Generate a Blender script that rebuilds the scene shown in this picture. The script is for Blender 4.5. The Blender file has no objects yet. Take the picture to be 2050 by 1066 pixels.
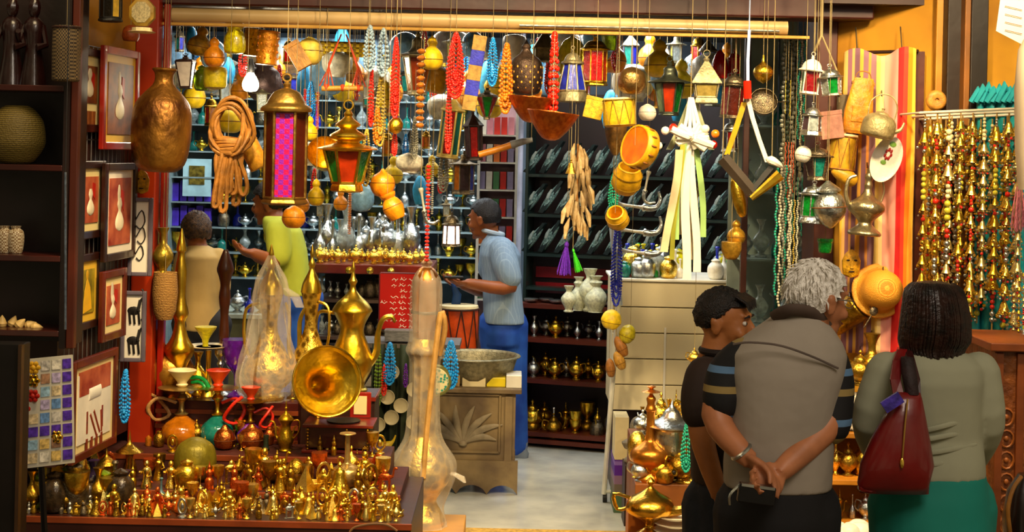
import bpy, math, random
from mathutils import Vector, Matrix, Euler
R = random.Random(7)
PI = math.pi
scn = bpy.context.scene
COL = scn.collection
# ---------------- camera ----------------
F = 3000.0; HC = 2.04; HY = 303.0; ROLL = math.radians(1.25)
cam_d = bpy.data.cameras.new('camera'); cam = bpy.data.objects.new('camera', cam_d); COL.objects.link(cam)
cr, sr = math.cos(ROLL), math.sin(ROLL)
cam.matrix_world = Matrix(((cr, -sr, 0, 0), (0, 0, -1, 0), (sr, cr, 0, HC), (0, 0, 0, 1)))
cam_d.sensor_width = 36; cam_d.lens = F / 2050 * 36
cam_d.shift_y = -(533 - HY) / 2050
cam_d.clip_end = 100
scn.camera = cam
# ---------------- world, light, exposure ----------------
scn.view_settings.view_transform = 'Standard'; scn.view_settings.look = 'None'
scn.view_settings.gamma = 1; scn.view_settings.use_curve_mapping = False
scn.view_settings.exposure = 0.0
w = bpy.data.worlds.new('world'); scn.world = w; w.use_nodes = True
nt = w.node_tree; bg = nt.nodes['Background']
tc = nt.nodes.new('ShaderNodeTexCoord'); nz = nt.nodes.new('ShaderNodeTexNoise'); nz.inputs['Scale'].default_value = 3.0
rp = nt.nodes.new('ShaderNodeValToRGB')
rp.color_ramp.elements[0].position = .38; rp.color_ramp.elements[0].color = (.02, .012, .006, 1)
rp.color_ramp.elements[1].position = .66; rp.color_ramp.elements[1].color = (1.0, .78, .45, 1)
nt.links.new(tc.outputs['Generated'], nz.inputs['Vector']); nt.links.new(nz.outputs[0], rp.inputs[0]); nt.links.new(rp.outputs[0], bg.inputs[0])
bg.inputs[1].default_value = 0.5
def lamp(kind, loc, energy, color, size=.3, size_y=None, target=None, blend=.5, angle=90):
    d = bpy.data.lights.new('lamp', kind); d.energy = energy; d.color = color
    if kind == 'AREA':
        d.shape = 'RECTANGLE'; d.size = size; d.size_y = size_y or size
    elif kind == 'SPOT':
        d.spot_size = math.radians(angle); d.spot_blend = blend; d.shadow_soft_size = size
    else: d.shadow_soft_size = size
    o = bpy.data.objects.new('lamp', d); o.location = loc
    if target: o.rotation_euler = (Vector(target) - Vector(loc)).to_track_quat('-Z', 'Y').to_euler()
    COL.objects.link(o); return o
WARM = (1, .76, .42); COOL = (.86, .95, 1)
lamp('AREA', (-.6, 9.0, 2.95), 62, (1, .93, .8), 2.6, .25, (-.6, 9.0, 0))
lamp('AREA', (-.3, 11.2, 2.95), 120, COOL, 4.2, .3, (-.3, 11.6, 0))
lamp('AREA', (.9, 9.6, 2.95), 42, COOL, .25, 1.6, (1.1, 10.2, 0))
lamp('SPOT', (-.8, 5.0, 3.5), 330, WARM, .12, target=(-.85, 6.9, .7), angle=66)
lamp('SPOT', (-.1, 5.2, 3.6), 330, WARM, .12, target=(-.2, 7.0, 1.3), angle=80)
lamp('SPOT', (1.0, 5.3, 3.6), 300, (1, .72, .36), .12, target=(.95, 7.4, 1.0), angle=80)
lamp('SPOT', (1.9, 5.0, 3.5), 330, WARM, .12, target=(1.9, 6.6, 1.6), angle=80)
lamp('AREA', (1.4, 1.2, 4.4), 90, (1, .86, .7), 1.6, 1.6, (1.3, 4.6, 1.2))  # added fill from behind the camera to brighten the people in front
lamp('AREA', (-1.6, 5.3, 3.3), 12, WARM, .5, .5, (-2.0, 6.4, 1.4))

# ---------------- helpers ----------------
def P(px, py, Y):
    u = (px - 1025) / F; v = -(py - HY) / F
    return Vector(((u * cr - v * sr) * Y, Y, HC + (u * sr + v * cr) * Y))
def S(Y): return F / Y
def XZ(px, Y, z):                      # x of a point seen at column px, at depth Y and height z
    u = (px - 1025) / F; Z = (z - HC) / Y
    v = (Z - u * sr) / cr
    return (u * cr - v * sr) * Y
def lin(h):
    if not isinstance(h, str): return tuple(h) + (1,)
    h = h.lstrip('#'); o = []
    for i in (0, 2, 4):
        c = int(h[i:i + 2], 16) / 255; o.append(c / 12.92 if c <= .04045 else ((c + .055) / 1.055) ** 2.4)
    return tuple(o) + (1,)
MATS = {}
def M(name, col='#808080', rough=.5, metal=0, var=.25, scale=6, bump=.15, trans=0, emit=None, estr=0, spec=.5, col2=None, kind='noise', coat=0, alpha=1, stops=None, axis=2, ior=1.45):
    if name in MATS: return MATS[name]
    m = bpy.data.materials.new(name); m.use_nodes = True; t = m.node_tree; L = t.links.new
    b = t.nodes['Principled BSDF']
    b.inputs['Roughness'].default_value = rough; b.inputs['Metallic'].default_value = metal
    b.inputs['Specular IOR Level'].default_value = spec; b.inputs['Transmission Weight'].default_value = trans; b.inputs['IOR'].default_value = ior
    b.inputs['Coat Weight'].default_value = coat; b.inputs['Alpha'].default_value = alpha
    c = lin(col)
    tc = t.nodes.new('ShaderNodeTexCoord')
    if kind == 'bands':                # hard colour stops along one object axis, repeated `scale` times per unit
        sp = t.nodes.new('ShaderNodeSeparateXYZ'); L(tc.outputs['Object'], sp.inputs[0])
        mu = t.nodes.new('ShaderNodeMath'); mu.operation = 'MULTIPLY'; mu.inputs[1].default_value = scale; L(sp.outputs[axis], mu.inputs[0])
        fr = t.nodes.new('ShaderNodeMath'); fr.operation = 'FRACT'; L(mu.outputs[0], fr.inputs[0])
        rp = t.nodes.new('ShaderNodeValToRGB'); rp.color_ramp.interpolation = 'CONSTANT'
        e = rp.color_ramp.elements
        e[0].position = 0; e[0].color = lin(stops[0][1]); e[1].position = stops[1][0]; e[1].color = lin(stops[1][1])
        for p_, c_ in stops[2:]:
            x = e.new(p_); x.color = lin(c_)
        L(fr.outputs[0], rp.inputs[0]); colout = rp.outputs[0]
    elif kind in ('checker', 'brick', 'voronoi', 'wave', 'weave'):
        nd = t.nodes.new({'checker': 'ShaderNodeTexChecker', 'brick': 'ShaderNodeTexBrick', 'voronoi': 'ShaderNodeTexVoronoi', 'wave': 'ShaderNodeTexWave', 'weave': 'ShaderNodeTexWave'}[kind])
        nd.inputs['Scale'].default_value = scale; L(tc.outputs['Object'], nd.inputs['Vector'])
        rp = t.nodes.new('ShaderNodeValToRGB'); rp.color_ramp.elements[0].color = c; rp.color_ramp.elements[1].color = lin(col2 or col)
        if kind == 'wave': nd.inputs['Distortion'].default_value = 2.5
        if kind == 'weave': nd.bands_direction = 'Z'; nd.inputs['Distortion'].default_value = 1.5
        rp.color_ramp.elements[0].position = .3; rp.color_ramp.elements[1].position = .6
        L(nd.outputs['Fac' if kind != 'voronoi' else 'Distance'], rp.inputs[0]); colout = rp.outputs[0]
    else:
        nd = t.nodes.new('ShaderNodeTexNoise'); nd.inputs['Scale'].default_value = scale; nd.inputs['Detail'].default_value = 4
        L(tc.outputs['Object'], nd.inputs['Vector'])
        rp = t.nodes.new('ShaderNodeValToRGB')
        c2 = lin(col2) if col2 else tuple(min(1, x * (1 + var)) for x in c[:3]) + (1,)
        c1 = c if col2 else tuple(x * (1 - var) for x in c[:3]) + (1,)
        rp.color_ramp.elements[0].position = .35; rp.color_ramp.elements[1].position = .65
        rp.color_ramp.elements[0].color = c1; rp.color_ramp.elements[1].color = c2
        L(nd.outputs[0], rp.inputs[0]); colout = rp.outputs[0]
    L(colout, b.inputs['Base Color'])
    if bump:
        bn = t.nodes.new('ShaderNodeTexNoise'); bn.inputs['Scale'].default_value = max(scale * 3, 12); L(tc.outputs['Object'], bn.inputs['Vector'])
        bp = t.nodes.new('ShaderNodeBump'); bp.inputs['Strength'].default_value = bump; bp.inputs['Distance'].default_value = .01
        L(bn.outputs[0], bp.inputs['Height']); L(bp.outputs[0], b.inputs['Normal'])
    if emit:
        b.inputs['Emission Color'].default_value = lin(emit); b.inputs['Emission Strength'].default_value = estr
    MATS[name] = m; return m
def fit(a, b):                          # matrix that puts local z along a->b, origin at a
    a = Vector(a); b = Vector(b); q = (b - a).to_track_quat('Z', 'Y')
    return Matrix.Translation(a) @ q.to_matrix().to_4x4()
class MB:
    def __init__(s): s.v = []; s.f = []
    def add(s, vs, fs, X=None):
        n = len(s.v)
        s.v += [tuple(X @ Vector(p)) for p in vs] if X is not None else [tuple(p) for p in vs]
        s.f += [tuple(i + n for i in f) for f in fs]; return s
    def lathe(s, prof, seg=18, X=None, lobes=0, depth=.1, sx=1, sy=1, ph=0):
        vs = []; fs = []
        for r, z in prof:
            for k in range(seg):
                a = 2 * PI * k / seg + ph; q = r * (1 - depth * (abs(math.cos(a * lobes / 2)) < .35)) if lobes else r
                vs.append((q * math.cos(a) * sx, q * math.sin(a) * sy, z))
        n = len(prof)
        for i in range(n - 1):
            for k in range(seg):
                k2 = (k + 1) % seg; fs.append((i * seg + k, i * seg + k2, (i + 1) * seg + k2, (i + 1) * seg + k))
        if prof[0][0] > 1e-4: fs.append(tuple(range(seg))[::-1])
        if prof[-1][0] > 1e-4: fs.append(tuple((n - 1) * seg + k for k in range(seg)))
        return s.add(vs, fs, X)
    def box(s, c, d, X=None):
        x, y, z = c; a, b, e = d[0] / 2, d[1] / 2, d[2] / 2
        vs = [(x + i * a, y + j * b, z + k * e) for i in (-1, 1) for j in (-1, 1) for k in (-1, 1)]
        return s.add(vs, [(0, 1, 3, 2), (4, 6, 7, 5), (0, 4, 5, 1), (2, 3, 7, 6), (0, 2, 6, 4), (1, 5, 7, 3)], X)
    def sph(s, c, r, seg=10, rings=6, X=None):
        if not hasattr(r, '__len__'): r = (r, r, r)
        vs = [(c[0], c[1], c[2] - r[2])]; fs = []
        for i in range(1, rings):
            a = -PI / 2 + PI * i / rings
            for k in range(seg):
                b = 2 * PI * k / seg; vs.append((c[0] + r[0] * math.cos(a) * math.cos(b), c[1] + r[1] * math.cos(a) * math.sin(b), c[2] + r[2] * math.sin(a)))
        vs.append((c[0], c[1], c[2] + r[2])); e = len(vs) - 1
        for k in range(seg):
            k2 = (k + 1) % seg; fs.append((0, 1 + k2, 1 + k)); o = 1 + (rings - 2) * seg; fs.append((e, o + k, o + k2))
            for i in range(rings - 2): o = 1 + i * seg; fs.append((o + k, o + k2, o + seg + k2, o + seg + k))
        return s.add(vs, fs, X)
    def tube(s, pts, r, seg=8, closed=False, X=None, flat=1.0):
        pts = [Vector(p) for p in pts]; n = len(pts); rs = r if hasattr(r, '__len__') else [r] * n
        vs = []; fs = []; up = None
        for i, p in enumerate(pts):
            t = (pts[(i + 1) % n] - pts[i - 1]) if closed else (pts[min(i + 1, n - 1)] - pts[max(i - 1, 0)])
            if t.length < 1e-9: t = Vector((0, 0, 1))
            t.normalize()
            if up is None: up = Vector((0, 1, 0)) if abs(t.y) < .9 else Vector((1, 0, 0))
            a = t.cross(up)
            if a.length < 1e-6: a = t.orthogonal()
            a.normalize(); up = a.cross(t).normalized()
            for k in range(seg):
                q = 2 * PI * k / seg; vs.append(p + a * (rs[i] * math.cos(q)) + up * (rs[i] * flat * math.sin(q)))
        m = n if closed else n - 1
        for i in range(m):
            j = (i + 1) % n
            for k in range(seg):
                k2 = (k + 1) % seg; fs.append((i * seg + k, i * seg + k2, j * seg + k2, j * seg + k))
        if not closed: fs.append(tuple(range(seg))[::-1]); fs.append(tuple((n - 1) * seg + k for k in range(seg)))
        return s.add(vs, fs, X)
    def loft(s, rings, seg=20, X=None):   # rings: (centre, half width, half depth[, turn]) horizontal ellipses, squarish
        vs = []; fs = []
        for q in rings:
            c, a, b = q[:3]; tr = q[3] if len(q) > 3 else 0
            for k in range(seg):
                t = 2 * PI * k / seg; x = a * math.copysign(abs(math.cos(t)) ** .85, math.cos(t)); y = b * math.copysign(abs(math.sin(t)) ** .85, math.sin(t))
                vs.append((c[0] + x * math.cos(tr) - y * math.sin(tr), c[1] + x * math.sin(tr) + y * math.cos(tr), c[2]))
        n = len(rings)
        for i in range(n - 1):
            for k in range(seg): k2 = (k + 1) % seg; fs.append((i * seg + k, i * seg + k2, (i + 1) * seg + k2, (i + 1) * seg + k))
        fs.append(tuple(range(seg))[::-1]); fs.append(tuple((n - 1) * seg + k for k in range(seg)))
        return s.add(vs, fs, X)
    def slab(s, pts, t, nrm=(0, 1, 0), X=None):   # polygon outline extruded by t along nrm
        n = len(pts); d = Vector(nrm) * t; pts = [Vector(p) for p in pts]
        vs = pts + [p + d for p in pts]
        fs = [tuple(range(n)), tuple(range(n, 2 * n))[::-1]] + [(i, i + n, (i + 1) % n + n, (i + 1) % n) for i in range(n)]
        return s.add(vs, fs, X)
    def build(s, name, mat, parent=None, smooth=True, angle=40, bevel=0, remesh=0, sm=0):
        me = bpy.data.meshes.new(name); me.from_pydata(s.v, [], s.f); me.validate(); me.update()
        import bmesh
        bm = bmesh.new(); bm.from_mesh(me); bmesh.ops.recalc_face_normals(bm, faces=bm.faces); bm.to_mesh(me); bm.free()
        if smooth:
            me.shade_smooth()
            if not remesh: me.set_sharp_from_angle(angle=math.radians(angle))
        o = bpy.data.objects.new(name, me); COL.objects.link(o); me.materials.append(mat)
        if remesh:
            r = o.modifiers.new('r', 'REMESH'); r.mode = 'VOXEL'; r.voxel_size = remesh; r.use_smooth_shade = True
            if sm:
                q = o.modifiers.new('s', 'SMOOTH'); q.iterations = sm; q.factor = .5
        if bevel:
            b = o.modifiers.new('b', 'BEVEL'); b.width = bevel; b.segments = 2; b.limit_method = 'ANGLE'
        if parent is not None:
            o.parent = parent; o.matrix_parent_inverse = parent.matrix_basis.inverted() if parent.get('_w') else Matrix()
        return o
def tag(o, label, cat, group=None):
    o['label'] = label; o['category'] = cat
    if group: o['group'] = group
    return o
def struct(o): o['kind'] = 'structure'; return o
def empty(name, loc=(0, 0, 0), label=None, cat=None, group=None, world=False):
    o = bpy.data.objects.new(name, None); COL.objects.link(o); o.location = loc; o.empty_display_size = .05
    if label: tag(o, label, cat, group)
    if world: o['_w'] = 1            # its parts are built in place, in world coordinates
    return o
def wroot(name, loc, label, cat, group=None): return empty(name, loc, label, cat, group, True)
PROTO = {}
def copytree(o, parent=None):
    c = o.copy(); COL.objects.link(c)
    if parent is not None: c.parent = parent; 
    for ch in o.children:
        if not ch.name.startswith('hanging_cord'): copytree(ch, c)
    return c
def inst(key, fn, name, loc, scale, rot, label, cat, group=None):
    """first call builds the thing at the origin with unit height; later calls copy it and its parts"""
    if key not in PROTO:
        r = empty(name); fn(r); PROTO[key] = r; r['_used'] = 0
    r = PROTO[key]
    if not r['_used']: r['_used'] = 1
    else:
        r = copytree(r)
    r.location = loc; r.scale = scale; r.rotation_euler = rot
    for k in ('group',):
        if k in r: del r[k]
    tag(r, label, cat, group); return r
CEIL = 3.0
WSTR = M('cord_pale', '#8a7a54', .8)
def cord(r, a, b, rad=.0014, mat=None):
    mb = MB().tube([a, b], rad, 5); o = mb.build('hanging_cord', mat or WSTR)
    o.parent = r; Xm = Matrix.LocRotScale(r.location, r.rotation_euler, r.scale); o.matrix_parent_inverse = Xm.inverted(); return o
def put(key, fn, name, px, y0, y1, Y, label, cat, w=1, rz=0, tilt=0, hang=False, group=None, topz=None, pitch=0):
    c = P(px, (y0 + y1) / 2, Y); h = (y1 - y0) / S(Y)
    rot = Euler((math.radians(pitch), math.radians(tilt), math.radians(rz)), 'XYZ')
    # tilt turns the upright axis towards +x, rz spins first about its own axis
    Rm = Matrix.Rotation(math.radians(tilt), 3, 'Y') @ Matrix.Rotation(math.radians(pitch), 3, 'X') @ Matrix.Rotation(math.radians(rz), 3, 'Z')
    up = Rm @ Vector((0, 0, 1)); loc = c - up * (h / 2)
    r = inst(key, fn, name, loc, (h * w, h * w, h), Rm.to_euler(), label, cat, group)
    if hang:
        t = c + up * (h / 2 - .004); cord(r, t, Vector((t.x, t.y, topz or (BEAMZ(t.x) if abs(Y - 7.05) < .2 else CEIL + .01))))
    return r
def puts(key, fn, name, px, Y, z, h, label, cat, w=1, rz=0, group=None, scale=None):
    return inst(key, fn, name, (XZ(px, Y, z), Y, z), scale or (h * w, h * w, h), (0, 0, math.radians(rz)), label, cat, group)
def BEAMZ(x): return 2.66
# ---------------- materials ----------------
brass = M('brass', '#c9981c', .28, 1, .35, 5, .25, col2='#f0cc4a')
brassd = M('brass_aged', '#7c5c1c', .38, 1, .4, 4, .35, col2='#bd932e')
gold = M('gold', '#ecbb2c', .24, 1, .2, 8, .3, col2='#ffe070')
copper = M('copper', '#a8562a', .35, 1, .4, 4, .3, col2='#d07a34')
silver = M('silver', '#9fa5a6', .3, 1, .3, 7, .3, col2='#d8dcd8')
pewter = M('pewter', '#5c5348', .45, 1, .3, 7, .4, col2='#8f8268')
tin = M('tin_dull', '#8c8467', .5, .7, .3, 7, .3)
darkwood = M('dark_wood', '#2a120a', .45, 0, .4, 6, .2)
redwood = M('mahogany', '#6e1d0d', .35, 0, .35, 5, .15, coat=.3)
orwood = M('orange_wood', '#8e3a12', .4, 0, .3, 4, .15)
black = M('black', '#0c0908', .6, 0, .3, 6, .1)
white = M('white_gloss', '#e6e2d4', .35, 0, .1, 6, .05)
cream = M('cream', '#e7d7a6', .5, 0, .12, 5, .1)
def glassm(n, c, t=.35): return M('glass_' + n, c, .12, 0, .3, 9, .2, trans=t, coat=.4)
gred = glassm('red', '#c3100c'); gblue = glassm('blue', '#2536c8'); ggreen = glassm('green', '#0a8a2c'); gamber = glassm('amber', '#d67a10')
gteal = glassm('teal', '#1d8a7c'); gyel = glassm('yellow', '#e5d414'); gclear = glassm('pale', '#c9d4cf', .6); gpurple = glassm('purple', '#6a1aa8'); gmag = M('glass_magenta', '#c3124e', .2, 0, kind='checker', col2='#7a1f9a', scale=26, bump=.3)
gourd_o = M('gourd_orange', '#e08a10', .4, 0, .3, 3, .15, coat=.3); gourd_y = M('gourd_yellow', '#e3c01c', .45, 0, .25, 4, .15)
wicker = M('wicker', '#8a6a28', .7, 0, kind='weave', col2='#d8b45c', scale=14, bump=.4)
leather = M('tan_leather', '#9a6524', .6, 0, .35, 8, .3); 
# ================= the setting =================
def quadwall(name, a, b, z0, z1, t, mat):           # upright slab from a to b (x,y), thickness t to its back
    a = Vector(a); b = Vector(b); d = (b - a).normalized(); n = Vector((-d.y, d.x)) * t
    mb = MB().slab([(a.x, a.y, z0), (b.x, b.y, z0), (b.x, b.y, z1), (a.x, a.y, z1)], t, (-d.y, d.x, 0))
    o = mb.build(name, mat, smooth=False); return struct(o)
ochre = M('ochre_plaster', '#8f5e0c', .75, 0, .3, 2, .3, col2='#b98416')
tile = M('floor_tile', '#b4b5ad', .2, 0, kind='noise', col2='#cbcabd', scale=5, bump=.02)
street = M('street_stone', '#6a5638', .6, 0, .3, 3, .3)
backp = M('back_wall_blue_grey', '#3c4650', .6, 0, .5, 1.5, .2)  # blue light around the back cabinet is put into this wall colour
ceilm = M('ceiling_dark', '#2c2a2c', .7, 0, .5, 1.5, .2)
YB = 12.7; XL = -3.15; XR = 2.9
mb = MB().box((0, 10.45, -.03), (7.2, 4.9, .06)); struct(mb.build('floor', tile))
mb = MB().box((0, 4.5, -.035), (7.2, 7.0, .06)); struct(mb.build('floor', street))
mb = MB().box((0, 10, CEIL + .03), (6.6, 6.0, .06)); struct(mb.build('ceiling', ceilm))
quadwall('wall_back', (XL, YB), (XR, YB), 0, CEIL, .08, backp)
quadwall('wall_left', (XL, 7.3), (XL, YB), 0, CEIL, .08, M('inner_wall', '#6b5a40', .7, 0, .3, 2, .2))
quadwall('wall_right', (XR, YB), (XR, 7.5), 0, CEIL, .08, M('inner_wall', '#6b5a40'))
# lintel, cream roller tube and the thin rail the goods hang from
xl = XZ(322, 7.05, 2.65); xr = XZ(1622, 7.05, 2.65)
o = MB().box(((xl + xr) / 2 + .05, 7.14, 2.86), (xr - xl + .5, .2, .33)).build('trim_1', M('lintel_red_brown', '#35100a', .5, 0, .4, 3, .2), bevel=.01); struct(o)
o = MB().tube([(xl, 7.1, 2.652), (xr - .1, 7.1, 2.652)], .036, 16).build('trim_2', M('roller_cream', '#b79a68', .4, 0, .1, 3, .05)); struct(o)
o = MB().box(((xl + xr) / 2, 7.07, 2.606), (xr - xl, .03, .016)).build('trim_3', M('rail_gold', '#c49546', .3, .5, .2, 5, .1), bevel=.003); struct(o)
o = MB().tube([(XZ(1040, 7.05, 2.63), 7.05, 2.632), (XZ(1560, 7.05, 2.63), 7.05, 2.632)], .008, 8).build('trim_4', silver); struct(o)
# left red column and the slanted side wall with dark panel
cx0 = XZ(262, 6.98, 1.5); cx1 = XZ(308, 6.98, 1.5)
o = MB().box(((cx0 + cx1) / 2, 7.1, 1.45), (cx1 - cx0, .24, 2.9)).build('trim_5', M('column_red', '#8f2006', .35, 0, .35, 1.5, .1, col2='#b5390c', coat=.3), bevel=.006); struct(o)
o = MB().box((cx1 + .022, 7.07, 1.45), (.03, .05, 2.9)).build('trim_6', M('column_edge_red', '#8a1608', .3, 0, .2, 2, .1, coat=.4), bevel=.006); struct(o)
WA = (XZ(118, 6.15, 1.5), 6.15); WB = (cx0, 6.98)
quadwall('wall_left', WA, WB, 2.22, 3.0, .06, ochre)
quadwall('wall_left', WA, WB, .7, 2.22, .06, M('side_panel_dark', '#2a0f08', .5, 0, .4, 4, .2))
quadwall('wall_left', (-3.3, 7.15), (cx0, 7.15), 0, 3.0, .06, M('side_panel_dark'))
quadwall('wall_left', (WA[0] - 1.6, 6.16), WA, .7, 3.0, .06, M('side_panel_dark'))
# right pier, ochre wall, dark posts
rx0 = XZ(1628, 7.2, 1.5); rx1 = XZ(1668, 7.2, 1.5)
struct(MB().box(((rx0 + rx1) / 2, 7.35, 1.5), (rx1 - rx0, .3, 3.0)).build('trim_8', M('pier_brown', '#4a1f12', .5, 0, .3, 3, .2), bevel=.006))
RA = (rx1, 7.22); RB = (XZ(2120, 6.55, 1.5), 6.55)
quadwall('wall_right', RA, RB, 0, 3.0, .08, ochre)
def RW(px, off=0):            # a point on the slanted right wall seen at column px, pulled `off` towards the camera
    a = Vector(RA); b = Vector(RB)
    t = 0.5
    for _ in range(30):
        q = a.lerp(b, t); x = XZ(px, q.y, 1.6); t += (x - q.x) / (b.x - a.x)
    q = a.lerp(b, t); return q.y - off
for i, (p0, p1, c, dz) in enumerate(((1862, 1880, '#a8721c', .05), (1882, 1912, '#1b0d05', .09), (1914, 1926, '#7a4a14', .12), (1928, 1962, '#120804', .1))):
    y = RW((p0 + p1) / 2, dz / 2); a = XZ(p0, y, 1.6); b = XZ(p1, y, 1.6)
    struct(MB().box(((a + b) / 2, y, 1.5), (b - a, dz, 3.0)).build('trim_%d' % (9 + i), M('post_%d' % i, c, .5, 0, .3, 3, .2), bevel=.004))
o = MB().box(((XZ(1668, 7.1, 2.7) + XZ(1960, 6.8, 2.7)) / 2, 7.0, 2.86), (.75, .1, .2)).build('trim_13', M('lintel_dark', '#2c0f07', .5, 0, .3, 3, .1)); struct(o)
# ================= builders: every one makes a thing of unit height standing on z = 0 =================
def smooth_prof(p, n=3):                 # Catmull-Rom through (r, z)
    out = []
    for i in range(len(p) - 1):
        a = p[max(i - 1, 0)]; b = p[i]; c = p[i + 1]; d = p[min(i + 2, len(p) - 1)]
        for k in range(n):
            t = k / n
            out.append(tuple(max(0, .5 * (2 * b[j] + (c[j] - a[j]) * t + (2 * a[j] - 5 * b[j] + 4 * c[j] - d[j]) * t * t + (-a[j] + 3 * b[j] - 3 * c[j] + d[j]) * t ** 3)) for j in (0, 1)))
    out.append(p[-1]); return out
def curve(pts, n=4):
    pts = [Vector(p) for p in pts]; out = []
    for i in range(len(pts) - 1):
        a = pts[max(i - 1, 0)]; b = pts[i]; c = pts[i + 1]; d = pts[min(i + 2, len(pts) - 1)]
        for k in range(n):
            t = k / n; out.append(.5 * (2 * b + (c - a) * t + (2 * a - 5 * b + 4 * c - d) * t * t + (-a + 3 * b - 3 * c + d) * t ** 3))
    out.append(pts[-1]); return out
def L_(prof, name, mat, seg=18, n=3, lobes=0, depth=.1, **k):
    """a turned vessel with one body"""
    def fn(r): MB().lathe(smooth_prof(prof, n) if n else prof, seg, lobes=lobes, depth=depth).build(name, mat, r)
    return fn
def dallah(mat=brass, lidm=None, spout='long', seg=16):
    def fn(r):
        MB().lathe(smooth_prof([(.12, 0), (.13, .02), (.105, .06), (.15, .16), (.165, .25), (.13, .36), (.095, .45), (.1, .52), (.14, .6), (.15, .62)]), seg).build('body', mat, r)
        MB().lathe(smooth_prof([(.155, .62), (.15, .64), (.115, .69), (.07, .73), (.03, .78), (.022, .82), (.035, .85), (.02, .88), (.012, .93), (.018, .95), (.004, 1)]), seg).build('lid', lidm or mat, r)
        MB().tube(curve([(.12, 0, .2), (.19, 0, .3), (.2, 0, .45), (.235, 0, .56), (.3, 0, .585), (.33, 0, .54)]), [.035, .034, .033, .03, .028, .026, .025, .024, .022, .02, .02, .02, .02, .02, .02, .019, .018, .017, .015, .013, .01][:21], 8).build('spout', mat, r)
        MB().tube(curve([(-.13, 0, .6), (-.25, 0, .61), (-.28, 0, .5), (-.24, 0, .35), (-.15, 0, .25)]), .014, 7).build('handle', mat, r)
    return fn
def teapot(mat=brass, squat=1.0):
    def fn(r):
        MB().lathe(smooth_prof([(.2, 0), (.2, .04), (.12, .1), (.3, .25), (.38, .42), (.3, .6), (.18, .68)]), 12).build('body', mat, r)
        MB().lathe(smooth_prof([(.19, .68), (.16, .76), (.05, .84), (.03, .88), (.06, .93), (0, 1)]), 12).build('lid', mat, r)
        MB().tube(curve([(.3, 0, .35), (.45, 0, .45), (.5, 0, .65), (.62, 0, .75)], 3), [.07, .065, .06, .05, .045, .04, .035, .03, .03, .025], 6).build('spout', mat, r)
        MB().tube(curve([(-.2, 0, .64), (-.45, 0, .7), (-.5, 0, .45), (-.32, 0, .3)], 3), .03, 6).build('handle', mat, r)
    return fn
def vase(mat=brass, prof=None, seg=14, lid=None):
    pr = prof or [(.16, 0), (.17, .03), (.08, .1), (.2, .28), (.24, .42), (.16, .58), (.07, .7), (.07, .84), (.13, .98), (.14, 1)]
    def fn(r):
        MB().lathe(smooth_prof(pr), seg).build('body', mat, r)
        if lid: MB().lathe(smooth_prof([(pr[-1][0] * 1.1, 1), (pr[-1][0], 1.06), (.02, 1.15), (.03, 1.2), (0, 1.25)]), seg).build('lid', lid, r)
    return fn
V_BOTTLE = [(.16, 0), (.19, .03), (.2, .2), (.17, .38), (.06, .52), (.045, .7), (.05, .9), (.08, .95), (.05, 1)]
V_GOBLET = [(.2, 0), (.19, .03), (.04, .12), (.04, .35), (.08, .42), (.24, .6), (.3, .85), (.31, 1)]
V_BELL = [(.42, 0), (.4, .05), (.3, .25), (.22, .5), (.18, .68), (.06, .78), (.05, .84), (.09, .9), (0, 1)]
V_BOWL = [(.3, 0), (.3, .1), (.6, .35), (.95, .8), (1.05, 1)]
V_CANDLE = [(.22, 0), (.2, .05), (.06, .15), (.09, .25), (.05, .35), (.05, .6), (.09, .68), (.06, .76), (.14, .88), (.15, 1)]
V_JAR = [(.2, 0), (.3, .08), (.36, .35), (.34, .6), (.22, .78), (.16, .82), (.2, .9), (.1, .96), (0, 1)]
V_FINIAL = [(.32, 0), (.34, .04), (.22, .14), (.1, .24), (.06, .36), (.025, .45), (.04, .5), (.018, .58), (.028, .68), (.014, .78), (.004, 1)]
def hookah(bulb=gamber, met=brass):
    def fn(r):
        MB().lathe(smooth_prof([(.13, 0), (.14, .02), (.17, .12), (.15, .22), (.07, .3), (.045, .34)]), 16).build('glass_base', bulb, r)
        MB().lathe(smooth_prof([(.05, .34), (.06, .36), (.03, .4), (.025, .48), (.055, .54), (.03, .6), (.022, .72), (.05, .76), (.09, .77), (.09, .785), (.025, .79), (.02, .86)]), 14).build('stem', met, r)
        MB().lathe(smooth_prof([(.03, .86), (.04, .9), (.09, .98), (.095, 1)]), 14).build('bowl', M('hookah_clay', '#c24a18', .5), r)
        MB().tube(curve([(.04, 0, .5), (.2, 0, .55), (.3, .05, .4), (.25, .1, .2), (.1, .16, .22), (-.05, .18, .45)]), .018, 7).build('hose', M('hose_red', '#a81810', .5, 0, .2, 20), r)
    return fn
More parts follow.
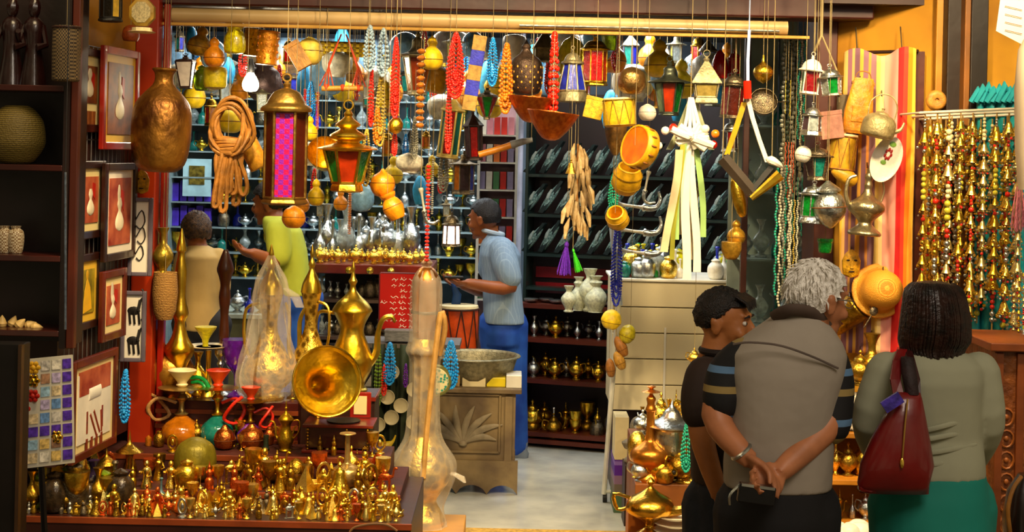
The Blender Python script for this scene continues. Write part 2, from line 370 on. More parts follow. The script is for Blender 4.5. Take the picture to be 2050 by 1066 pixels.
def figurine(mat, k=0):
    def fn(r):
        m = MB()
        if k == 0:      # robed standing figure
            m.lathe(smooth_prof([(.22, 0), (.2, .1), (.13, .4), (.17, .66), (.08, .76)]), 10); m.sph((0, 0, .87), (.1, .1, .13), 8, 6)
            m.tube([(.14, 0, .66), (.22, -.08, .45), (.1, -.16, .42)], .045, 6); m.tube([(-.14, 0, .66), (-.22, -.08, .5), (-.2, -.16, .6)], .045, 6)
        elif k == 1:    # camel
            m.sph((0, 0, .58), (.34, .14, .15)); m.sph((0, 0, .74), (.14, .1, .12)); m.tube(curve([(.28, 0, .58), (.42, 0, .62), (.46, 0, .82), (.5, 0, .93)], 2), [.08, .07, .06, .05, .05, .05, .05], 6); m.sph((.56, 0, .92), (.12, .05, .06), 8, 5)
            for x in (-.22, .22):
                for y in (-.08, .08): m.tube([(x, y, .55), (x * 1.1, y, .28), (x * 1.05, y, 0)], [.06, .04, .045], 6)
            m.box((0, 0, .015), (.8, .3, .03))
        elif k == 2:    # oil lamp
            m.lathe(smooth_prof([(.2, 0), (.18, .06), (.06, .16), (.1, .26), (.32, .42), (.3, .6), (.12, .74), (.03, .84), (.06, .92), (0, 1)]), 12)
            m.tube(curve([(.25, 0, .45), (.45, 0, .5), (.62, 0, .68)], 3), [.12, .1, .08, .07, .06, .055, .05], 6); m.tube(curve([(-.25, 0, .6), (-.5, 0, .65), (-.45, 0, .4), (-.28, 0, .45)], 3), .03, 6)
        elif k == 3:    # small pyramid
            m.lathe([(.5, 0), (.5, .04), (.46, .05), (0, 1)], 4, lobes=0)
        elif k == 4:    # bell
            m.lathe(smooth_prof(V_BELL), 12)
        elif k == 5:    # goblet
            m.lathe(smooth_prof(V_GOBLET), 10)
        elif k == 6:    # arch / ring on foot
            m.tube([(.3 * math.cos(a), 0, .55 + .4 * math.sin(a)) for a in [2 * PI * i / 14 for i in range(14)]], .07, 6, closed=True); m.lathe([(.3, 0), (.28, .06), (.08, .12), (.08, .2)], 10)
            m.sph((0, 0, .55), (.13, .08, .2), 8, 6)
        elif k == 7:    # minaret bottle
            m.lathe(smooth_prof([(.16, 0), (.17, .3), (.1, .42), (.13, .5), (.13, .62), (.06, .7), (.08, .76), (.03, .86), (0, 1)]), 10)
        elif k == 8:    # seated cat like figure with ears
            m.lathe(smooth_prof([(.22, 0), (.26, .12), (.2, .4), (.13, .6)]), 10); m.sph((0, -.05, .76), (.15, .15, .15), 8, 6); m.lathe([(.06, 0), (0, .14)], 5, Matrix.Translation((.09, -.03, .86))); m.lathe([(.06, 0), (0, .14)], 5, Matrix.Translation((-.09, -.03, .86)))
        m.build('figurine', mat, r)
    return fn
def lantern(n=6, met=brassd, panes=(gred,), rb=.3, rt=.3, body=.5, roof='dome', base=.08, inner=None, frame=.022):
    """base, posts, coloured panes and a roof with a ring"""
    def fn(r):
        z0 = base; z1 = base + body; ph = 0 if n == 6 else PI / n
        MB().lathe([(rb * 1.0, 0), (rb * 1.15, .015), (rb * 1.12, base * .6), (rb * .98, base)], n if n < 9 else 20, ph=ph).build('base', met, r)
        fr = MB(); cn = []
        for k in range(n):
            a = 2 * PI * k / n + ph; b0 = Vector((rb * math.cos(a), rb * math.sin(a), z0)); b1 = Vector((rt * math.cos(a), rt * math.sin(a), z1)); cn.append((b0, b1)); fr.tube([b0, b1], frame, 6)
        for i in (0, 1): fr.tube([c[i] for c in cn], frame * .9, 6, closed=True)
        fr.build('frame', met, r)
        for k in range(n):
            a, b = cn[k]; c, d = cn[(k + 1) % n]; q = [a.lerp(c, .06), c.lerp(a, .06), d.lerp(b, .06), b.lerp(d, .06)]; nn = (c - a).cross(b - a).normalized()
            MB().slab([p + Vector((0, 0, 0)) for p in q], -.006, nn).build('pane', panes[k % len(panes)], r, smooth=False)
        h = 1 - z1; R0 = rt * 1.25
        if roof == 'dome': pr = smooth_prof([(R0, 0), (R0, .03), (rt * .98, .06), (rt * .9, h * .3), (rt * .62, h * .52), (rt * .2, h * .62), (rt * .1, h * .68)])
        elif roof == 'cone': pr = [(R0, 0), (R0, .02), (rt * .55, h * .45), (rt * .15, h * .68)]
        elif roof == 'tier': pr = smooth_prof([(R0, 0), (R0, .02), (rt * .5, h * .14), (rt * .75, h * .22), (rt * .75, h * .3), (rt * .35, h * .42), (rt * .55, h * .5), (rt * .25, h * .62), (rt * .1, h * .7)])
        elif roof == 'bell': pr = smooth_prof([(R0 * 1.25, 0), (R0 * 1.2, .02), (rt * .8, h * .14), (rt * .45, h * .3), (rt * .42, h * .52), (rt * .2, h * .62), (rt * .08, h * .68)])
        else: pr = [(rt, 0), (rt, .04), (rt * .3, h * .4), (rt * .3, h * .6)]
        MB().lathe(pr, n if roof in ('cone', 'flat') else 20, X=Matrix.Translation((0, 0, z1)), ph=ph).build('roof', met, r)
        MB().lathe([(rt * .12, z1 + h * .6), (rt * .2, z1 + h * .72), (rt * .08, z1 + h * .8)], 10).build('finial', met, r)
        MB().tube([(rt * .2 * math.cos(a), 0, 1 - h * .1 + h * .1 * math.sin(a)) for a in [2 * PI * i / 12 for i in range(12)]], .01, 6, closed=True).build('ring', met, r)
        if inner: MB().lathe([(rb * .35, z0), (rb * .4, z0 + body * .3), (rb * .25, z0 + body * .7)], 10).build('candle_holder', inner, r)
    return fn
def pierced(met=brassd, shape=None):
    pr = shape or [(.1, 0), (.32, .05), (.4, .2), (.42, .45), (.36, .62), (.16, .74), (.1, .82), (.12, .86), (.04, .94), (0, 1)]
    def fn(r):
        MB().lathe(smooth_prof(pr), 20).build('body', met, r)
        m = MB()
        for i in range(5):
            for k in range(12):
                a = 2 * PI * (k + (i % 2) * .5) / 12; z = .14 + i * .09; q = .405 if z > .15 else .36
                if z > .55: q = .375
                m.sph((q * math.cos(a), q * math.sin(a), z), .025, 6, 4)
        m.build('studs', M('pierced_holes', '#e8a028', .4, 0), r)
    return fn
def sphpt(c, r, z): return Vector((0, 0, 0))
def strand_pts(w, h, n, sag=0, x0=0, y=0):     # a closed hanging loop of width w and height h, top at z = h
    pts = []
    for i in range(n):
        t = 2 * PI * i / n; s = math.sin(t / 2) ** .8
        x = w / 2 * math.sin(t) * (.8 - .32 * math.cos(t)); z = h * (.5 + .5 * math.cos(t)); pts.append(Vector((x0 + x, y + .01 * math.cos(3 * t), z)))
    return pts
def necklace(bead, strands=4, w=.14, bs=.014, gap=1.0, cordm=None, mixes=None):
    """loops of beads of unit height nested in one another"""
    def fn(r):
        ms = [MB() for _ in (mixes or [bead])]; cd = MB()
        for s_ in range(strands):
            f = 1 - .08 * s_ * (1 if strands < 5 else .6); ww = w * (1 - s_ / (strands + .5)) ; y = (s_ % 2) * bs * 1.6 - (s_ // 2) * bs * .6
            L = 2 * f + ww; n = max(8, int(L / (bs * 2 * gap)))
            pts = strand_pts(ww, f, n, y=y)
            for i, p in enumerate(pts):
                p = p + Vector((0, 0, 1 - f)); ms[i % len(ms)].sph(p, bs * (1 + .12 * ((i * 7) % 3 - 1)), 8, 5)
            cd.tube([p + Vector((0, 0, 1 - f)) for p in pts], bs * .2, 4, closed=True)
        for m, mt in zip(ms, mixes or [bead]): m.build('beads', mt, r)
        cd.build('string', cordm or WSTR, r)
    return fn
def chain_beads(bead, n=12, r0=.035, sx=1, alt=None):
    def fn(r):
        a = MB(); b = MB()
        for i in range(n):
            z = (i + .5) / n; (b if alt and i % 3 == 0 else a).sph((0, 0, z), (r0 * sx, r0 * sx, .42 / n if r0 > .3 / n else r0), 10, 6)
        a.build('beads', bead, r); MB().tube([(0, 0, 0), (0, 0, 1)], r0 * .12, 5).build('string', WSTR, r)
        if alt: b.build('spacer_beads', alt, r)
    return fn
def gourd(mat, prof=None, lobes=0, band=None):
    pr = prof or [(0, 0), (.2, .01), (.36, .12), (.42, .3), (.36, .5), (.2, .64), (.16, .7), (.2, .8), (.14, .92), (.05, .97), (.03, 1)]
    def fn(r):
        MB().lathe(smooth_prof(pr), 20, lobes=lobes, depth=.06).build('body', mat, r)
        m = MB()
        zs = (.3,)
        q = max(p[0] for p in pr)
        zq = [p[1] for p in pr if p[0] == q][0]
        m.tube([(q * 1.0 * math.cos(a), q * math.sin(a), zq) for a in [2 * PI * i / 24 for i in range(24)]], .012, 5, closed=True)
        m.build('cord_band', band or M('band_brown', '#6a3a10', .7), r)
    return fn
def drum(shell=gourd_o, skin=cream, lace=black, flare=.8, r0=.42):
    def fn(r):
        MB().lathe(smooth_prof([(r0 * .9, .02), (r0, .1), (r0 * 1.04, .5), (r0, .9), (r0 * .95, .98)]), 22).build('shell', shell, r)
        MB().lathe([(r0 * .98, .93), (r0 * 1.02, .95), (r0 * 1.0, 1.0), (0, 1.005)], 22).build('skin', skin, r)
        m = MB(); k = 9
        for i in range(k):
            a = 2 * PI * i / k; b = 2 * PI * (i + .5) / k; c = 2 * PI * (i + 1) / k; q = r0 * 1.06
            m.tube([(q * math.cos(a), q * math.sin(a), .93), (q * math.cos(b), q * math.sin(b), .08)], .014, 5); m.tube([(q * math.cos(b), q * math.sin(b), .08), (q * math.cos(c), q * math.sin(c), .93)], .014, 5)
        for z in (.08, .93): m.tube([(r0 * 1.04 * math.cos(a), r0 * 1.04 * math.sin(a), z) for a in [2 * PI * i / 20 for i in range(20)]], .02, 5, closed=True)
        m.build('lacing', lace, r)
    return fn
def can(mat, holes, r0=.34):
    def fn(r):
        MB().lathe([(r0, 0), (r0 * 1.06, .02), (r0, .05), (r0 * .97, .5), (r0, .95), (r0 * 1.08, .97), (r0 * 1.05, 1), (r0 * .9, 1), (r0 * .9, .9), (0, .88)], 20).build('body', mat, r)
        m = MB()
        for i in range(4):
            for k in range(12):
                a = 2 * PI * (k + .5 * (i % 2)) / 12; m.sph((r0 * .985 * math.cos(a), r0 * .985 * math.sin(a), .2 + .2 * i), (.03, .03, .05), 6, 4)
        m.build('piercing', holes, r)
    return fn
def basket(mat=wicker, prof=None):
    pr = prof or [(.3, 0), (.42, .15), (.46, .45), (.4, .75), (.3, .95), (.31, 1), (.27, 1), (.36, .7), (0, .1)]
    def fn(r): MB().lathe(pr, 24).build('body', mat, r)
    return fn
def kettle(met=tin):
    def fn(r):
        MB().lathe(smooth_prof([(.36, 0), (.42, .04), (.43, .2), (.4, .38), (.28, .5), (.18, .52)]), 20).build('body', met, r)
        MB().lathe(smooth_prof([(.19, .52), (.15, .57), (.05, .6), (.03, .63), (.05, .66), (0, .68)]), 16).build('lid', met, r)
        MB().tube(curve([(.38, 0, .2), (.55, 0, .3), (.6, 0, .48)]), [.07, .06, .055, .05, .045, .04, .035, .03, .03], 8).build('spout', met, r)
        MB().tube(curve([(-.33, 0, .42), (-.36, 0, .75), (-.15, 0, .97), (.15, 0, .97), (.34, 0, .75), (.32, 0, .42)]), .018, 7).build('handle', met, r)
    return fn
def dagger(met=silver):
    def fn(r):
        p = curve([(0, 0, .34), (.0, 0, .18), (.06, 0, .05), (.22, 0, 0), (.4, 0, .06)]); n = len(p)
        MB().tube(p, [.075 - .045 * i / n for i in range(n)], 10, flat=.5).build('sheath', met, r)
        MB().lathe(smooth_prof([(.075, .34), (.08, .37), (.04, .42), (.035, .7), (.05, .85), (.08, .94), (.07, 1)]), 12).build('hilt', M('hilt_horn', '#b9b3a0', .35, .3), r)
        MB().lathe([(.085, .32), (.09, .34), (.085, .37)], 12).build('guard', met, r)
    return fn
def tassel(m, n=14):
    def fn(r):
        MB().sph((0, 0, .88), (.07, .07, .09), 10, 7).build('knot', m, r)
        b = MB(); q = random.Random(5)
        for i in range(n * 3):
            a = q.random() * 2 * PI; d = q.random() ** .5 * .22; b.tube([(.03 * math.cos(a), .03 * math.sin(a), .84), (d * .7 * math.cos(a), d * .7 * math.sin(a), .4), (d * math.cos(a), d * math.sin(a), q.random() * .08)], .014, 4)
        b.build('threads', m, r)
        MB().tube([(0, 0, .9), (0, 0, 1)], .012, 5).build('loop', m, r)
    return fn
def bowl(met=copper):
    def fn(r):
        MB().lathe(smooth_prof([(0, 0), (.5, .08), (1.1, .5), (1.5, .95), (1.56, 1), (1.48, 1), (1.0, .5), (.4, .2), (0, .16)]), 28).build('body', met, r)
    return fn
def shoe():
    def fn(r):
        leaf = M('slipper_teal', '#3c6460', .35, 0, .5, 30, .5, col2='#a8c4ba')
        m = MB(); rings = []
        for i in range(9):
            t = i / 8; z = .08 + t * .9; x = -.25 + t * .52; w = .16 * math.sin(PI * min(1, t * .85 + .15)) ** .7 + .01; m_ = (Vector((x, 0, z)), w * .75, w * .55)
            rings.append(m_)
        m.loft([(c, a, b) for c, a, b in rings], 12).build('upper', leaf, r)
        MB().slab([(-.33, -.08, .06), (-.2, -.08, .03), (.34, -.08, .97), (.27, -.08, 1.0)], .16, (0, 1, 0)).build('sole', M('slipper_sole', '#11201f', .5), r)
        MB().loft([((-.05, -.15, .46), .045, .02), ((.0, -.16, .6), .05, .02), ((.07, -.15, .74), .03, .02)], 8).build('embroidery', M('shoe_thread', '#a9b6ae', .4, .5), r)
    return fn
def bulb_fn(r):
    MB().lathe(smooth_prof([(0, 0), (.2, .04), (.27, .22), (.2, .42), (.11, .55), (.1, .62)]), 16).build('glass', M('bulb_lit', '#fff4c8', .3, emit='#fff0c0', estr=25, bump=0), r)
    MB().lathe([(.11, .58), (.12, .6), (.12, .8), (.09, .84), (.07, 1.0)], 12).build('socket', black, r)
def flower_pot(r): pass
def painted_box(mat, d=.6):
    def fn(r):
        MB().box((0, 0, .42), (1.0, d, .84)).build('body', mat, r, smooth=False, bevel=.02)
        MB().box((0, 0, .92), (1.04, d * 1.04, .16)).build('lid', mat, r, smooth=False, bevel=.02)
    return fn
# ================= inside the shop: furniture =================
shelfm = M('shelf_dark_red', '#4a120c', .4, 0, .3, 3, .1)
def shelf_unit(name, label, a, ang, length, depth, boards, top, backmat, boardmat, sides=True, th=.025, cat='shelves'):
    """open shelving: a=(x,y) front left corner, turned by -ang, boards = list of heights of the board tops"""
    r = empty(name, (a[0], a[1], 0), label, cat); r.rotation_euler = (0, 0, -ang)
    MB().box((length / 2, depth - .01, top / 2), (length, .02, top)).build('back_panel', backmat, r, smooth=False)
    for z in boards: MB().box((length / 2, depth / 2, z - th / 2), (length - .04, depth - .02, th)).build('shelf', boardmat, r, smooth=False)
    if sides:
        for x in (.01, length - .01): MB().box((x, depth / 2, top / 2), (.02, depth, top)).build('side_panel', boardmat, r, smooth=False)
    return r
# --- right: slipper wall above, dark shelves of brass below
SA = (XZ(1036, 10.35, 1.2), 10.35); SANG = math.radians(17)
def SP(s, d, z): return (SA[0] + s * math.cos(SANG) + d * math.sin(SANG), SA[1] - s * math.sin(SANG) + d * math.cos(SANG), z)
def spz(py, s=.05):
    x, y, _ = SP(s, 0, 0); u = (x / y); # solve z for a row
    # v from py ; Z = u' sr + v cr with X = u' cr - v sr
    v = -(py - HY) / F; uu = (u + v * sr) / cr
    return HC + (uu * sr + v * cr) * y
lowb = [spz(p) for p in (608, 676, 758, 864)]; upb = [spz(p) for p in (510, 430, 349)]
shelf_unit('display_shelves', 'dark wooden shelves packed with small brass wares right of the man in jeans', SA, SANG, 1.9, .34, [.06] + lowb, lowb[0], darkwood, M('shelf_brown', '#57200f', .4, 0, .3, 3, .1), th=.03)
r = shelf_unit('slipper_rack', 'dark green backed rack of pointed slippers above the brass shelves', SP(0, .14, 0)[:2], SANG, 1.9, .2, upb + [spz(520) - .2], 2.45, M('rack_back', '#23110f', .5, 0, .3, 2, .1), M('rack_board', '#1c2b26', .3, 0, .3, 3, .05), th=.02)
for z in (lowb[0] + .09, lowb[0] + .2):
    MB().box((.95, .16, z), (1.8, .03, .075)).build('red_drawer_front', M('drawer_red', '#7a0f10', .3), r, smooth=False)
# slippers standing on their heels
n = 0
for ri, z in enumerate(upb):
    for k in range(15):
        s_ = .06 + k * .118
        x, y, _ = SP(s_, .19, z); n += 1
        inst('slipper', shoe(), 'slipper', (x, y, z), (.27, .3, .215 + .012 * ((k * 5) % 3)), (0, 0, R.uniform(-.3, .05) - SANG), 'teal pointed slipper standing among its like on the %s board of the rack' % ('lowest', 'middle', 'top')[ri], 'slipper', 'slippers on the %s board' % ('lowest', 'middle', 'top')[ri])
# brass wares on the dark shelves
minis = [('teapot', teapot, brass), ('teapot', teapot, brassd), ('teapot', teapot, silver), ('goblet', lambda m: vase(m, V_GOBLET, 12), brass), ('ewer', lambda m: dallah(m, seg=12), brass), ('vase', lambda m: vase(m, None, 12), silver), ('bottle', lambda m: vase(m, V_BOTTLE, 12), silver), ('candlestick', lambda m: vase(m, V_CANDLE, 12), gold), ('jar', lambda m: vase(m, V_JAR, 12), pewter), ('bottle', lambda m: vase(m, V_BOTTLE, 12), gblue), ('bottle', lambda m: vase(m, V_BOTTLE, 12), gteal), ('vase', lambda m: vase(m, None, 12), gclear)]
METN = {brass.name: 'brass', brassd.name: 'dark brass', silver.name: 'silver', gold.name: 'gilt', pewter.name: 'pewter', gblue.name: 'blue glass', gteal.name: 'teal glass', gclear.name: 'clear glass', copper.name: 'copper'}
def mini(i, loc, h, where, group, rz=None, w=1):
    k, f, m = minis[i]
    return inst('mini_%d' % i, f(m), k, loc, (h * w, h * w, h), (0, 0, R.uniform(0, 6.28) if rz is None else rz), '%s %s %s' % (METN[m.name], k, where), k, group + ', %s %ss' % (METN[m.name], k))
rows = [('second shelf from the top', lowb[1], (0, 2, 0, 5), .15), ('third shelf', lowb[2], (0, 2, 1, 0), .16), ('fourth shelf', lowb[3], (3, 4, 5, 6, 7, 0), .2), ('bottom board', .06, (1, 8, 3), .17)]
for nm, z, ks, h in rows:
    for j in range(2):
        for k in range(11 + 2 * j):
            s_ = .1 + k * .155 + .05 * j; x, y, _ = SP(s_, .1 + .13 * j, z)
            if s_ > 1.76: continue
            hh = h * R.uniform(.75, 1.1)
            mini(R.choice(ks), (x, y, z), hh, 'on the %s of the dark shelves' % nm, 'wares on the %s' % nm, w=.9)
for k in range(10):     # silver trays and bundles on the top board
    x, y, _ = SP(.08 + k * .09, .08 + .06 * (k % 2), lowb[0])
    puts('tray_low', L_([(.3, 0), (1.5, .5), (1.7, 1)], 'body', silver), 'silver_dish', 0, y, lowb[0], .03, 'small silver dish lying on the counter board under the slippers', 'dish', group='silver dishes under the slippers').location = (x, y, lowb[0])
# --- cream ribbed stand
wy = 8.92; a = XZ(1226, wy, 1.0); b = XZ(1600, wy, 1.0); zt = P(1260, 563, wy).z; zb = P(1230, 822, wy).z
creampan = M('panel_cream', '#d9cba4', .45, 0, .08, 2, .05)
r = wroot('display_stand', (a, wy, 0), 'cream metal display stand with ribbed side panels behind the young man', 'stand')
m = MB(); n = 5
for i in range(n):
    z0 = zb + (zt - zb) * i / n; z1 = zb + (zt - zb) * (i + 1) / n
    m.box(((a + b) / 2, wy + .02, (z0 + z1) / 2), (b - a, .035, (z1 - z0) - .006))
m.build('front_panel', creampan, r, smooth=False, bevel=.004)
MB().box(((a + b) / 2, wy + .3, (zt + zb) / 2), (b - a - .01, .52, zt - zb - .02)).build('body', creampan, r, smooth=False)
MB().box(((a + b) / 2, wy + .28, zt + .008), (b - a + .02, .6, .016)).build('top', white, r, smooth=False, bevel=.004)
MB().box(((a + b) / 2, wy + .35, zb / 2), (b - a - .05, .4, zb)).build('plinth', darkwood, r, smooth=False)
MB().box((XZ(1330, wy, .8), wy - .005, (zt + zb) / 2 - .1), (.012, .012, (zt - zb) * .55)).build('upright', white, r, smooth=False)
# --- white rolling rail with castors
ry = 8.75; p0 = P(1226, 450, ry); p1 = P(1212, 985, ry)
r = wroot('rolling_rail', (p1.x, ry, 0), 'slim white rolling rail with small castors beside the cream stand', 'rail')
MB().tube([p0 + Vector((0, 0, .0)), P(1240, 612, ry)], .02, 10).build('upper_post', M('rail_blue_white', '#b7c4cf', .4), r)
MB().tube([P(1238, 612, ry), P(1209, 990, ry)], .015, 8).build('pole', M('rail_white', '#cfcdbf', .4), r)
MB().tube([P(1211, 985, ry), P(1211, 985, ry) + Vector((.5, .05, 0))], .011, 8).build('foot_bar', M('rail_white'), r)
for q in (P(1211, 994, ry), P(1232, 1003, ry - .12)):
    MB().lathe([(0, -.012), (.024, -.012), (.024, .012), (0, .012)], 14, X=Matrix.Translation((q.x, q.y, .026)) @ Matrix.Rotation(PI / 2, 4, 'Y')).build('castor', black, r)
# --- carved chest with scalloped foot
cy = 8.9; x0 = XZ(735, cy, .3); x1 = XZ(1034, cy, .3); zt = P(950, 778, cy).z
chestm = M('chest_grey_brown', '#62503a', .6, 0, .35, 5, .5, col2='#88734e')
r = wroot('carved_chest', ((x0 + x1) / 2, cy, 0), 'grey brown carved wooden chest with scalloped foot in front of the man in jeans', 'chest')
z1 = P(950, 925, cy).z; dp = .41
MB().box(((x0 + x1) / 2, cy + dp / 2, (zt + z1) / 2), (x1 - x0 - .02, dp - .02, zt - z1)).build('body', chestm, r, smooth=False)
MB().box(((x0 + x1) / 2, cy + dp / 2, zt - .012), (x1 - x0 + .05, dp + .05, .03)).build('lid', chestm, r, smooth=False, bevel=.006)
pts = [(x0, cy - .012, z1)]
pts = [(x1 + .01, cy - .014, z1 + .01), (x0 - .01, cy - .014, z1 + .01), (x0 - .01, cy - .014, 0)]
n = 5; ww = (x1 - x0 + .02) / n
for i in range(n):
    for t in range(1, 8): pts.append((x0 - .01 + ww * (i + t / 8), cy - .014, .055 * math.sin(PI * t / 8) ** .6))
    pts.append((x0 - .01 + ww * (i + 1), cy - .014, 0))
MB().slab(pts, .03).build('skirt', chestm, r, smooth=False)
for x in (x0 + .03, x1 - .03): MB().box((x, cy + dp - .04, z1 / 2), (.05, .05, z1)).build('foot', chestm, r, smooth=False)
fx0 = XZ(868, cy, .4); fx1 = XZ(1000, cy, .4); fz0 = P(930, 905, cy).z; fz1 = P(930, 790, cy).z
m = MB()
for (u0, v0, u1, v1) in ((fx0, fz0, fx1, fz0), (fx0, fz1, fx1, fz1), (fx0, fz0, fx0, fz1), (fx1, fz0, fx1, fz1)): m.tube([(u0, cy - .0, v0), (u1, cy - .0, v1)], .009, 6)
m.build('panel_moulding', chestm, r)
m = MB(); ccx = (fx0 + fx1) / 2 - .02; ccz = fz0 + .05
for i, an in enumerate((8, 30, 52, 76, 100, 124, 148, 170)):   # carved leaf spray
    A = math.radians(an); L = .27 if 20 < an < 160 else .2
    dx, dz = math.cos(A), math.sin(A) * .85 ; q = [Vector((ccx + dx * L * t + .02 * math.sin(PI * t) * (-dz), cy - .004, ccz + dz * L * t + .03 * math.sin(PI * t) * abs(dx))) for t in (0, .2, .4, .6, .8, 1)]
    m.tube(q, [.006, .014, .02, .02, .014, .003], 8, flat=.4)
m.sph((ccx, cy - .004, ccz), (.025, .012, .02)); m.build('carved_leaves', M('carving_light', '#8a7c62', .55, 0, .3, 10, .3), r)
for x in (x0 + .05, x1 - .05): MB().box((x, cy - .006, (zt + z1) / 2 - .02), (.045, .012, zt - z1 - .05)).build('corner_post', chestm, r, smooth=False, bevel=.003)
# parcels and basin on the chest
pz = zt + .003
def boxthing(name, px0, px1, z, h, Y, d, mat, label, cat, group=None, rz=0, lid=None):
    a = XZ(px0, Y, z); b = XZ(px1, Y, z); r = empty(name, ((a + b) / 2, Y + d / 2, z), label, cat, group); r.rotation_euler[2] = math.radians(rz)
    MB().box((0, 0, h / 2), (b - a, d, h)).build('body', mat, r, smooth=False, bevel=min(.004, h / 6))
    if lid: MB().box((0, 0, h), ((b - a) * 1.03, d * 1.03, h * .2)).build('lid', lid, r, smooth=False, bevel=.002)
    return r
boxthing('cloth_stack', 925, 972, pz, .075, cy + .03, .2, cream, 'pale folded cloth stack on the carved chest lid', 'cloth')
boxthing('yellow_packet', 974, 1012, pz, .055, cy + .05, .16, M('packet_yellow', '#e2cc22', .4), 'yellow packet lying on the carved chest', 'packet')
boxthing('white_packet', 1013, 1044, pz, .075, cy + .02, .2, white, 'white packet at the right end of the carved chest', 'packet')
boxthing('pale_carton', 860, 920, pz, .07, cy + .03, .2, M('carton_tan', '#c9a468', .6), 'tan carton on the carved chest behind the blue beads', 'carton')
puts('basin', L_([(.9, 0), (1.3, .1), (1.55, .85), (1.7, .95), (1.62, 1), (1.5, .9), (1.2, .2), (0, .15)], 'body', tin, 26), 'metal_basin', 950, cy + .25, pz, .165, 'large round metal basin on the carved chest', 'basin')
# --- dark green cloth stall with pale round boards left of the chest
r = wroot('draped_table', (x0 - .05, 8.6, 0), 'low table draped in dark green cloth behind the wrapped hookah', 'table')
ax = XZ(742, 8.55, .5); bx = XZ(868, 8.55, .5); tz = P(800, 690, 8.55).z
m = MB(); n = 40; vs = []; fs = []
for i in range(n + 1):
    t = i / n; x = ax + (bx - ax) * t; y = 8.52 + .025 * math.sin(t * 34) + .01 * math.sin(t * 71)
    for j, z in enumerate((0.01, tz * .5, tz)): vs.append((x, y + (.02 if j < 2 else .04) * 0 + (.03 if j == 2 else 0), z))
for i in range(n):
    for j in range(2): fs.append((i * 3 + j, i * 3 + 3 + j, i * 3 + 4 + j, i * 3 + 1 + j))
m.add(vs, fs); o = m.build('drape', M('drape_green', '#1f2a14', .8, 0, .3, 4, .3), r); sd = o.modifiers.new('t', 'SOLIDIFY'); sd.thickness = .01
MB().box(((ax + bx) / 2, 8.72, tz - .01), (bx - ax + .28, .34, .025)).build('tabletop', M('table_grey', '#57504a', .5), r, smooth=False)
for x in (ax + .02, bx - .02):
    for y in (8.6, 8.86): MB().box((x, y, tz / 2 - .012), (.03, .03, tz - .024)).build('leg', darkwood, r, smooth=False)
for i, (px, py) in enumerate(((785, 745), (803, 812), (784, 836), (776, 795), (757, 850), (829, 780), (828, 845))):
    q = P(px, py, 8.47); rr = empty('pale_disc', q, ('white', 'pale', 'small white', 'cream', 'ivory', 'light', 'chalky')[i] + ' round plate hanging on the green drape ' + ('top left', 'in the middle', 'lower left', 'far left', 'at the bottom left', 'beside the hookah neck', 'beside the hookah belly')[i], 'plate')
    MB().lathe(smooth_prof([(0, 0), (.03, .0), (.042, .012), (.04, .016), (.028, .008), (0, .006)]), 20, X=Matrix.Rotation(PI / 2, 4, 'X')).build('dish', M('disc_ivory', '#b5ab88', .5), rr)
# --- middle counter with gold wares, red price board, grey scales, orange drum
my = 9.35; a = XZ(632, my, 1.2); b = XZ(860, my, 1.2); zt = P(740, 530, my).z
r = wroot('glass_counter', ((a + b) / 2, my, 0), 'dark glass fronted counter with a red brown top under the gold wares', 'counter')
MB().box(((a + b) / 2, my + .25, zt - .03), (b - a + .04, .55, .06)).build('top', redwood, r, smooth=False, bevel=.006)
MB().box(((a + b) / 2, my + .48, (zt - .06) / 2), (b - a, .03, zt - .06)).build('back_panel', M('counter_dark', '#1d1714', .5), r, smooth=False)
zs = [P(740, y, my).z for y in (605, 680)]
for z in zs: MB().box(((a + b) / 2, my + .25, z), (b - a - .02, .46, .02)).build('shelf', M('counter_shelf', '#4b3a30', .4), r, smooth=False)
MB().box(((a + b) / 2, my + .25, zs[1] / 2 - .02), (b - a, .5, zs[1] - .02)).build('plinth', M('counter_dark'), r, smooth=False)
for x in (a, b): MB().box((x, my + .02, (zt - .06) / 2), (.03, .03, zt - .06)).build('corner_post', redwood, r, smooth=False)
for i in range(3): MB().lathe(smooth_prof([(.012, 0), (.022, .01), (0, .02)]), 12, X=Matrix.Translation((XZ(700 + 42 * i, my, zt), my - .027, zt - .035)) @ Matrix.Rotation(PI / 2, 4, 'X')).build('knob', gold, r)
for k in range(18):
    puts('goldpile', teapot(gold), 'gilt_teapot', 640 + k * 12, my + .08 + .1 * (k % 3), zt + .001, R.uniform(.07, .12), 'small gilt teapot in the row on the red brown counter top', 'teapot', group='gilt teapots on the counter', rz=R.uniform(0, 360))
for k in range(16):
    mini(R.choice((2, 5, 6, 11, 6)), (XZ(640 + k * 13, my + .4, zt), my + .38 + .05 * (k % 2), zt + .001), R.uniform(.22, .36), 'tall among the silver glass behind the gilt teapots', 'silver and glass on the counter', w=.8)
for j, z in enumerate(zs):
    for k in range(13):
        mini(R.choice((2, 5, 11, 8)), (XZ(644 + k * 16, my + .15, z), my + .14 + .05 * (k % 2), z + .011), R.uniform(.08, .14), 'inside the dark counter on its %s shelf' % ('upper', 'lower')[j], 'wares in the counter %s shelf' % ('upper', 'lower')[j], w=.9)
y = 8.72; q0 = P(762, 548, y); q1 = P(835, 660, y)
r = wroot('price_board', ((q0.x + q1.x) / 2, y, q1.z), 'red board lettered in white script standing left of the wrapped hookah', 'sign')
MB().box(((q0.x + q1.x) / 2, y, (q0.z + q1.z) / 2), (q1.x - q0.x, .02, q0.z - q1.z)).build('board', M('board_red', '#b3120c', .35, 0, .1, 3, .05), r, smooth=False)
m = MB(); W = q1.x - q0.x; q = random.Random(3)
